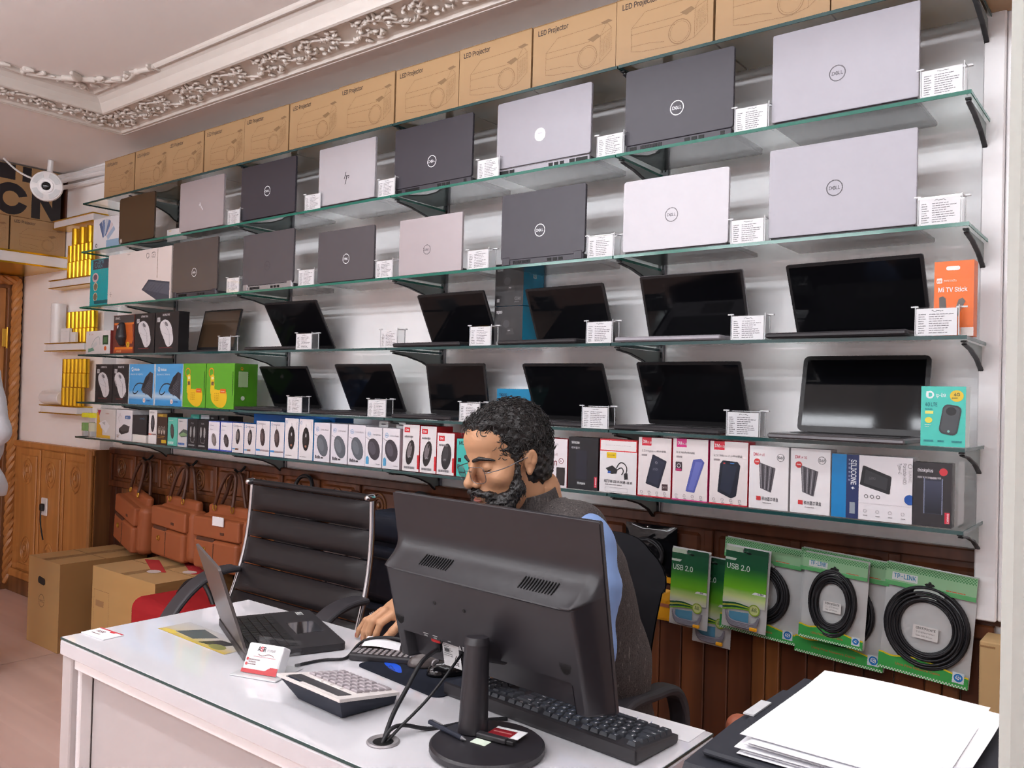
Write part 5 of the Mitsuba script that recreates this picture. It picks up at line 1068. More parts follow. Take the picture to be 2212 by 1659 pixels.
def lan_pack(x, y, z, w, h, rot, label, seed, coil_r=(.062, .070), purple=False, name_x=.02):
    tw = T().translate([x, y, z]).rotate([0, 1, 0], rot)
    t = Thing('cable_pack', label, 'cable pack', 'green-headed cable packs', tw=tw)
    b = t.part('pouch', pouch(w, h, .006, seed=seed), 'm_foil_bag', smooth=True)
    cz = h * .47
    t.part('cable_coil', coil(w / 2, cz, coil_r[0] * w / .2, coil_r[1] * h / .26, .0032, 13, -.012, seed), 'm_cable', smooth=True)
    g = (60, 160, 76); gl = (150, 196, 152)
    a = Art(); a.rect(0, h * .80, w, h, gl).rect(0, h * .79, w, h * .83, (96, 176, 110)); checker(a, .002, h * .935, w - .002, h - .002, .0036, (70, 140, 84)); a.rect(name_x - .004, h * .845, name_x + w * .27, h * .915, (214, 222, 220)).text('TP-LINK', name_x, h * .865, .0115, (50, 130, 170), True, width=w * .25)
    a.add(ell(w * .5, h * .855, .012, .0045), (28, 30, 28)).add(ell(w * .5, h * .866, .004, .006), (28, 30, 28)).add(ell(w * .5, h * .775, w * .17, h * .052, n=28), (206, 216, 208)).add(rr(w * .47, h * .755, w * .53, h * .79, .002), (110, 170, 120)).bars(w * .68, h * .83, w * .95, h * .85, 1, (200, 110, 70), seed)
    put_print(t, 'header_print', a, frame((0, -.0155, 0), (1, 0, 0), (0, 0, 1)))
    a = Art(); n = 24; xs = np.linspace(0, w, n); wave = h * .135 + h * .03 * np.cos(xs / w * 2 * np.pi * .9 + 3.5 + .3); wave[:4] += h * np.array([.04, .035, .02, .008])
    a.add(Polygon([(0, .002)] + [(w, .002)] + [(q, v + .004) for q, v in zip(xs[::-1], wave[::-1])]), (226, 200, 40)).add(Polygon([(0, .002), (w, .002)] + [(q, v) for q, v in zip(xs[::-1], wave[::-1])]), g)
    checker(a, .002, .002, w - .002, h * .035, .0036, (226, 236, 226)); a.rect(w * .83, h * .05, w * .955, h * .145, (220, 232, 240)).add(ring(w * .893, h * .098, w * .048, .004, 16), (40, 120, 190)).text('S', w * .872, h * .075, .012, (40, 110, 190), True).text('Ultra Fine Network Cable', w * .2, h * .072, .006, (170, 110, 60), True, width=w * .5)
    put_print(t, 'footer_print', a, frame((0, -.0155, 0), (1, 0, 0), (0, 0, 1)))
    a = Art(); a.rect(w * .36, h * .36, w * .64, h * .48, (232, 230, 228)).text('CERTIFICATE', w * .39, h * .445, .0055, (70, 66, 66), True, width=w * .22).text('2.0 USB Printer', w * .40, h * .412, .0042, (110, 106, 106), width=w * .2).text('Max 480 Mbps', w * .40, h * .38, .0042, (110, 106, 106), width=w * .18)
    put_print(t, 'certificate', a, frame((0, -.0155, 0), (1, 0, 0), (0, 0, 1)))
    t.part('hook', tube([(w / 2, .045, h * .86), (w / 2, -.02, h * .868), (w / 2, -.022, h * .876)], .0022, 6), 'm_chrome')
    return t
def usb_pack(x, y, z, w, h, rot, label, seed, dim=False, length='3M', fade=True):
    t = Thing('cable_pack', label, 'cable pack', 'dark green cable packs', tw=T().translate([x, y, z]).rotate([0, 1, 0], rot))
    t.part('pouch', pouch(w, h, .006, seed=seed), 'm_foil_bag', smooth=True)
    a = Art(); dg, lg = (22, 84, 50), (112, 184, 40)
    a.grad(.002, h * .30, w - .004, h * .93, [(0, (226, 230, 220)), (.14, (206, 222, 150)), (.3, lg), (.55, (58, 134, 40)), (.72, dg), (1, (20, 78, 50))]); a.rect(.002, h * .93, w * .4, h * .985, (182, 196, 176)).rect(w * .42, h * .93, w - .004, h * .99, (20, 70, 46)).add(ell(w * .55, h * .93, .006, .003), (20, 24, 20))
    a.add(Polygon([(.002, h * .82), (w * .24, h * .82), (w * .28, h * .85), (.002, h * .85)]), (190, 204, 190)).text('USB 2.0', w * .06, h * .715, .0155, (204, 214, 206), True, width=w * .52).add(Polygon([(w * .66, h * .455), (w - .004, h * .455), (w - .004, h * .485), (w * .72, h * .485)]), (236, 240, 236)).text(length, w * .79, h * .461, .0055, (50, 50, 50), True)
    for q, c in enumerate((dg, (190, 204, 60), dg, (130, 180, 50))): a.add(ln(spline([(.003, h * (.285 - q * .024)), (w * .35, h * (.31 - q * .02)), (w * .66, h * (.285 - q * .008))], 16), .004), c)
    a.add(ell(w * .74, h * .27, w * .125, w * .125, n=24), (150, 180, 60)).add(ell(w * .74, h * .27, w * .1, w * .1, n=24), (212, 222, 150)).text('2.0', w * .69, h * .275, .006, (50, 90, 40), True, width=w * .1).text('SPEED', w * .675, h * .255, .004, (50, 90, 40), True, width=w * .13)
    put_print(t, 'header_print', a, frame((0, -.0078, 0), (1, 0, 0), (0, 0, 1)))
    a = Art(); a.add(Polygon([(w * .18, h * .06), (w * .62, h * .08), (w * .62, h * .22), (w * .18, h * .2)]), (90, 150, 180)); put_print(t, 'inlay', a, frame((0, -.0070, 0), (1, 0, 0), (0, 0, 1)))
    t.part('cable_coil', cat_([tube(spline([(w * .12, -.010, h * .2), (w * .2, -.012, h * (.07 + q * .016)), (w * .5, -.013, h * (.045 + q * .017)), (w * .78, -.012, h * (.07 + q * .016)), (w * .86, -.010, h * .2)], 20), .0034, 6) for q in range(4)]), 'm_cable_grey', smooth=True)
    t.part('connector', box(w * .68, w * .84, -.019, -.009, h * .03, h * .07, .002), 'm_yellow')
    t.part('hook', tube([(w / 2, .05, h * .94), (w / 2, -.02, h * .945), (w / 2, -.022, h * .952)], .0022, 6), 'm_chrome')
    return t
lan_pack(-1.078, 2.415, .684, .232, .275, 3, 'cable pack with green header behind the right dark green pack', 3)
lan_pack(-.85, 2.415, .66, .238, .297, 3, 'large green-headed cable pack partly covered by a smaller one', 5)
lan_pack(-.826, 2.375, .715, .172, .238, 3, 'small green-headed cable pack hung in front of a larger one', 7, coil_r=(.060, .082))
lan_pack(-.622, 2.40, .668, .215, .285, 4, 'green-headed cable pack at the right end by the white boards', 9, coil_r=(.078, .080))
usb_pack(-1.178, 2.425, .62, .125, .27, 2, 'pale green cable pack peeping out behind the left dark green pack', 11, length='5M')
usb_pack(-1.24, 2.39, .67, .128, .24, 2, 'dark green cable pack with a grey cable, left of the two in front', 13)
usb_pack(-1.058, 2.37, .702, .135, .242, 3, 'dark green cable pack hung before a coil, right of the two in front', 15, length='1.5M')
t = Thing('cable_pack', 'black cable pack in clear plastic left of the green packs', 'cable pack', tw=T().translate([-1.425, 2.43, .80]))
t.part('pouch', pouch(.185, .16, .012, seed=21), 'm_black_gloss', smooth=True)
t.part('cable_coil', coil(.09, .07, .055, .045, .005, 6, -.016, 4), 'm_cable', smooth=True)
t.part('hook', tube([(.09, .03, .15), (.09, -.02, .155)], .0022, 6), 'm_chrome')
for i, (z, h) in enumerate(((.78, .11), (.66, .10))):
    t = Thing('orange_pack', ['upper orange blister pack beside the man\'s chair', 'lower orange blister pack beside the man\'s chair'][i], 'cable pack', tw=T().translate([-1.335, 2.435, z])); t.part('pouch', pouch(.085, h, .008, seed=30 + i), 'm_yellow', smooth=True); t.part('band', box(.012, .075, -.0095, -.006, h * .45, h * .55), 'm_tan'); t.part('hook', tube([(.04, .03, h * .93), (.04, -.016, h * .95)], .002, 6), 'm_chrome')
# cartons stacked behind the white boards at the right
for i in range(4):
    t = Thing('stacked_carton', 'brown carton of the stack behind the white boards, %s from the floor' % ORD[i], 'carton', 'stacked cartons at the right')
    z = .10 + i * .175
    t.part('body', box(-.374, -.06, 2.33, 2.435, z + .001, z + .174, .003), 'm_cardboard'); t.part('tape', box(-.374, -.34, 2.3285, 2.33, z + .160, z + .164), 'm_cardboard_dark')

# ------------------------------------------------------------------ floor cartons
def floor_carton(x0, x1, y0, y1, z1, name, fn=None):
    t = Thing('floor_carton', name, 'carton', tw=None)
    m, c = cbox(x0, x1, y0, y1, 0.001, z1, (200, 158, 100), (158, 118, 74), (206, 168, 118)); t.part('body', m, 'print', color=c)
    t.part('flap_seam', cat_([box(x0, x1, (y0 + y1) / 2 - .002, (y0 + y1) / 2 + .002, z1, z1 + .0012), box((x0 + x1) / 2 - .028, (x0 + x1) / 2 + .028, y0, y1, z1, z1 + .0006)]), 'm_cardboard_dark')
    return t
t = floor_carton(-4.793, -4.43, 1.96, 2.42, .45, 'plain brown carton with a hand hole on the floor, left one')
t.part('hand_hole', prism(rr(0, 0, .08, .035, .015), .002, frame((-4.675, 1.9598, .325), (1, 0, -.12), (.12, 0, 1))), 'm_port')
a = Art(); a.add(ring(.03, .045, .034, .004, 20), (140, 104, 64)).text('DELL', .008, .038, .012, (140, 104, 64), True, width=.045); put_print(t, 'ring_print', a, frame((-4.66, 1.96, .19), (1, 0, 0), (0, 0, 1)))
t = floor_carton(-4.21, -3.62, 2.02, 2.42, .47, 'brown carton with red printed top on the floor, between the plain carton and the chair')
a = Art(); a.add(Polygon([(.03, .25), (.34, .12), (.40, .16), (.1, .29)]), (196, 60, 66)).add(Polygon([(.2, .36), (.52, .22), (.56, .28), (.28, .38)]), (196, 60, 66)).add(ell(.34, .13, .04, .03), (236, 226, 220)).add(ell(.47, .24, .04, .03), (236, 226, 220)); put_print(t, 'top_print', a, frame((-4.21, 2.02, .4712), (1, 0, 0), (0, 1, 0)))
a = Art(); a.add(sbox(.02, .1, .17, .36).difference(sbox(.022, .102, .168, .358)), (160, 120, 76)).rect(.04, .28, .12, .31, (170, 128, 84)); put_print(t, 'label_print', a, frame((-4.21, 2.02, 0), (1, 0, 0), (0, 0, 1)))
t = Thing('red_bag', 'dark red bag on the floor beside the ribbed chair', 'bag'); t.part('body', rbox(-3.50, -3.02, 1.83, 2.2, .001, .47, .05, n=2), 'm_chair_red', smooth=50); t.part('zip', tube([(-3.46, 1.84, .42), (-3.06, 1.84, .42)], .005, 6), 'm_black'); t.part('strap', tube(spline([(-3.40, 2.0, .46), (-3.3, 2.0, .54), (-3.2, 2.0, .54), (-3.12, 2.0, .46)], 16), .01, 8), 'm_black', smooth=50)

# ------------------------------------------------------------------ ribbed chair behind the desk
def star_base(t, x, y, m='m_black'):
    t.part('gas_lift', cat_([tube([(x, y, .10), (x, y, .30)], .028, 14), tube([(x, y, .30), (x, y, .40)], .016, 12)]), 'm_chrome')
    for k in range(5):
        a = k * 2 * np.pi / 5 + .3; e = (x + .27 * math.cos(a), y + .27 * math.sin(a))
        l = t.part('foot', hull((x, y, .12, .028), (e[0], e[1], .085, .016)), m)
        t.part('caster', cat_([xf(lathe([(0, -.011), (.024, -.011), (.027, -.007), (.027, .007), (.024, .011), (0, .011)], 18), frame((e[0] + s * .016 * math.sin(a), e[1] - s * .016 * math.cos(a), .0275), (math.cos(a), math.sin(a), 0), (0, 0, 1))) for s in (-1, 1)] + [tube([(e[0], e[1], .03), (e[0], e[1], .085)], .006, 6)]), 'm_black', parent=l)
chx, chy = -2.475, 1.80
t = Thing('office_chair', 'black leather office chair with horizontal ribs and chrome sides, standing empty', 'chair')
def back_pt(s, q, off=0.0):
    """s across (-1..1), q up the back (0..1), off towards the sitter (-y)."""
    lean = math.radians(11); zz = .50 + .505 * q * math.cos(lean); yy = chy + .06 + .505 * q * math.sin(lean) - .03 * math.sin(q * np.pi) * -1
    return np.array([chx + s * (.352 - .022 * q) , yy - off, zz])
for k in range(5):
    q0, q1 = k / 5 + .006, (k + 1) / 5 - .006
    V = []; F = []; nq, ns = 12, 14
    for side in (1, -1):
        for i in range(nq + 1):
            q = q0 + (q1 - q0) * i / nq; bul = .020 * (1 - abs(2 * i / nq - 1) ** 3.0)
            for j in range(ns + 1):
                s = -1 + 2 * j / ns; e = bul * (1 - abs(s) ** 10)
                V.append(back_pt(s, q, (.004 + e) if side == 1 else -(.004 + e * .5)))
    nn = (nq + 1) * (ns + 1)
    for i in range(nq):
        for j in range(ns):
            a = i * (ns + 1) + j; b = a + ns + 1
            F += [(a, a + 1, b + 1), (a, b + 1, b), (nn + a, nn + b + 1, nn + a + 1), (nn + a, nn + b, nn + b + 1)]
    t.part('back_rib', TM(V, F), 'm_leather', smooth=True)
for s in (-1, 1):
    sd = t.part('side_rail', tube([back_pt(s * 1.03, q) for q in np.linspace(-.02, 1.02, 16)], .010, 10), 'm_chrome', smooth=50)
    t.part('end_cap', hull((*back_pt(s * 1.03, 1.02), .014), (*(back_pt(s * 1.03, 1.02) - [0, .02, 0]), .012)), 'm_chrome', parent=sd, smooth=50)
t.part('top_rail', tube([back_pt(-1.03, 1.02), back_pt(1.03, 1.02)], .011, 10), 'm_leather', smooth=50)
for k in range(4):
    y0 = chy + .05 - (k + 1) * .115
    t.part('seat_rib', rbox(chx - .28, chx + .28, y0, y0 + .112, .415, .47, .022, n=2), 'm_leather', smooth=50)
for s in (-1, 1):
    xx = chx + s * .362
    P = [(xx, chy + .10, .675), (xx, chy + .05, .675), (xx, chy - .04, .65), (xx, chy - .13, .58), (xx, chy - .19, .49), (xx, chy - .20, .43), (xx - s * .05, chy - .18, .41)]
    c = spline(P, 40); V = []
    tg = np.gradient(c, axis=0); tg /= np.linalg.norm(tg, axis=1, keepdims=True); nrm = np.cross(tg, [1, 0, 0])
    t.part('armrest', cat_([hull(*[(p[0] + dx, p[1], p[2], .011) for p in (c[i], c[i + 1]) for dx in (-.028, .028)], n=1) for i in range(0, len(c) - 1)]), 'm_arm')
t.part('under_plate', box(chx - .2, chx + .2, chy - .32, chy + .02, .39, .415, .006), 'm_black')
star_base(t, chx, chy - .16)
# ------------------------------------------------------------------ desk
DX0, DX1, DY0, DY1, DZ = -2.085, -.655, .928, 1.448, .76
t = Thing('desk', 'white desk with a glass-covered top standing before the shelves', 'desk')
t.part('table_top', box(DX0, DX1, DY0, DY1, .718, .7535, .003), 'm_desk')
t.part('glass_top', box(DX0 + .002, DX1 - .002, DY0 + .002, DY1 - .002, .754, .7598, .0008), 'm_desk', label='glass sheet over the white top')
t.part('glass_edge', cat_([box(DX0 + .001, DX1 - .001, DY0 + .0005, DY0 + .0019, .7545, .7592), box(DX0 + .0005, DX0 + .0019, DY0 + .002, DY1 - .002, .7545, .7592), box(DX1 - .0019, DX1 - .0005, DY0 + .002, DY1 - .002, .7545, .7592)]), 'm_glass_edge_dark', label='dark green glass edge')
t.part('side_panel', box(DX0 + .002, DX0 + .05, DY0 + .006, DY1 - .006, 0.001, .718, .003), 'm_desk_panel')
t.part('side_panel', box(DX1 - .05, DX1 - .002, DY0 + .006, DY1 - .006, 0.001, .718, .003), 'm_desk_panel')
t.part('panel_post', box(DX0 + .0505, DX0 + .068, DY0 + .02, DY0 + .05, 0.001, .69, .003), 'm_white')
t.part('apron', box(DX0 + .0505, DX1 - .0505, DY0 + .012, DY0 + .034, .69, .7178, .003), 'm_white')
t.part('front_panel', box(DX0 + .0685, DX1 - .0505, DY0 + .05, DY0 + .068, .06, .7178, .002), 'm_desk_panel')
ZD = .7602
t.part('grommet', lathe([(.018, -.012), (.018, .001), (.0265, .0035), (.029, .0015), (.029, 0), (.02, -.012)], 28, (-1.068, 1.02, ZD)), 'm_strip_grey', smooth=40)
t.part('cable_hole', lathe([(0, .0006), (.0185, .0006)], 24, (-1.068, 1.02, ZD)), 'm_port')
# laptop of the clerk
LM = frame((-1.913, 1.240, ZD), (.919, -.395, 0), (.395, .919, 0)); LT = T(LM)
t = Thing('laptop', 'open black laptop on the white desk turned towards the seated man', 'laptop', tw=LT)
b = t.part('base', prism(rr(0, 0, .332, .232, .012), .015, np.array([[1, 0, 0, 0], [0, 1, 0, 0], [0, 0, 1, .0015], [0, 0, 0, 1.0]])), 'm_laptop_base')
t.part('keyboard_deck', box(.02, .312, .022, .128, .0164, .0168), 'm_black', parent=b)
KP = mikit.ply(box(0, .0178, 0, .0165, 0, .0018, .0006), 'm_black'); KW = mikit.ply(box(0, .096, 0, .0165, 0, .0018, .0006), 'm_black')
for r_ in range(5):
    for c_ in range(14):
        if r_ == 4 and 4 <= c_ <= 8:
            if c_ == 4: t.part('key', KW, None, parent=b, tw=T().translate([.0275 + 4 * .0202, .026 + r_ * .0202, .0169]))
            continue
        t.part('key', KP, None, parent=b, tw=T().translate([.0245 + c_ * .0202 + (r_ % 3) * .001, .026 + r_ * .0202, .0169]))
t.part('touchpad', box(.115, .215, .145, .212, .0164, .0169), 'm_black_gloss', parent=b)
a = Art(); a.rect(0, 0, .03, .016, (224, 224, 222)).rect(.016, .002, .028, .014, (120, 124, 130)).bars(.002, .002, .014, .014, 3, (120, 120, 124), 2); put_print(t, 'sticker', a, np.array([[1, 0, 0, .018], [0, 1, 0, .19], [0, 0, 1, .0163], [0, 0, 0, 1.0]]), parent=b, label='small white sticker')
tl = T().translate([0, .004, .014]).rotate([1, 0, 0], 18.4)
l = t.part('lid', prism(rr(0, 0, .332, .206, .01), .006, frame((0, .006, 0), (1, 0, 0), (0, 0, 1))), 'm_lid_taupe', tw=tl)
t.part('screen', prism(rr(.004, .004, .328, .202, .008), .001, frame((0, .0072, 0), (1, 0, 0), (0, 0, 1))), 'm_screen', parent=l, tw=tl)
t.part('hinge', tube([(.03, .006, .013), (.302, .006, .013)], .006, 10), 'm_black', parent=b)
# flat sheet with yellow and grey shapes near the laptop
t = Thing('coloured_sheet', 'flat glossy sheet with yellow and grey shapes lying by the laptop', 'coloured_sheet')
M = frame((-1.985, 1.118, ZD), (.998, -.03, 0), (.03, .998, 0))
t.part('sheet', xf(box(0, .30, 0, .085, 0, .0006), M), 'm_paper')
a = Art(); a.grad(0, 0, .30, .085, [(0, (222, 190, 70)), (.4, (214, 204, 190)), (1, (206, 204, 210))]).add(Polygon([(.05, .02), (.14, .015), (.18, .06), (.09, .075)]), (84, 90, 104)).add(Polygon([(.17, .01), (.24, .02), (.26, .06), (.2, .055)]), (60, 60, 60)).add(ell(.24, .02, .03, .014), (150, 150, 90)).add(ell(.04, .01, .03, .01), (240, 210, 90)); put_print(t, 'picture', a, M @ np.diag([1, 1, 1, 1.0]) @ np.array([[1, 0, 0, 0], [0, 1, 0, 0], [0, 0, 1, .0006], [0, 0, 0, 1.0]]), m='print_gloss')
t = Thing('business_card', 'white card with red edge at the near left corner of the desk', 'card')
M = frame((-2.082, .975, ZD), (.88, .05, 0), (-.05, .88, 0)); t.part('card', xf(rbox(0, .1, 0, .052, 0, .0025, .001, n=1), M), 'm_paper')
a = Art(); a.rect(.0, .046, .1, .051, (214, 80, 90)).rect(.055, .04, .075, .046, (214, 60, 70)).text('ASR', .02, .026, .011, (170, 140, 140), True).bars(.02, .012, .075, .02, 1, (170, 150, 150), 3); put_print(t, 'print', a, M @ np.array([[1, 0, 0, 0], [0, 1, 0, 0], [0, 0, 1, .0025], [0, 0, 0, 1.0]]))
# business card holder
HM = frame((-1.556, 1.048, ZD), (.95, .31, 0), (-.31, .95, 0)); HT = T(HM)
t = Thing('card_holder', 'clear acrylic holder full of white and red business cards', 'card holder', tw=HT)
t.part('acrylic', cat_([quad((0, .0, .001), (.108, 0, .001), (.108, .022, .045), (0, .022, .045)), quad((.108, 0, .001), (.108, .085, .001), (.108, .085, .04), (.108, .022, .045)), quad((0, .085, .001), (0, 0, .001), (0, .022, .045), (0, .085, .04)), quad((0, .085, .001), (.108, .085, .001), (.108, .085, .06), (0, .085, .06))]), 'm_clear')
t.part('foot', box(-.004, .112, -.008, .09, .0, .0028, .001), 'm_card_grey')
c = np.array([[1, 0, 0, .01], [0, .42, -.907, .014], [0, .907, .42, .004], [0, 0, 0, 1.0]])
CM = np.array([[1, 0, 0, .010], [0, .44, -.898, .012], [0, .898, .44, .004], [0, 0, 0, 1.0]])
for k in range(1):
    t.part('card_stack', xf(rbox(0, .088, 0, .062, -.03, -.0005, .004, n=1), CM), 'm_paper')
a = Art(); a.text('ASR', .026, .046, .0095, (60, 54, 56), True, width=.02).text('S', .0325, .046, .0095, (214, 50, 60), True).text('SYSTEMS', .049, .047, .005, (120, 110, 112), width=.022).add(ln(spline([(.03, .04), (.04, .037), (.055, .041), (.07, .038)], 12), .0012), (130, 90, 90)).rect(.02, .034, .076, .0348, (214, 120, 120)).bars(.012, .016, .045, .03, 3, (150, 130, 130), 5).add(ell(.008, .028, .003, .003), (214, 60, 66)).add(ell(.008, .018, .003, .003), (214, 60, 66)).add(Polygon([(0, 0), (.088, 0), (.088, .016), (.07, .016), (.058, .008), (0, .008)]), (214, 50, 60)); put_print(t, 'print', a, CM)
# desktop calculator
KM = frame((-1.372, 1.022, ZD), (.998, -.06, 0), (.06, .998, 0)); KT = T(KM)
t = Thing('calculator', 'big white desk calculator with grey keys and dark underside', 'calculator', tw=KT)
def top_z(v): return .050 - .026 * v / .15
def calc_plate(z0, z1, inset):
    P = []
    for (u, v) in ((inset, inset), (.2 - inset, inset), (.188 - inset, .152 - inset), (.012 + inset, .152 - inset)):
        P += [(u, v, top_z(v) + z0), (u, v, top_z(v) + z1)]
    return trimesh.convex.convex_hull(np.array(P))
t.part('shell', trimesh.convex.convex_hull(np.array([(.002, .002, .046), (.198, .002, .046), (.03, .03, .001), (.17, .03, .001), (.016, .15, .02), (.184, .15, .02), (.02, .146, .0015), (.18, .146, .0015)])), 'm_navy')
f = t.part('face_plate', calc_plate(-.006, .0, .0), 'm_calc_white')
def on_top(u0, u1, v0, v1, h):
    return trimesh.convex.convex_hull(np.array([(u, v, top_z(v) + z) for u in (u0, u1) for v in (v0, v1) for z in (-.001, h * .6)] + [((u0 + u1) / 2 + s * (u1 - u0) * .40, (v0 + v1) / 2 + q * (v1 - v0) * .38, top_z((v0 + v1) / 2 + q * (v1 - v0) * .38) + h) for s in (-1, 1) for q in (-1, 1)]))
t.part('display', on_top(.02, .18, .012, .042, .0015), 'm_steel', label='grey display window')
t.part('solar_cell', on_top(.025, .07, .004, .011, .001), 'm_navy')
for k in range(3): t.part('switch', on_top(.055 + k * .03, .078 + k * .03, .047, .056, .002), 'm_calc_white')
for r_ in range(5):
    for c_ in range(7):
        if r_ == 4 and c_ == 6: continue
        v0 = .060 + r_ * .0178; sq = .5 - (v0 - .06) / .09 * .03
        u0 = .022 + c_ * .0222
        t.part('key', on_top(u0, u0 + (.0175 if not (r_ == 4 and c_ == 5) else .0395), v0, v0 + .0135, .005), 'm_calc_key')
# mouse pad, mice
t = Thing('mouse_pad', 'dark blue-grey mouse pad with a blue print', 'mouse pad')
pg = Polygon([(-1.418, 1.262), (-1.142, 1.232), (-1.118, 1.43), (-1.375, 1.44)]).buffer(-.02).buffer(.02)
t.part('mat', prism(pg, .0025, np.array([[1, 0, 0, 0], [0, 1, 0, 0], [0, 0, 1, ZD], [0, 0, 0, 1.0]])), 'm_pad')
a = Art(); a.add(Polygon(spline([(-1.378, 1.315), (-1.35, 1.322), (-1.315, 1.304), (-1.30, 1.287), (-1.318, 1.286), (-1.355, 1.298)], 30, True)), (30, 90, 220)).text('STAR', -1.355, 1.299, .010, (20, 40, 90), True, rot=-30); put_print(t, 'blue_print', a, np.array([[1, 0, 0, 0], [0, 1, 0, 0], [0, 0, 1, ZD + .0026], [0, 0, 0, 1.0]]))
def desk_mouse(x, y, ang, name, m2, z=ZD + .0028):
    tw = T().translate([x, y, z]).rotate([0, 0, 1], ang); t = Thing('computer_mouse', name, 'mouse', tw=tw)
    F = lambda P: smax(smin(sd_ell(P, (0, 0, .0), (.031, .056, .034)), sd_ell(P, (0, -.012, .004), (.029, .04, .034)), .01), -P[..., 2], .004)
    t.part('shell', surfnet(F, (-.04, -.065, -.006), (.04, .065, .045), .0022), m2, smooth=True)
    t.part('wheel', xf(lathe([(0, -.003), (.009, -.003), (.01, 0), (.009, .003), (0, .003)], 16), frame((0, .036, .0235), (0, 1, 0), (0, 0, 1))), 'm_strip_grey')
    t.part('button_gap', tube([(0, .05, .0175), (0, .028, .0300), (0, .008, .0352)], .0009, 6), 'm_port')
desk_mouse(-1.292, 1.375, 150, 'grey-topped computer mouse at the left on the mouse pad', 'm_lid_taupe')
desk_mouse(-1.225, 1.362, 160, 'glossy black computer mouse behind the monitor cable', 'm_black_gloss')
# small keypad with paper slip
KPM = frame((-1.452, 1.272, ZD), (.80, .42, 0), (-.42, .80, 0)); KPT = T(KPM)
t = Thing('keypad', 'black keypad with rows of small buttons, half covered by a white slip', 'keypad', tw=KPT)
kb_ = t.part('body', rbox(0, .16, 0, .11, 0, .016, .005), 'm_laptop_base')
BT = mikit.ply(box(0, .0085, 0, .006, 0, .002, .0006), 'm_strip_grey')
for r_ in range(4):
    for c_ in range(10): t.part('button', BT, None, parent=kb_, tw=T().translate([.018 + c_ * .0135, .008 + r_ * .0105, .0158]))
t.part('display', box(.004, .014, .012, .045, .0155, .0166), 'm_strip_grey')
t = Thing('paper_slip', 'white paper slip lying on the black keypad', 'paper', tw=KPT)
nx = 14; u = np.linspace(.012, .158, nx); V = np.vstack([[(a_ + .0, .05, .0185 + .003 * math.sin(a_ * 40)), (a_ - .006, .108, .0180 + .006 * math.sin(a_ * 30 + 1) + .002)] for a_ in u]); V = np.vstack([V, V - [0, 0, .0005]])
F = []
for i in range(nx - 1): q = 2 * i; F += [(q, q + 2, q + 3), (q, q + 3, q + 1), (2 * nx + q, 2 * nx + q + 3, 2 * nx + q + 2), (2 * nx + q, 2 * nx + q + 1, 2 * nx + q + 3)]
t.part('sheet', TM(V, F), 'm_paper')
t = Thing('cable', 'black cable winding over the desk from the card holder to the man\'s hand', 'cable')
t.whole(tube(spline([(-1.50, 1.165, ZD + .0035), (-1.495, 1.2, ZD + .0035), (-1.48, 1.24, ZD + .0035), (-1.462, 1.262, ZD + .0035), (-1.474, 1.30, ZD + .006), (-1.482, 1.34, ZD + .022), (-1.455, 1.385, ZD + .028), (-1.41, 1.41, ZD + .024), (-1.36, 1.425, ZD + .008), (-1.30, 1.430, ZD + .0065)], 60), .0033, 8), 'm_cable', smooth=True)
# ------------------------------------------------------------------ monitor, seen from the back
MC, yaw, tilt, MW, MH = np.array([-.998, 1.223, .994]), -.077, .18, .525, .335
rt = np.array([math.cos(yaw), math.sin(yaw), 0]); nn_ = np.array([math.sin(yaw), -math.cos(yaw), 0]); up = math.cos(tilt) * np.array([0, 0, 1.0]) + math.sin(tilt) * nn_
MM = np.eye(4); MM[:3, 0], MM[:3, 1], MM[:3, 2], MM[:3, 3] = rt, up, np.cross(rt, up), MC
t = Thing('monitor', 'black computer monitor seen from behind in front of the man', 'monitor', tw=T(MM))
t.part('panel', box(-MW / 2, MW / 2, -MH / 2, MH / 2, -.013, 0, .003), 'm_monitor')
t.part('screen', box(-MW / 2 + .006, MW / 2 - .006, -MH / 2 + .018, MH / 2 - .006, -.0142, -.0128), 'm_screen')
nu, nv = 120, 150
u = np.linspace(-1, 1, nu); v = np.linspace(0, 1, nv)      # v from the top down
U, Vv = np.meshgrid(u, v)
lip = .40 - .035 * np.clip((np.abs(U) - .80) / .20, 0, 1) ** 2
S_ = np.clip((Vv - .20) / (lip - .20), 0, 1); S_ = S_ ** 2.7
low = np.where(Vv > lip, 1.0 - .09 * np.clip((Vv - lip) / .008, 0, 1) - .25 * np.clip((Vv - lip) / (1 - lip), 0, 1) - .32 * np.clip((Vv - .80) / .012, 0, 1) * (np.abs(U) < .80), 1.0)
E_ = np.clip((1 - np.abs(U)) / .10, 0, 1) ** .6
Dp = .001 + .064 * S_ * low * E_ * (1 - np.clip((Vv - .97) / .03, 0, 1))
V = np.column_stack([U.ravel() * MW / 2, MH / 2 - Vv.ravel() * MH, Dp.ravel()]); F = []
for j in range(nv - 1):
    for i in range(nu - 1):
        q = j * nu + i; F += [(q, q + nu, q + nu + 1), (q, q + nu + 1, q + 1)]
bk = t.part('back_cover', TM(V, F), 'm_monitor', smooth=35)
def dep(x, y):
    j = int(round((MH / 2 - y) / MH * (nv - 1))); i = int(round((x / (MW / 2) + 1) / 2 * (nu - 1))); return float(Dp[min(max(j, 0), nv - 1), min(max(i, 0), nu - 1)])
for xc in (-.155, .105):
    t.part('vent', cat_([tube([(xc + k * .0068 + .003, .058, dep(xc, .058) + .0006), (xc + k * .0068, .044, dep(xc, .044) + .0006)], .0014, 6) for k in range(12)]), 'm_port', parent=bk)
for x, y in ((-.105, -.02), (-.025, -.02), (-.105, -.10), (-.025, -.10)): t.part('screw_hole', lathe([(0, .0012), (.0032, .0012), (.004, 0)], 14, (x, y, dep(x, y))), 'm_port', parent=bk)
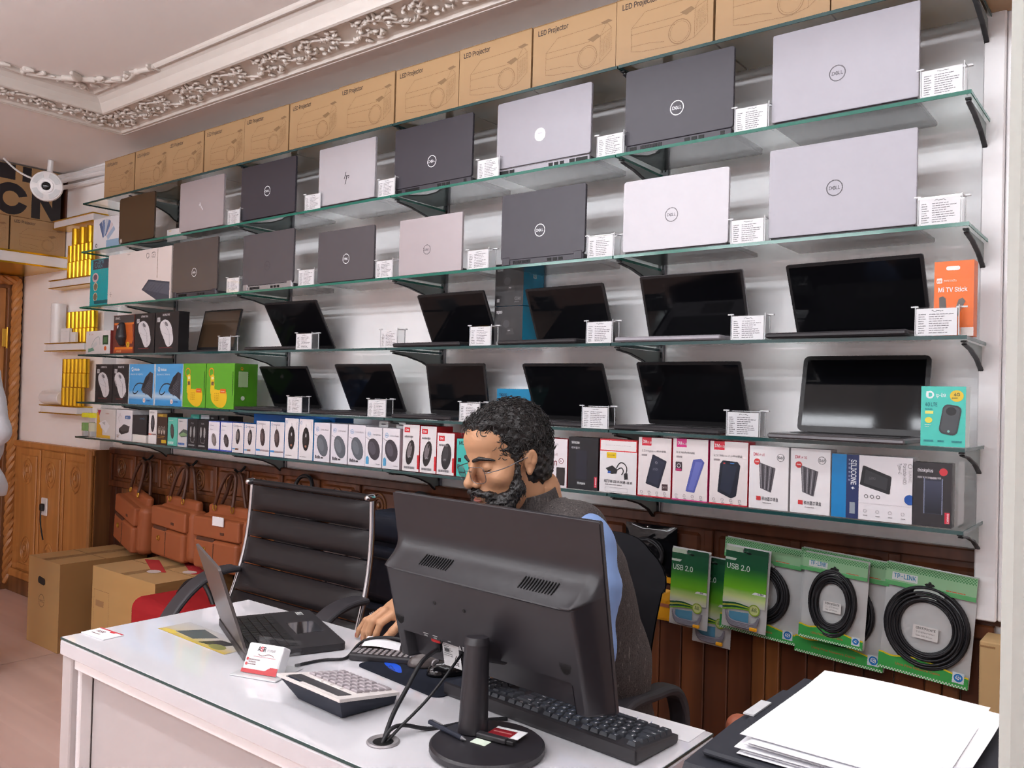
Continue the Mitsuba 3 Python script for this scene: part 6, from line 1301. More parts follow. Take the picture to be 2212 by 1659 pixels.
for x in (-.222, .205):
    g = cat_([prism(rr(-.0007, -.027 * (1 - (k / 6.) ** 2) ** .5, .0007, .027 * (1 - (k / 6.) ** 2) ** .5, .0006), .0012, np.array([[1, 0, 0, x + k * .0024], [0, 1, 0, -.06], [0, 0, 1, min(dep(x + k * .0024, -.06 + q) for q in (-.02, 0, .02)) - .0002], [0, 0, 0, 1.0]])) for k in range(-5, 6)])
    t.part('speaker_grille', g, 'm_port', parent=bk)
t.part('port_recess', box(-.17, -.06, -.112, -.100, .014, dep(-.1, -.104) + .001, .002), 'm_port', parent=bk)
a = Art(); a.rect(0, 0, .05, .066, (222, 222, 222)).text('HIKVISION', .004, .057, .0042, (90, 90, 92), True, width=.026).text('Monitor', .004, .05, .0036, (110, 110, 112)).bars(.004, .02, .03, .046, 7, (130, 130, 132), 3).bars(.006, .03, .026, .036, 1, (60, 60, 62), 4, .9).add(Polygon([(.032, .016), (.038, .027), (.044, .016)]).difference(Polygon([(.0345, .0175), (.038, .024), (.0415, .0175)])), (60, 60, 62)).text('CE', .032, .006, .007, (50, 50, 52), True)
put_print(t, 'rating_label', a, np.array([[1, 0, 0, -.128], [0, 1, 0, -.160], [0, 0, 1, dep(-.10, -.108) + .0004], [0, 0, 0, 1.0]]), parent=bk, label='white rating label')
a = Art()
for x in (-.155, -.128): a.rect(x, -.093, x + .014, -.091, (150, 150, 152)).rect(x + .002, -.098, x + .012, -.0945, (110, 110, 112))
a.rect(-.085, -.095, -.077, -.0932, (150, 150, 152)).add(Polygon([(-.058, -.105), (-.053, -.095), (-.048, -.105)]), (150, 150, 152)).rect(-.046, -.105, -.036, -.096, (130, 130, 132))
put_print(t, 'port_marks', a, np.array([[1, 0, 0, 0], [0, 1, 0, 0], [0, 0, 1, dep(-.1, -.095) + .0004], [0, 0, 0, 1.0]]), parent=bk)
st = Thing.__new__(Thing); st.key = t.key; st.tw = None
BC = np.array([-.912, 1.112, ZD])
bs = st.part('base', lathe([(0, 0), (.092, 0), (.098, .003), (.098, .012), (.094, .0155), (0, .017)], 64, BC), 'm_monitor', smooth=35)
pb = np.array([-.958, 1.128, ZD + .016])
nk = st.part('column', cat_([tube([pb, pb + [-.006, .012, .15]], [.026, .022], 24), tube([pb + [-.006, .012, .148], pb + [-.0065, .013, .16]], [.0235, .02], 24)]), 'm_monitor', smooth=40)
st.part('neck', hull((*(pb + [-.006, .02, .135]), .018), (*(MC - up * .105 + np.cross(rt, up) * .012 + rt * .03), .022), n=2), 'm_monitor', parent=nk, smooth=50)
# monitor cables
def mloc(x, y, z): return MC + rt * x + up * y + np.cross(rt, up) * z
t = Thing('video_cable', 'video cable with a red plug running from the monitor into the desk grommet', 'cable')
p0 = mloc(-.138, -.112, .032)
t.part('plug', hull(*[(*(mloc(-.138 + dx, -.10 + dy, .028 + dz)), .003) for dx in (-.010, .010) for dy in (-.012, .012) for dz in (-.004, .006)], n=1), 'm_red', label='red plug')
t.part('sleeve', tube([mloc(-.138, -.11, .03), mloc(-.138, -.135, .031)], [.0062, .0048], 10), 'm_cable')
t.part('cord', tube(spline([mloc(-.138, -.13, .031), (-1.125, 1.168, .85), (-1.115, 1.125, .82), (-1.09, 1.06, .785), (-1.070, 1.022, .758)], 40), .0042, 8), 'm_cable', smooth=True)
t = Thing('power_cable', 'thin black cable from the monitor down to the desk grommet', 'cable')
t.part('plug', tube([mloc(-.072, -.105, .03), mloc(-.072, -.13, .031)], .005, 10), 'm_cable')
t.part('cord', tube(spline([mloc(-.072, -.125, .031), (-1.045, 1.168, .86), (-1.055, 1.11, .81), (-1.062, 1.06, .78), (-1.066, 1.024, .758)], 40), .0027, 8), 'm_cable', smooth=True)
t = Thing('cable', 'black cable looping out of the grommet towards the monitor foot', 'cable')
t.whole(tube(spline([(-1.067, 1.016, .757), (-1.068, 1.035, .776), (-1.066, 1.06, .778), (-1.05, 1.10, ZD + .005), (-1.02, 1.16, ZD + .004), (-1.0, 1.20, ZD + .004), (-.97, 1.24, ZD + .003)], 40), .0036, 8), 'm_cable', smooth=True)
BZ = ZD + .0172
t = Thing('business_card', 'white and dark red card lying on the monitor foot', 'card'); M = frame((-.925, 1.128, BZ + .004), (.95, .12, .03), (-.12, .95, .02)); t.part('card', xf(box(0, .06, 0, .035, 0, .0008), M), 'm_paper')
a = Art(); a.rect(0, .0, .045, .026, (140, 30, 40)).rect(.004, .012, .04, .016, (200, 120, 120)); put_print(t, 'print', a, M @ np.array([[1, 0, 0, 0], [0, 1, 0, 0], [0, 0, 1, .0008], [0, 0, 0, 1.0]]))
t = Thing('usb_stick', 'black stick lying on the monitor foot', 'usb stick'); M = frame((-.935, 1.108, BZ), (.97, .1, .02), (-.1, .97, 0)); t.part('body', xf(rbox(0, .06, 0, .014, 0, .009, .003), M), 'm_laptop_base'); t.part('cap', xf(rbox(.061, .075, .001, .013, .001, .008, .002), M), 'm_black')
t = Thing('paper_slip', 'small pale green slip under the black stick', 'paper'); M = frame((-.93, 1.088, BZ), (.99, .1, 0), (-.1, .99, 0)); t.whole(xf(box(0, .03, 0, .02, 0, .0006), M), mat('m_pale_green', (200, 212, 196), .8))
t = Thing('pen', 'dark blue pen lying beside the monitor column', 'pen'); t.part('barrel', tube([(-1.035, 1.10, ZD + .0205), (-.945, 1.085, ZD + .0205)], .0042, 10), 'm_navy'); t.part('clip', tube([(-1.03, 1.10, ZD + .0255), (-1.0, 1.095, ZD + .0255)], .0012, 6), 'm_steel'); t.part('tip', tube([(-.945, 1.085, ZD + .0205), (-.934, 1.083, ZD + .0205)], [.0042, .001], 10), 'm_steel')
# ------------------------------------------------------------------ keyboard
KU = np.array([-.9978, .066, 0]); KV = np.array([-.066, -.9978, 0])
KBM = frame((-.682, 1.362, ZD), KU, KV)
t = Thing('keyboard', 'full-size black keyboard with white letters under the monitor', 'keyboard', tw=T(KBM))
KBW, KBD = .458, .136
b = t.part('case', trimesh.convex.convex_hull(np.array([(x, y, z) for x in (0.002, KBW - .002) for y, z in ((.003, .001), (KBD - .003, .001), (0, .006), (0, .014), (KBD, .008), (KBD, .025), (.004, .016), (KBD - .004, .027))] + [(x, y, z) for x in (0, KBW) for y, z in ((.004, .006), (.004, .012), (KBD - .004, .008), (KBD - .004, .023))])), 'm_laptop_base')
P_ = .0192
def kz(v): return .0155 + .0105 * v / KBD
LEG, KEYS = [], {}
def key(u, v, wu, hu=1.0, leg=''):
    w, h = wu * P_ - .0016, hu * P_ - .0016
    k = (round(w, 4), round(h, 4))
    if k not in KEYS:
        KEYS[k] = mikit.ply(trimesh.convex.convex_hull(np.array([(x, y, 0) for x in (0, w) for y in (0, h)] + [(x, y, .0075) for x in (.0025, w - .0025) for y in (.0015, h - .003)])), 'm_keycap')
    x, y = .0085 + u * P_, .008 + v * P_
    t.part('key', KEYS[k], None, parent=b, tw=T().translate([x, y, kz(y)]).rotate([1, 0, 0], 4.4))
    if leg: LEG.append((leg, x + .004, y + h * .52, kz(y + h * .5) + .0082))
rows = [(5.35, ['Esc', 0, 'F1', 'F2', 'F3', 'F4', .5, 'F5', 'F6', 'F7', 'F8', .5, 'F9', 'F10', 'F11', 'F12']), (4, list('`1234567890-=')), (3, list('QWERTYUIOP[]')), (2, list("ASDFGHJKL;'")), (1, list('ZXCVBNM,./'))]
u = 0
key(0, 5.2, 1, 1, 'Esc')
for i in range(12): key(2 + i + (i // 4) * .5, 5.2, 1, 1, 'F%d' % (i + 1))
for i, c in enumerate('`1234567890-='): key(i, 4, 1, 1, c)
key(13, 4, 2, 1, 'Bksp'); key(0, 3, 1.5, 1, 'Tab')
for i, c in enumerate('QWERTYUIOP[]'): key(1.5 + i, 3, 1, 1, c)
key(13.5, 3, 1.5, 1, ''); key(0, 2, 1.75, 1, 'Caps')
for i, c in enumerate("ASDFGHJKL;'"): key(1.75 + i, 2, 1, 1, c)
key(12.75, 2, 2.25, 1, 'Enter'); key(0, 1, 2.25, 1, 'Shift')
for i, c in enumerate('ZXCVBNM,./'): key(2.25 + i, 1, 1, 1, c)
key(12.25, 1, 2.75, 1, 'Shift')
for uu, ww, lg in ((0, 1.25, 'Ctrl'), (1.25, 1.25, ''), (2.5, 1.25, 'Alt'), (3.75, 6.25, ''), (10, 1.25, 'Alt'), (11.25, 1.25, ''), (12.5, 1.25, ''), (13.75, 1.25, 'Ctrl')): key(uu, 0, ww, 1, lg)
for r_ in (3, 4, 5.2):
    for c_ in range(3): key(15.25 + c_, r_, 1, 1, '')
for c_ in range(3): key(15.25 + c_, 0, 1, 1, '')
key(16.25, 1, 1, 1, '')
for r_, cs in ((4, 'N/*-'), (3, '789'), (2, '456'), (1, '123')):
    for c_, ch in enumerate(cs): key(18.5 + c_, r_, 1, 1, ch)
key(21.5, 2, 1, 2, '+'); key(21.5, 0, 1, 2, ''); key(18.5, 0, 2, 1, '0'); key(20.5, 0, 1, 1, '.')
V, F, n = [], [], 0
for lg, x, y, z in LEG:
    v, f, w = text2(lg, True); s = .0046 if len(lg) == 1 else .0026
    V.append(np.column_stack([v[:, 0] * s + x, v[:, 1] * s + y, np.full(len(v), z)])); F.append(f + n); n += len(v)
t.part('lettering', TM(np.vstack(V), np.vstack(F)), 'm_paper', parent=b, kind='stuff')
t.part('status_light', box(18.9 * P_, 19.05 * P_, .1305, .133, .0262, .0275), 'm_green_led', parent=b)
t.part('case_label', box(18.6 * P_, 19.8 * P_, .123, .1285, .0245, .0268), 'm_paper', parent=b)
t = Thing('paper_sheet', 'white sheet with blue scribbles at the right end of the desk', 'paper'); M = frame((-.86, 1.372, ZD), (.99, .02, 0), (-.02, .99, 0)); t.part('sheet', xf(box(0, .19, .0, .07, 0, .0007), M), 'm_paper')
a = Art(); a.add(unary_union([ln(spline([(.02 + i * .03, .02), (.03 + i * .03, .035), (.04 + i * .03, .02), (.035 + i * .03, .045)], 10), .0008) for i in range(3)]), (110, 120, 190)); put_print(t, 'scribble', a, M @ np.array([[1, 0, 0, 0], [0, 1, 0, 0], [0, 0, 1, .0007], [0, 0, 0, 1.0]]))
# ------------------------------------------------------------------ printer at the right with paper on its tray
t = Thing('printer', 'dark grey printer at the right front, loaded with white paper', 'printer')
PB = rbox(-.448, -.005, .80, 1.25, .60, .915, .03, n=3)
t.part('body', PB, 'm_printer', smooth=50)
t.part('top_cover', trimesh.convex.convex_hull(np.array([(x, y, z) for x in (-.436, -.02) for y, z in ((.85, .905), (.885, .952), (1.02, .958), (1.19, .955), (1.235, .925), (1.235, .905))])), 'm_printer')
t.part('seam', box(-.4495, -.003, .9, .905, .62, .90), 'm_black')
t.part('output_tray', box(-.425, -.10, .905, 1.24, .955, .963, .003), 'm_printer')
t.part('clear_flap', box(-.432, -.418, 1.04, 1.10, .9635, .9655), 'm_card_grey')
for s in (-1, 1): t.part('foot', box(-.22 + s * .17 - .02, -.22 + s * .17 + .02, .9, .94, .588, .602, .003), 'm_black')
t.part('foot', box(-.39, -.35, 1.15, 1.19, .588, .602, .003), 'm_black'); t.part('foot', box(-.09, -.05, 1.15, 1.19, .588, .602, .003), 'm_black')
R = random.Random(5)
for i in range(7):
    dx, dy, an = R.uniform(-.008, .006), R.uniform(-.010, .004), R.uniform(-1.5, 1.5)
    top = i == 6
    x0, y0 = (-.392, .935) if top else (-.388 + dx + i * .002, .915 + dy + i * .0035)
    tw = T().translate([x0, y0, .9655 + i * .0024]).rotate([0, 0, 1], 0 if top else an)
    t2 = Thing('paper_sheet', 'topmost white sheet on the printer' if top else '%s white sheet from the bottom of the pile on the printer' % ORD[i], 'paper', 'white sheets on the printer' if not top else None, tw=tw)
    wv = [(u_, v_, .002 * math.sin(u_ * 22 + i) * (v_ / .3) + .012 * max(0, v_ / .3 - .75)) for v_ in np.linspace(0, .297, 12) for u_ in np.linspace(0, .208, 8)]
    wv = np.array(wv); V = np.vstack([wv, wv - [0, 0, .0004]]); F = []
    for j in range(11):
        for k in range(7): q = j * 8 + k; F += [(q, q + 1, q + 9), (q, q + 9, q + 8), (96 + q, 96 + q + 9, 96 + q + 1), (96 + q, 96 + q + 8, 96 + q + 9)]
    t2.whole(mikit.ply(TM(V, F), 'm_paper', smooth=False), None)
t = Thing('printer_stand', 'dark stand under the printer', 'stand'); t.part('top', box(-.47, .02, .78, 1.27, .56, .587, .004), 'm_wood_a')
for x in (-.45, -.01):
    for y in (.80, 1.24): t.part('leg', box(x - .018, x + .018, y - .018, y + .018, 0.001, .56, .003), 'm_wood_a')
t = Thing('tan_chair', 'reddish brown leather chair back behind the printer', 'chair'); t.part('backrest', rbox(-.70, -.44, 1.58, 1.63, .48, .745, .024, n=2), 'm_tan', smooth=50); t.part('seat', rbox(-.72, -.46, 1.63, 1.95, .44, .49, .02, n=2), 'm_tan', smooth=50)
for x in (-.70, -.48):
    for y in (1.61, 1.92): t.part('leg', tube([(x, y, .001), (x, y, .45)], .011, 10), 'm_black')
t = Thing('red_stool', 'reddish brown padded stool edge under the right end of the desk', 'stool'); t.part('seat', rbox(-.63, -.49, .98, 1.20, .58, .64, .025, n=2), 'm_tan', smooth=50)
for x in (-.61, -.51):
    for y in (1.0, 1.18): t.part('leg', tube([(x, y, .001), (x, y, .585)], .01, 10), 'm_black')
# ------------------------------------------------------------------ chair of the seated man
mx, my = -1.275, 1.74
t = Thing('office_chair', 'black fabric office chair under the seated man', 'chair')
V = []; F = []; nq, ns = 26, 16
for side in (1, -1):
    for i in range(nq + 1):
        q = i / nq; wq = .215 * (1 - .35 * max(0, (q - .82) / .18) ** 2.2) * (1 - .12 * (1 - q))
        for j in range(ns + 1):
            s = -1 + 2 * j / ns; e = .022 * (1 - abs(s) ** 6) * (1 - abs(2 * q - 1) ** 8)
            V.append((mx + s * wq, my + .235 + .09 * q - .045 * math.sin(q * np.pi) - .04 * (1 - s * s) * -1 - (.004 + e) * side, .46 + .52 * q - .03 * abs(s) ** 3 * (q > .8)))
nn = (nq + 1) * (ns + 1)
for i in range(nq):
    for j in range(ns):
        a_ = i * (ns + 1) + j; b_ = a_ + ns + 1; F += [(a_, a_ + 1, b_ + 1), (a_, b_ + 1, b_), (nn + a_, nn + b_ + 1, nn + a_ + 1), (nn + a_, nn + b_, nn + b_ + 1)]
t.part('backrest', TM(V, F), 'm_mesh_black', smooth=True)
t.part('back_support', cat_([hull((mx, my + .29, .62, .03), (mx, my + .27, .40, .03)), hull((mx, my + .27, .40, .03), (mx, my + .1, .385, .03))]), 'm_black')
t.part('seat', rbox(mx - .25, mx + .25, my - .24, my + .25, .40, .475, .035, n=3), 'm_mesh_black', smooth=50)
for s in (-1, 1):
    xx = mx + s * .30
    c = spline([(xx - s * .03, my + .14, .40), (xx, my + .2, .50), (xx, my + .17, .64), (xx, my + .05, .665), (xx, my - .10, .66), (xx, my - .15, .61), (xx, my - .12, .50), (xx - s * .03, my - .05, .40)], 44)
    t.part('armrest', cat_([hull(*[(p[0] + dx, p[1], p[2], .013) for p in (c[i], c[i + 1]) for dx in (-.014, .014)], n=1) for i in range(len(c) - 1)]), 'm_arm')
star_base(t, mx, my)
# ------------------------------------------------------------------ the seated man
HC = np.array([-1.192, 1.497, 1.222])
hz = np.array([-.30, -.954, 0]); hz /= np.linalg.norm(hz); pit = math.radians(13)
hf_ = math.cos(pit) * hz + np.array([0, 0, -math.sin(pit)]); hu = math.sin(pit) * hz + np.array([0, 0, math.cos(pit)]); hr = np.cross(hf_, hu)
rl = math.radians(0); hr, hu = math.cos(rl) * hr + math.sin(rl) * hu, -math.sin(rl) * hr + math.cos(rl) * hu
HM_ = np.eye(4); HM_[:3, 0], HM_[:3, 1], HM_[:3, 2], HM_[:3, 3] = hr * .97, hf_ * .97, hu * .97, HC   # x = his right, y = facing, z = up
HT_ = T(HM_)
def L2W(p): return HM_[:3, :3] @ np.asarray(p, float) + HC
def head_sdf(P):
    X = np.abs(P[..., 0])[..., None]; Q = np.concatenate([X, P[..., 1:]], -1)      # symmetric
    d = sd_ell(P, (0, -.018, .034), (.074, .096, .092))
    d = smin(d, sd_ell(P, (0, .030, -.030), (.062, .060, .088)), .03)
    d = smin(d, sd_ell(P, (0, .040, -.082), (.046, .046, .036)), .025)
    d = smin(d, sd_ell(P, (0, .072, -.106), (.020, .018, .017)), .02)
    d = smin(d, sd_ell(P, (0, .060, .055), (.052, .036, .040)), .03)                # forehead
    d = smin(d, sd_cap(Q, (.008, .086, .020), (.038, .074, .020), .009, .007), .012)  # brow
    d = smax(d, -sd_ell(Q, (.031, .096, .003), (.019, .014, .011)), .012)           # sockets
    d = smin(d, sd_ell(Q, (.031, .073, .000), (.0150, .0135, .0125)), .004)         # lids over eyes
    d = smin(d, sd_ell(Q, (.046, .058, -.028), (.022, .022, .018)), .018)           # cheekbones
    d = smin(d, sd_cap(P, (0, .088, .012), (0, .113, -.030), .0075, .0105), .010)   # nose
    d = smin(d, sd_ell(P, (0, .112, -.034), (.0115, .0120, .0100)), .006)
    d = smin(d, sd_ell(Q, (.0125, .100, -.038), (.0078, .0095, .0075)), .006)
    d = smax(d, -sd_ell(Q, (.0065, .104, -.0455), (.0035, .006, .004)), .003)
    d = smin(d, sd_ell(P, (0, .082, -.062), (.028, .018, .018)), .012)              # muzzle
    d = smax(d, -sd_cap(Q, (0, .103, -.0685), (.021, .093, -.0700), .0016), .003)   # mouth line
    d = smin(d, sd_ell(P, (0, .096, -.0635), (.018, .0070, .0042)), .003)
    d = smin(d, sd_ell(P, (0, .094, -.0750), (.0165, .0075, .0052)), .003)
    d = smin(d, sd_cap(P, (0, -.030, -.060), (0, -.060, -.19), .055, .058), .03)    # neck
    # ears
    ea = sd_ell(Q, (.0755, -.010, -.006), (.0075, .0155, .025))
    ea = smin(ea, sd_ell(Q, (.0815, -.0155, .003), (.0055, .0135, .0195)), .004)
    ea = smin(ea, sd_ell(Q, (.078, -.004, -.028), (.006, .007, .008)), .005)
    ea = smax(ea, -sd_ell(Q, (.0885, -.011, .003), (.0058, .0085, .0135)), .003)
    ea = smax(ea, -sd_ell(Q, (.0860, -.003, -.013), (.005, .005, .006)), .003)
    ea = smin(ea, sd_cap(Q, (.0830, -.005, -.006), (.0830, -.012, .009), .0020), .003)
    return smin(d, ea, .006)
head = surfnet(head_sdf, (-.10, -.15, -.21), (.10, .135, .135), .0024)
head = relax(head, 4)
head.apply_transform(HM_)
# right hand on the desk: palm, five fingers, wrist
W0 = np.array([-1.495, 1.492, .852])           # wrist
kn = {'index': (-1.470, 1.424, .832), 'middle': (-1.490, 1.418, .838), 'ring': (-1.508, 1.424, .834), 'little': (-1.524, 1.436, .824)}
tip = {'index': (-1.497, 1.395, .768), 'middle': (-1.518, 1.392, .767), 'ring': (-1.536, 1.390, .766), 'little': (-1.566, 1.398, .766)}
FING = []
for k in kn:
    a_, c_ = np.array(kn[k]), np.array(tip[k]); d_ = c_ - a_; d_ /= np.linalg.norm(d_)
    bend = np.array([-.25, -.7, .55]); m1 = a_ + (c_ - a_) * .45 + bend * .016; m2_ = a_ + (c_ - a_) * .78 + bend * .010
    r0 = {'index': .0098, 'middle': .0100, 'ring': .0094, 'little': .0082}[k]
    FING.append([(a_, r0), (m1, r0 * .92), (m2_, r0 * .82), (c_ + [0, 0, .002], r0 * .70)])
TH = [(np.array([-1.462, 1.468, .838]), .0145), (np.array([-1.446, 1.436, .822]), .0118), (np.array([-1.456, 1.412, .797]), .0100), (np.array([-1.476, 1.396, .771]), .0080)]
def hand_sdf(P):
    d = sd_cap(P, W0 + [.012, .05, .016], W0, .024, .0215)
    for k in kn: d = smin(d, sd_cap(P, W0 + np.array([0, -.012, -.004]) + (np.array(kn[k]) - W0) * .12, np.array(kn[k]) + [0, .004, -.005], .016, .0115), .012)
    d = smin(d, sd_cap(P, (-1.474, 1.462, .836), (-1.516, 1.458, .832), .0130, .0120), .014)
    for f in FING:
        for (p, rp), (q, rq) in zip(f[:-1], f[1:]): d = smin(d, sd_cap(P, p, q, rp, rq), .0035)
    for (p, rp), (q, rq) in zip(TH[:-1], TH[1:]): d = smin(d, sd_cap(P, p, q, rp, rq), .005)
    return d
hand = surfnet(hand_sdf, (-1.60, 1.365, .75), (-1.42, 1.57, .90), .0022)
hand = relax(hand, 4)
# torso, arms and legs
NB = np.array([-1.163, 1.590, 1.095]); SL, SR = np.array([-1.035, 1.560, 1.060]), np.array([-1.345, 1.625, 1.045])
EL, WLf, HL = np.array([-.965, 1.505, .830]), np.array([-1.02, 1.42, .825]), np.array([-1.05, 1.36, .820])
ER = np.array([-1.40, 1.69, .86])
PV = np.array([-1.165, 1.79, .56]); KL, KR = np.array([-1.0, 1.46, .56]), np.array([-1.26, 1.42, .56]); FL_, FR_ = np.array([-.99, 1.48, .075]), np.array([-1.28, 1.45, .075])
CH = np.array([-1.155, 1.655, .93]); WA = np.array([-1.150, 1.745, .74])
sx = (SL - SR) / np.linalg.norm(SL - SR)
def limb(P, pts, k):
    d = None
    for (p, rp), (q, rq) in zip(pts[:-1], pts[1:]):
        e = sd_cap(P, p, q, rp, rq); d = e if d is None else smin(d, e, k)
    return d
def body_sdf(P):
    d = sd_cap(P, SL - sx * .05, SR + sx * .05, .055)
    for a_, w_, r_ in ((CH, .085, .095), (WA, .075, .095), (PV, .09, .10)): d = smin(d, sd_cap(P, a_ - sx * w_, a_ + sx * w_, r_), .06)
    d = smin(d, sd_cap(P, NB + [0, -.01, .05], NB - [0, 0, .02], .052, .06), .03)
    for pts in ([(SL, .05), (EL, .040), (WLf, .027), (HL, .022)], [(SR, .05), (ER, .040), (W0, .024)], [(PV + sx * .09, .08), (KL, .055), (FL_, .038), (FL_ + [0, -.14, -.035], .03)], [(PV - sx * .09, .08), (KR, .055), (FR_, .038), (FR_ + [0, -.14, -.035], .03)]): d = smin(d, limb(P, pts, .02), .03)
    return d
body = surfnet(body_sdf, (-1.56, 1.20, .005), (-.82, 1.98, 1.20), .011)
# left hand, resting on the keyboard behind the monitor
lh = [hull((*(HL + [0, .03, 0]), .02), (*(HL + [-.02, -.03, 0]), .014), (*(HL + [.02, -.03, 0]), .014), n=2)]
for i, s in enumerate((-.024, -.009, .007, .022)):
    b0 = HL + [s, -.03, .002]; lh += [hull((*b0, .009), (*(b0 + [0, -.028, .006]), .0085), n=2), hull((*(b0 + [0, -.028, .006]), .0085), (*(b0 + [0, -.05 + .006 * abs(i - 1.5), -.004]), .007), n=2)]
lh += [hull((*(HL + [-.02, .01, 0]), .012), (*(HL + [-.042, -.02, -.002]), .0085), n=2)]
def uni(ms):
    try:
        ms2 = [m3.Manifold(m3.Mesh(np.asarray(m.vertices, np.float32), np.asarray(m.faces, np.uint32))) for m in ms]
        if any(m.status() != m3.Error.NoError or m.is_empty() for m in ms2): return cat_(ms)
        r = ms2[0]
        for q in ms2[1:]: r = r + q
        o = r.to_mesh(); return TM(o.vert_properties[:, :3], o.tri_verts)
    except Exception:
        return cat_(ms)
man = Thing('person', 'bearded man with glasses, dark tweed vest and light blue shirt, seated at the desk', 'person')
man.part('body', uni([head, hand, body] + lh), 'm_skin', smooth=True)
# shirt with folded sleeves
def shirt_sdf(P):
    n_ = fb(P, 11, 3, 2) * .006
    d = limb(P, [(SL + [-.01, .0, -.006], .058), (SL + [.010, -.002, -.014], .062), (SL + [.016, -.004, -.03], .062), ((SL + EL) / 2 + [.014, .01, .01], .058), (EL, .050), (EL + (WLf - EL) * .85, .036)], .03)
    e = limb(P, [(SR, .064), ((SR + ER) / 2, .058), (ER, .052), (ER + (W0 - ER) * .55, .047), (W0, .039), (W0 + (W0 - ER) * .1, .039)], .02)
    dr_ = ER + (W0 - ER) * .985; ax_ = (W0 - ER) / np.linalg.norm(W0 - ER)
    e = smax(e, ((P - dr_) @ ax_.astype(np.float32)), .004)
    t_ = sd_cap(P, SL - sx * .05, SR + sx * .05, .058)
    t_ = smin(t_, sd_cap(P, NB + [.0, .0, -.02], NB - [0, 0, .05], .056, .07), .03)
    fold = np.sin((P[..., 2] * 150 + P[..., 0] * 90 + fb(P, 9, 5, 2) * 14)) * .0007
    return smin(smin(d, e, .01), t_, .03) + n_ + fold
smooth_ = lambda m: relax(m, 6, .003)
man.part('shirt', smooth_(surfnet(shirt_sdf, (-1.53, 1.34, .70), (-.82, 1.82, 1.24), .0055)), 'm_shirt', smooth=True)
def vest_sdf(P):
    d = sd_cap(P, SL - sx * .012 + [0, .004, .003], SR + sx * .012 + [0, .004, .003], .0715)
    for q_ in (-1, 0, 1):
        d = smin(d, limb(P, [(CH + sx * .078 * q_ + [0, 0, .02], .112), (WA + sx * .075 * q_, .115), (PV + sx * .075 * q_, .120), (PV + sx * .085 * q_ + [0, -.03, -.10], .115)], .03), .04)
    d = smin(d, sd_cap(P, NB + [0, .004, -.012], NB - [0, -.01, .04], .070, .085), .025)
    cut = sd_cap(P, NB + [0, -.012, .12], NB + [0, -.002, .02], .055, .057)           # neck opening
    d = smax(d, -cut, .006)
    for S_, sg in ((SL, 1), (SR, -1)):
        d = smax(d, -(sd_cap(P, S_ + sx * sg * .088 + [0, 0, .06], S_ + sx * sg * .092 + [0, -.01, -.12], .055, .062)), .008)
    return d + fb(P, 12, 9, 2) * .006
man.part('vest', smooth_(surfnet(vest_sdf, (-1.50, 1.42, .34), (-.84, 2.0, 1.24), .0055)), 'm_tweed', smooth=True)
nc, na = L2W((0, -.046, -.112)), -hu * .93 + hf_ * -.05; na = -na / np.linalg.norm(na)
cu = np.cross(na, [1, 0, 0.0]); cu /= np.linalg.norm(cu); cv = np.cross(na, cu); V = []; F = []; N_ = 48
for i in range(N_ + 1):
    a_ = math.radians(100) + (2 * np.pi - .30) * i / N_ + .15
    for r_, z_ in ((.0700, -.050), (.0640, .020), (.0622, .0215), (.0600, .019), (.0620, -.050)):
        V.append(nc + cu * r_ * math.cos(a_) + cv * r_ * math.sin(a_) * 1.02 + na * z_)
for i in range(N_):
    for k in range(5):
        q, q2 = i * 5 + k, i * 5 + (k + 1) % 5; F += [(q, q + 5, q2 + 5), (q, q2 + 5, q2)]
man.part('vest_collar', TM(V, F), 'm_tweed', smooth=40)
def trouser_sdf(P):
    d = sd_cap(P, PV - sx * .09, PV + sx * .09, .108)
    for pts in ([(PV + sx * .09, .095), (KL, .072), (FL_ + [0, 0, .06], .058)], [(PV - sx * .09, .095), (KR, .072), (FR_ + [0, 0, .06], .058)]): d = smin(d, limb(P, pts, .02), .03)
    return d + fb(P, 12, 2, 2) * .010
man.part('trousers', surfnet(trouser_sdf, (-1.42, 1.30, .06), (-.82, 1.95, .72), .010), 'm_trouser', smooth=True)
for F0 in (FL_, FR_):
    man.part('shoe', hull((F0[0], F0[1] + .03, .045, .04), (F0[0], F0[1] - .16, .035, .032), (F0[0], F0[1] + .02, .07, .04), n=2), 'm_black', smooth=60)
# hair, beard, brows
def hair_sdf(P):
    d = sd_ell(P, (0, -.020, .038), (.0790, .1015, .0965))
    d = smin(d, sd_ell(P, (0, -.045, -.02), (.073, .068, .075)), .02)
    d = smin(d, sd_ell(P, (0, .046, .090), (.056, .038, .026)), .02)
    face = sd_ell(P, (0, .128, -.010), (.074, .082, .090))
    d = smax(d, -face, .008)
    Q = np.concatenate([np.abs(P[..., 0])[..., None], P[..., 1:]], -1)
    d = smax(d, -sd_ell(Q, (.085, .045, -.06), (.040, .050, .070)), .01)
    d = smax(d, -sd_ell(Q, (.090, -.012, -.012), (.030, .027, .036)), .008)
    d = smax(d, -P[..., 2] - .075 - .25 * np.clip(P[..., 1] + .05, -1, 1), .01)
    d = smin(d, sd_cap(Q, (.0725, .022, .02), (.0705, .022, -.03), .0045), .008)      # sideburns
    w = meshkit.noise(np.asarray(P, float) * 95, 3).astype(np.float32) - .5; w2 = meshkit.noise(np.asarray(P, float) * 210, 5).astype(np.float32) - .5
    return d - w * .008 - w2 * .004
hm = surfnet(hair_sdf, (-.10, -.145, -.115), (.10, .12, .155), .0025)
R = random.Random(12); curls = []
pts = hm.vertices[(hm.vertices[:, 2] > .0)]
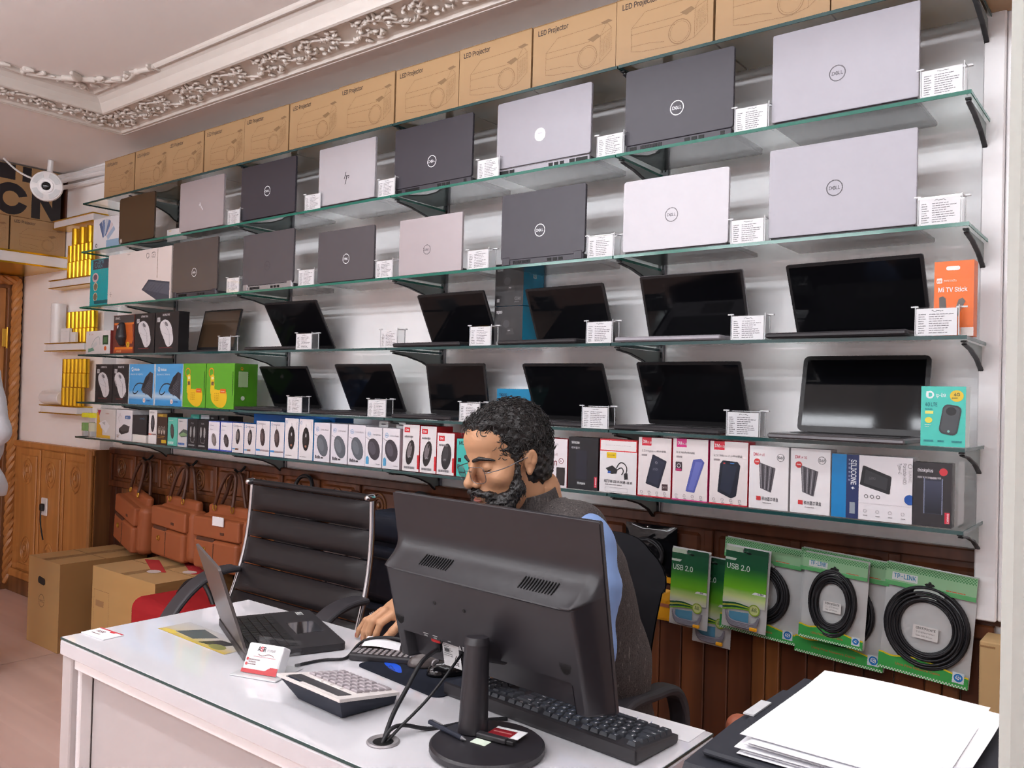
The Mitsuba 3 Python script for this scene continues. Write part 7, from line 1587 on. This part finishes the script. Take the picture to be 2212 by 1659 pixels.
for k in range(1500):
    p = pts[R.randrange(len(pts))]; nrm = p - np.array([0, -.02, .03]); nrm /= np.linalg.norm(nrm)
    u_ = np.cross(nrm, [R.uniform(-1, 1), R.uniform(-1, 1), R.uniform(-1, 1)]); u_ /= np.linalg.norm(u_); v_ = np.cross(nrm, u_)
    rr_ = R.uniform(.005, .013); a_ = np.linspace(0, R.uniform(1.2, 3.0), 8)
    curls.append(tube(p + nrm * .001 + np.outer(rr_ * np.cos(a_), u_) + np.outer(rr_ * np.sin(a_), v_) + np.outer(.0022 * np.sin(a_ * 1.3), nrm) - u_ * rr_, R.uniform(.0006, .0011), 4))
man.part('hair', cat_([hm] + curls), 'm_hair', smooth=True, tw=HT_)
def beard_sdf(P):
    Q = np.concatenate([np.abs(P[..., 0])[..., None], P[..., 1:]], -1)
    d = sd_cap(Q, (.0685, .022, -.015), (.0640, .026, -.055), .0065, .012)
    d = smin(d, sd_cap(Q, (.0600, .026, -.062), (.040, .058, -.092), .019, .023), .015)
    d = smin(d, sd_cap(Q, (.040, .058, -.092), (0, .080, -.112), .023, .027), .02)
    d = smin(d, sd_cap(Q, (.034, .079, -.066), (.030, .080, -.092), .011, .014), .008)
    m_ = sd_cap(Q, (.006, .105, -.0530), (.034, .084, -.0650), .0085, .0090)
    d = smin(d, m_, .006)
    d = smax(d, -sd_ell(P, (0, .106, -.0725), (.020, .018, .0075)), .005)
    w = meshkit.noise(np.asarray(P, float) * 170, 8).astype(np.float32) - .5; w2 = meshkit.noise(np.asarray(P, float) * 330, 4).astype(np.float32) - .5
    return d - w * .006 - w2 * .004
bm = surfnet(beard_sdf, (-.095, -.02, -.155), (.095, .125, .02), .0024)
hs = []
for k in range(900):
    p = bm.vertices[R.randrange(len(bm.vertices))]; q = p + np.array([R.uniform(-.003, .003) + p[0] * .05, R.uniform(0, .006), -R.uniform(.003, .009)]); hs.append(tube([p, (p + q) / 2 + [0, .001, 0], q], [.0007, .0006, .0002], 4))
man.part('beard', cat_([bm] + hs), 'm_hair', smooth=True, tw=HT_)
man.part('lips', surfnet(lambda P: smin(sd_ell(P, (0, .0972, -.0640), (.0165, .0072, .0038)), sd_ell(P, (0, .0955, -.0752), (.0155, .0080, .0050)), .001), (-.02, .08, -.085), (.02, .11, -.055), .0011), 'm_lip', smooth=True, tw=HT_)
for s in (-1, 1):
    man.part('eyebrow', hull((s * .012, .0945, .0195, .0030), (s * .030, .0890, .0255, .0040), n=2) if False else cat_([hull((s * .010, .0965, .0170, .0040), (s * .028, .0920, .0225, .0048), n=2), hull((s * .028, .0920, .0225, .0048), (s * .046, .0790, .0190, .0034), n=2), hull((s * .046, .0790, .0190, .0034), (s * .055, .0690, .0150, .0018), n=2)]), 'm_hair', smooth=True, tw=HT_)
    man.part('eyelash', tube([(s * (.031 + .0145 * math.cos(a_)), .0735 + .0140 * math.sin(max(.15, math.sin(a_))) , -.0045 - .0035 * math.sin(a_)) for a_ in np.linspace(.15, np.pi - .15, 9)], .0009, 5), 'm_hair', tw=HT_)
# glasses
fr = []; ln_ = []
for s in (-1, 1):
    c = np.array([s * .0335, .106, -.012]); ua = np.array([math.cos(s * .16), -math.sin(s * .16) * s * s, 0]) if False else np.array([1, -s * .22, 0]); ua = ua / np.linalg.norm(ua); va = np.array([0, .10, .995])
    o = [(.0245, .004), (.022, .016), (.0, .0185), (-.022, .017), (-.0245, .004), (-.021, -.014), (-.008, -.019), (.010, -.019), (.021, -.014)]
    if s < 0: pass
    rim = spline([c + ua * a_ + va * b_ for a_, b_ in o], 40, True); ln_.append(rim)
    fr.append(tube(rim[:21] if False else rim, .00075, 6, True))
    e = c + ua * s * .0245 + va * .006; fr.append(tube(spline([e, e + [s * .007, -.002, .001], [s * .0775, .050, -.002], [s * .0820, .0, .006], [s * .0800, -.018, .0], [s * .0790, -.026, -.014]], 26), .0010, 6))
fr.append(tube(spline([(-.0095, .1065, -.006), (-.005, .112, -.003), (.005, .112, -.003), (.0095, .1065, -.006)], 12), .0009, 6))
g = man.part('glasses', cat_(fr), 'm_steel', smooth=True, tw=HT_)
for rim in ln_:
    V = np.vstack([rim, rim.mean(0)]); n = len(rim); man.part('lens', TM(V, [(i, (i + 1) % n, n) for i in range(n)]), 'm_lens', parent=g, tw=HT_)
# rings on his hand
f = [q for q in FING][3]
ctr = f[0][0] + (f[1][0] - f[0][0]) * .55; axd = f[1][0] - f[0][0]; axd /= np.linalg.norm(axd); u_ = np.cross(axd, [0, 0, 1.0]); u_ /= np.linalg.norm(u_); v_ = np.cross(axd, u_)
for k in range(3):
    man.part('finger_ring', tube([ctr + axd * (k * .0042 - .006) + .0106 * (math.cos(a_) * u_ + math.sin(a_) * v_) for a_ in np.linspace(0, 2 * np.pi, 20, endpoint=False)], .0019, 6, True), 'm_chrome', smooth=True)
NL = []
for f in FING + [TH]:
    p, q = f[-1][0], f[-2][0]; d_ = (p - q) / np.linalg.norm(p - q); o_ = np.array([-.1, -.75, .5]); o_ -= d_ * (o_ @ d_); o_ /= np.linalg.norm(o_); s_ = np.cross(d_, o_)
    man.part('fingernail', hull((*(p + o_ * f[-1][1] * .62 + s_ * .0028), .0018), (*(p + o_ * f[-1][1] * .62 - s_ * .0028), .0018), (*(p + o_ * f[-1][1] * .70 - d_ * .006), .0026), n=1), 'm_lip', smooth=True)

# ------------------------------------------------------------------ person at the left edge, mostly outside the picture
bx, by = -4.43, 1.52
def pb_sdf(P):
    d = sd_cap(P, (bx - .13, by, 1.40), (bx + .12, by, 1.40), .055)
    for z, w, r in ((1.25, .10, .10), (1.08, .09, .10), (.92, .10, .105)): d = smin(d, sd_cap(P, (bx - w, by, z), (bx + w, by, z), r), .06)
    for s in (-1, 1):
        d = smin(d, limb(P, [(np.array([bx + s * .09, by, .90]), .085), (np.array([bx + s * .10, by - .01, .48]), .06), (np.array([bx + s * .10, by + .02, .08]), .042), (np.array([bx + s * .10, by - .14, .045]), .034)], .02), .03)
        d = smin(d, limb(P, [(np.array([bx + s * .19, by, 1.40]), .05), (np.array([bx + s * .23, by + .03, 1.12]), .042), (np.array([bx + s * .20, by - .16, 1.02]), .03)], .02), .02)
        h0 = np.array([bx + s * .195, by - .19, 1.01]); d = smin(d, sd_cap(P, h0, h0 + [0, -.07, -.01], .026, .022), .015)
        for q in range(4): d = smin(d, limb(P, [(h0 + [(q - 1.5) * .015, -.07, -.01], .009), (h0 + [(q - 1.5) * .016, -.105, -.02], .008), (h0 + [(q - 1.5) * .016, -.12, -.045], .007)], .003), .004)
        d = smin(d, limb(P, [(h0 + [-s * .02, -.02, 0], .012), (h0 + [-s * .045, -.06, -.01], .009)], .004), .006)
    d = smin(d, sd_cap(P, (bx, by, 1.40), (bx, by - .015, 1.52), .056, .05), .02)
    d = smin(d, sd_ell(P, (bx, by - .005, 1.63), (.075, .095, .115)), .02)
    d = smin(d, sd_cap(P, (bx, by - .1, 1.645), (bx, by - .115, 1.60), .008, .012), .01)
    d = smin(d, sd_ell(P, (bx, by - .05, 1.555), (.045, .045, .035)), .02)
    for s in (-1, 1): d = smin(d, sd_ell(P, (bx + s * .077, by + .005, 1.625), (.008, .018, .03)), .005)
    return d
t = Thing('person', 'standing person in white shirt at the left edge of the picture, before the door', 'person')
t.part('body', surfnet(pb_sdf, (bx - .33, by - .36, .005), (bx + .33, by + .18, 1.78), .009), 'm_skin', smooth=True)
def ps_sdf(P):
    d = sd_cap(P, (bx - .13, by, 1.40), (bx + .12, by, 1.40), .066)
    for z, w, r in ((1.25, .10, .115), (1.08, .10, .118), (.88, .12, .125)): d = smin(d, sd_cap(P, (bx - w, by, z), (bx + w, by, z), r), .06)
    for s in (-1, 1): d = smin(d, limb(P, [(np.array([bx + s * .19, by, 1.39]), .064), (np.array([bx + s * .235, by + .03, 1.14]), .062), (np.array([bx + s * .205, by - .14, 1.03]), .048)], .02), .02)
    return smax(d, .84 - P[..., 2], .01) + fb(P, 14, 6, 2) * .016
t.part('shirt', surfnet(ps_sdf, (bx - .36, by - .34, .78), (bx + .36, by + .22, 1.52), .009), 'm_white_cloth', smooth=True)
def pt_sdf(P):
    d = sd_cap(P, (bx - .09, by, .92), (bx + .09, by, .92), .108)
    for s in (-1, 1): d = smin(d, limb(P, [(np.array([bx + s * .09, by, .88]), .10), (np.array([bx + s * .10, by - .01, .48]), .078), (np.array([bx + s * .10, by + .02, .11]), .064)], .02), .02)
    return d + fb(P, 12, 4, 2) * .012
t.part('trousers', surfnet(pt_sdf, (bx - .3, by - .2, .03), (bx + .3, by + .2, 1.05), .012), 'm_trouser', smooth=True)
t.part('hair', surfnet(lambda P: smax(sd_ell(P, (bx, by + .01, 1.645), (.084, .102, .118)) - .004, -sd_ell(P, (bx, by - .12, 1.61), (.09, .1, .085)), .01) + fb(P, 60, 2, 1) * .006, (bx - .1, by - .12, 1.5), (bx + .1, by + .13, 1.78), .006), 'm_hair', smooth=True)
for s in (-1, 1): t.part('eye', hull((bx + s * .032, by - .082, 1.645, .008), n=2), 'm_black')
t.part('mouth', hull((bx - .02, by - .087, 1.575, .004), (bx + .02, by - .087, 1.575, .004), n=1), 'm_lip')
for s in (-1, 1): t.part('shoe', hull((bx + s * .10, by + .04, .045, .042), (bx + s * .10, by - .17, .036, .034), n=2), 'm_black', smooth=60)
t2 = Thing('shoulder_bag', 'black bag hanging from the arm of the person at the left edge', 'bag')
t2.part('body', rbox(bx + .12, bx + .31, by - .30, by - .23, .885, 1.08, .03, n=2), 'm_mesh_black', smooth=50)
t2.part('strap', tube(spline([(bx + .15, by - .265, 1.07), (bx + .165, by - .22, 1.10), (bx + .20, by - .13, 1.095), (bx + .265, by - .18, 1.08), (bx + .28, by - .265, 1.07)], 20), .008, 8), 'm_black', smooth=50)
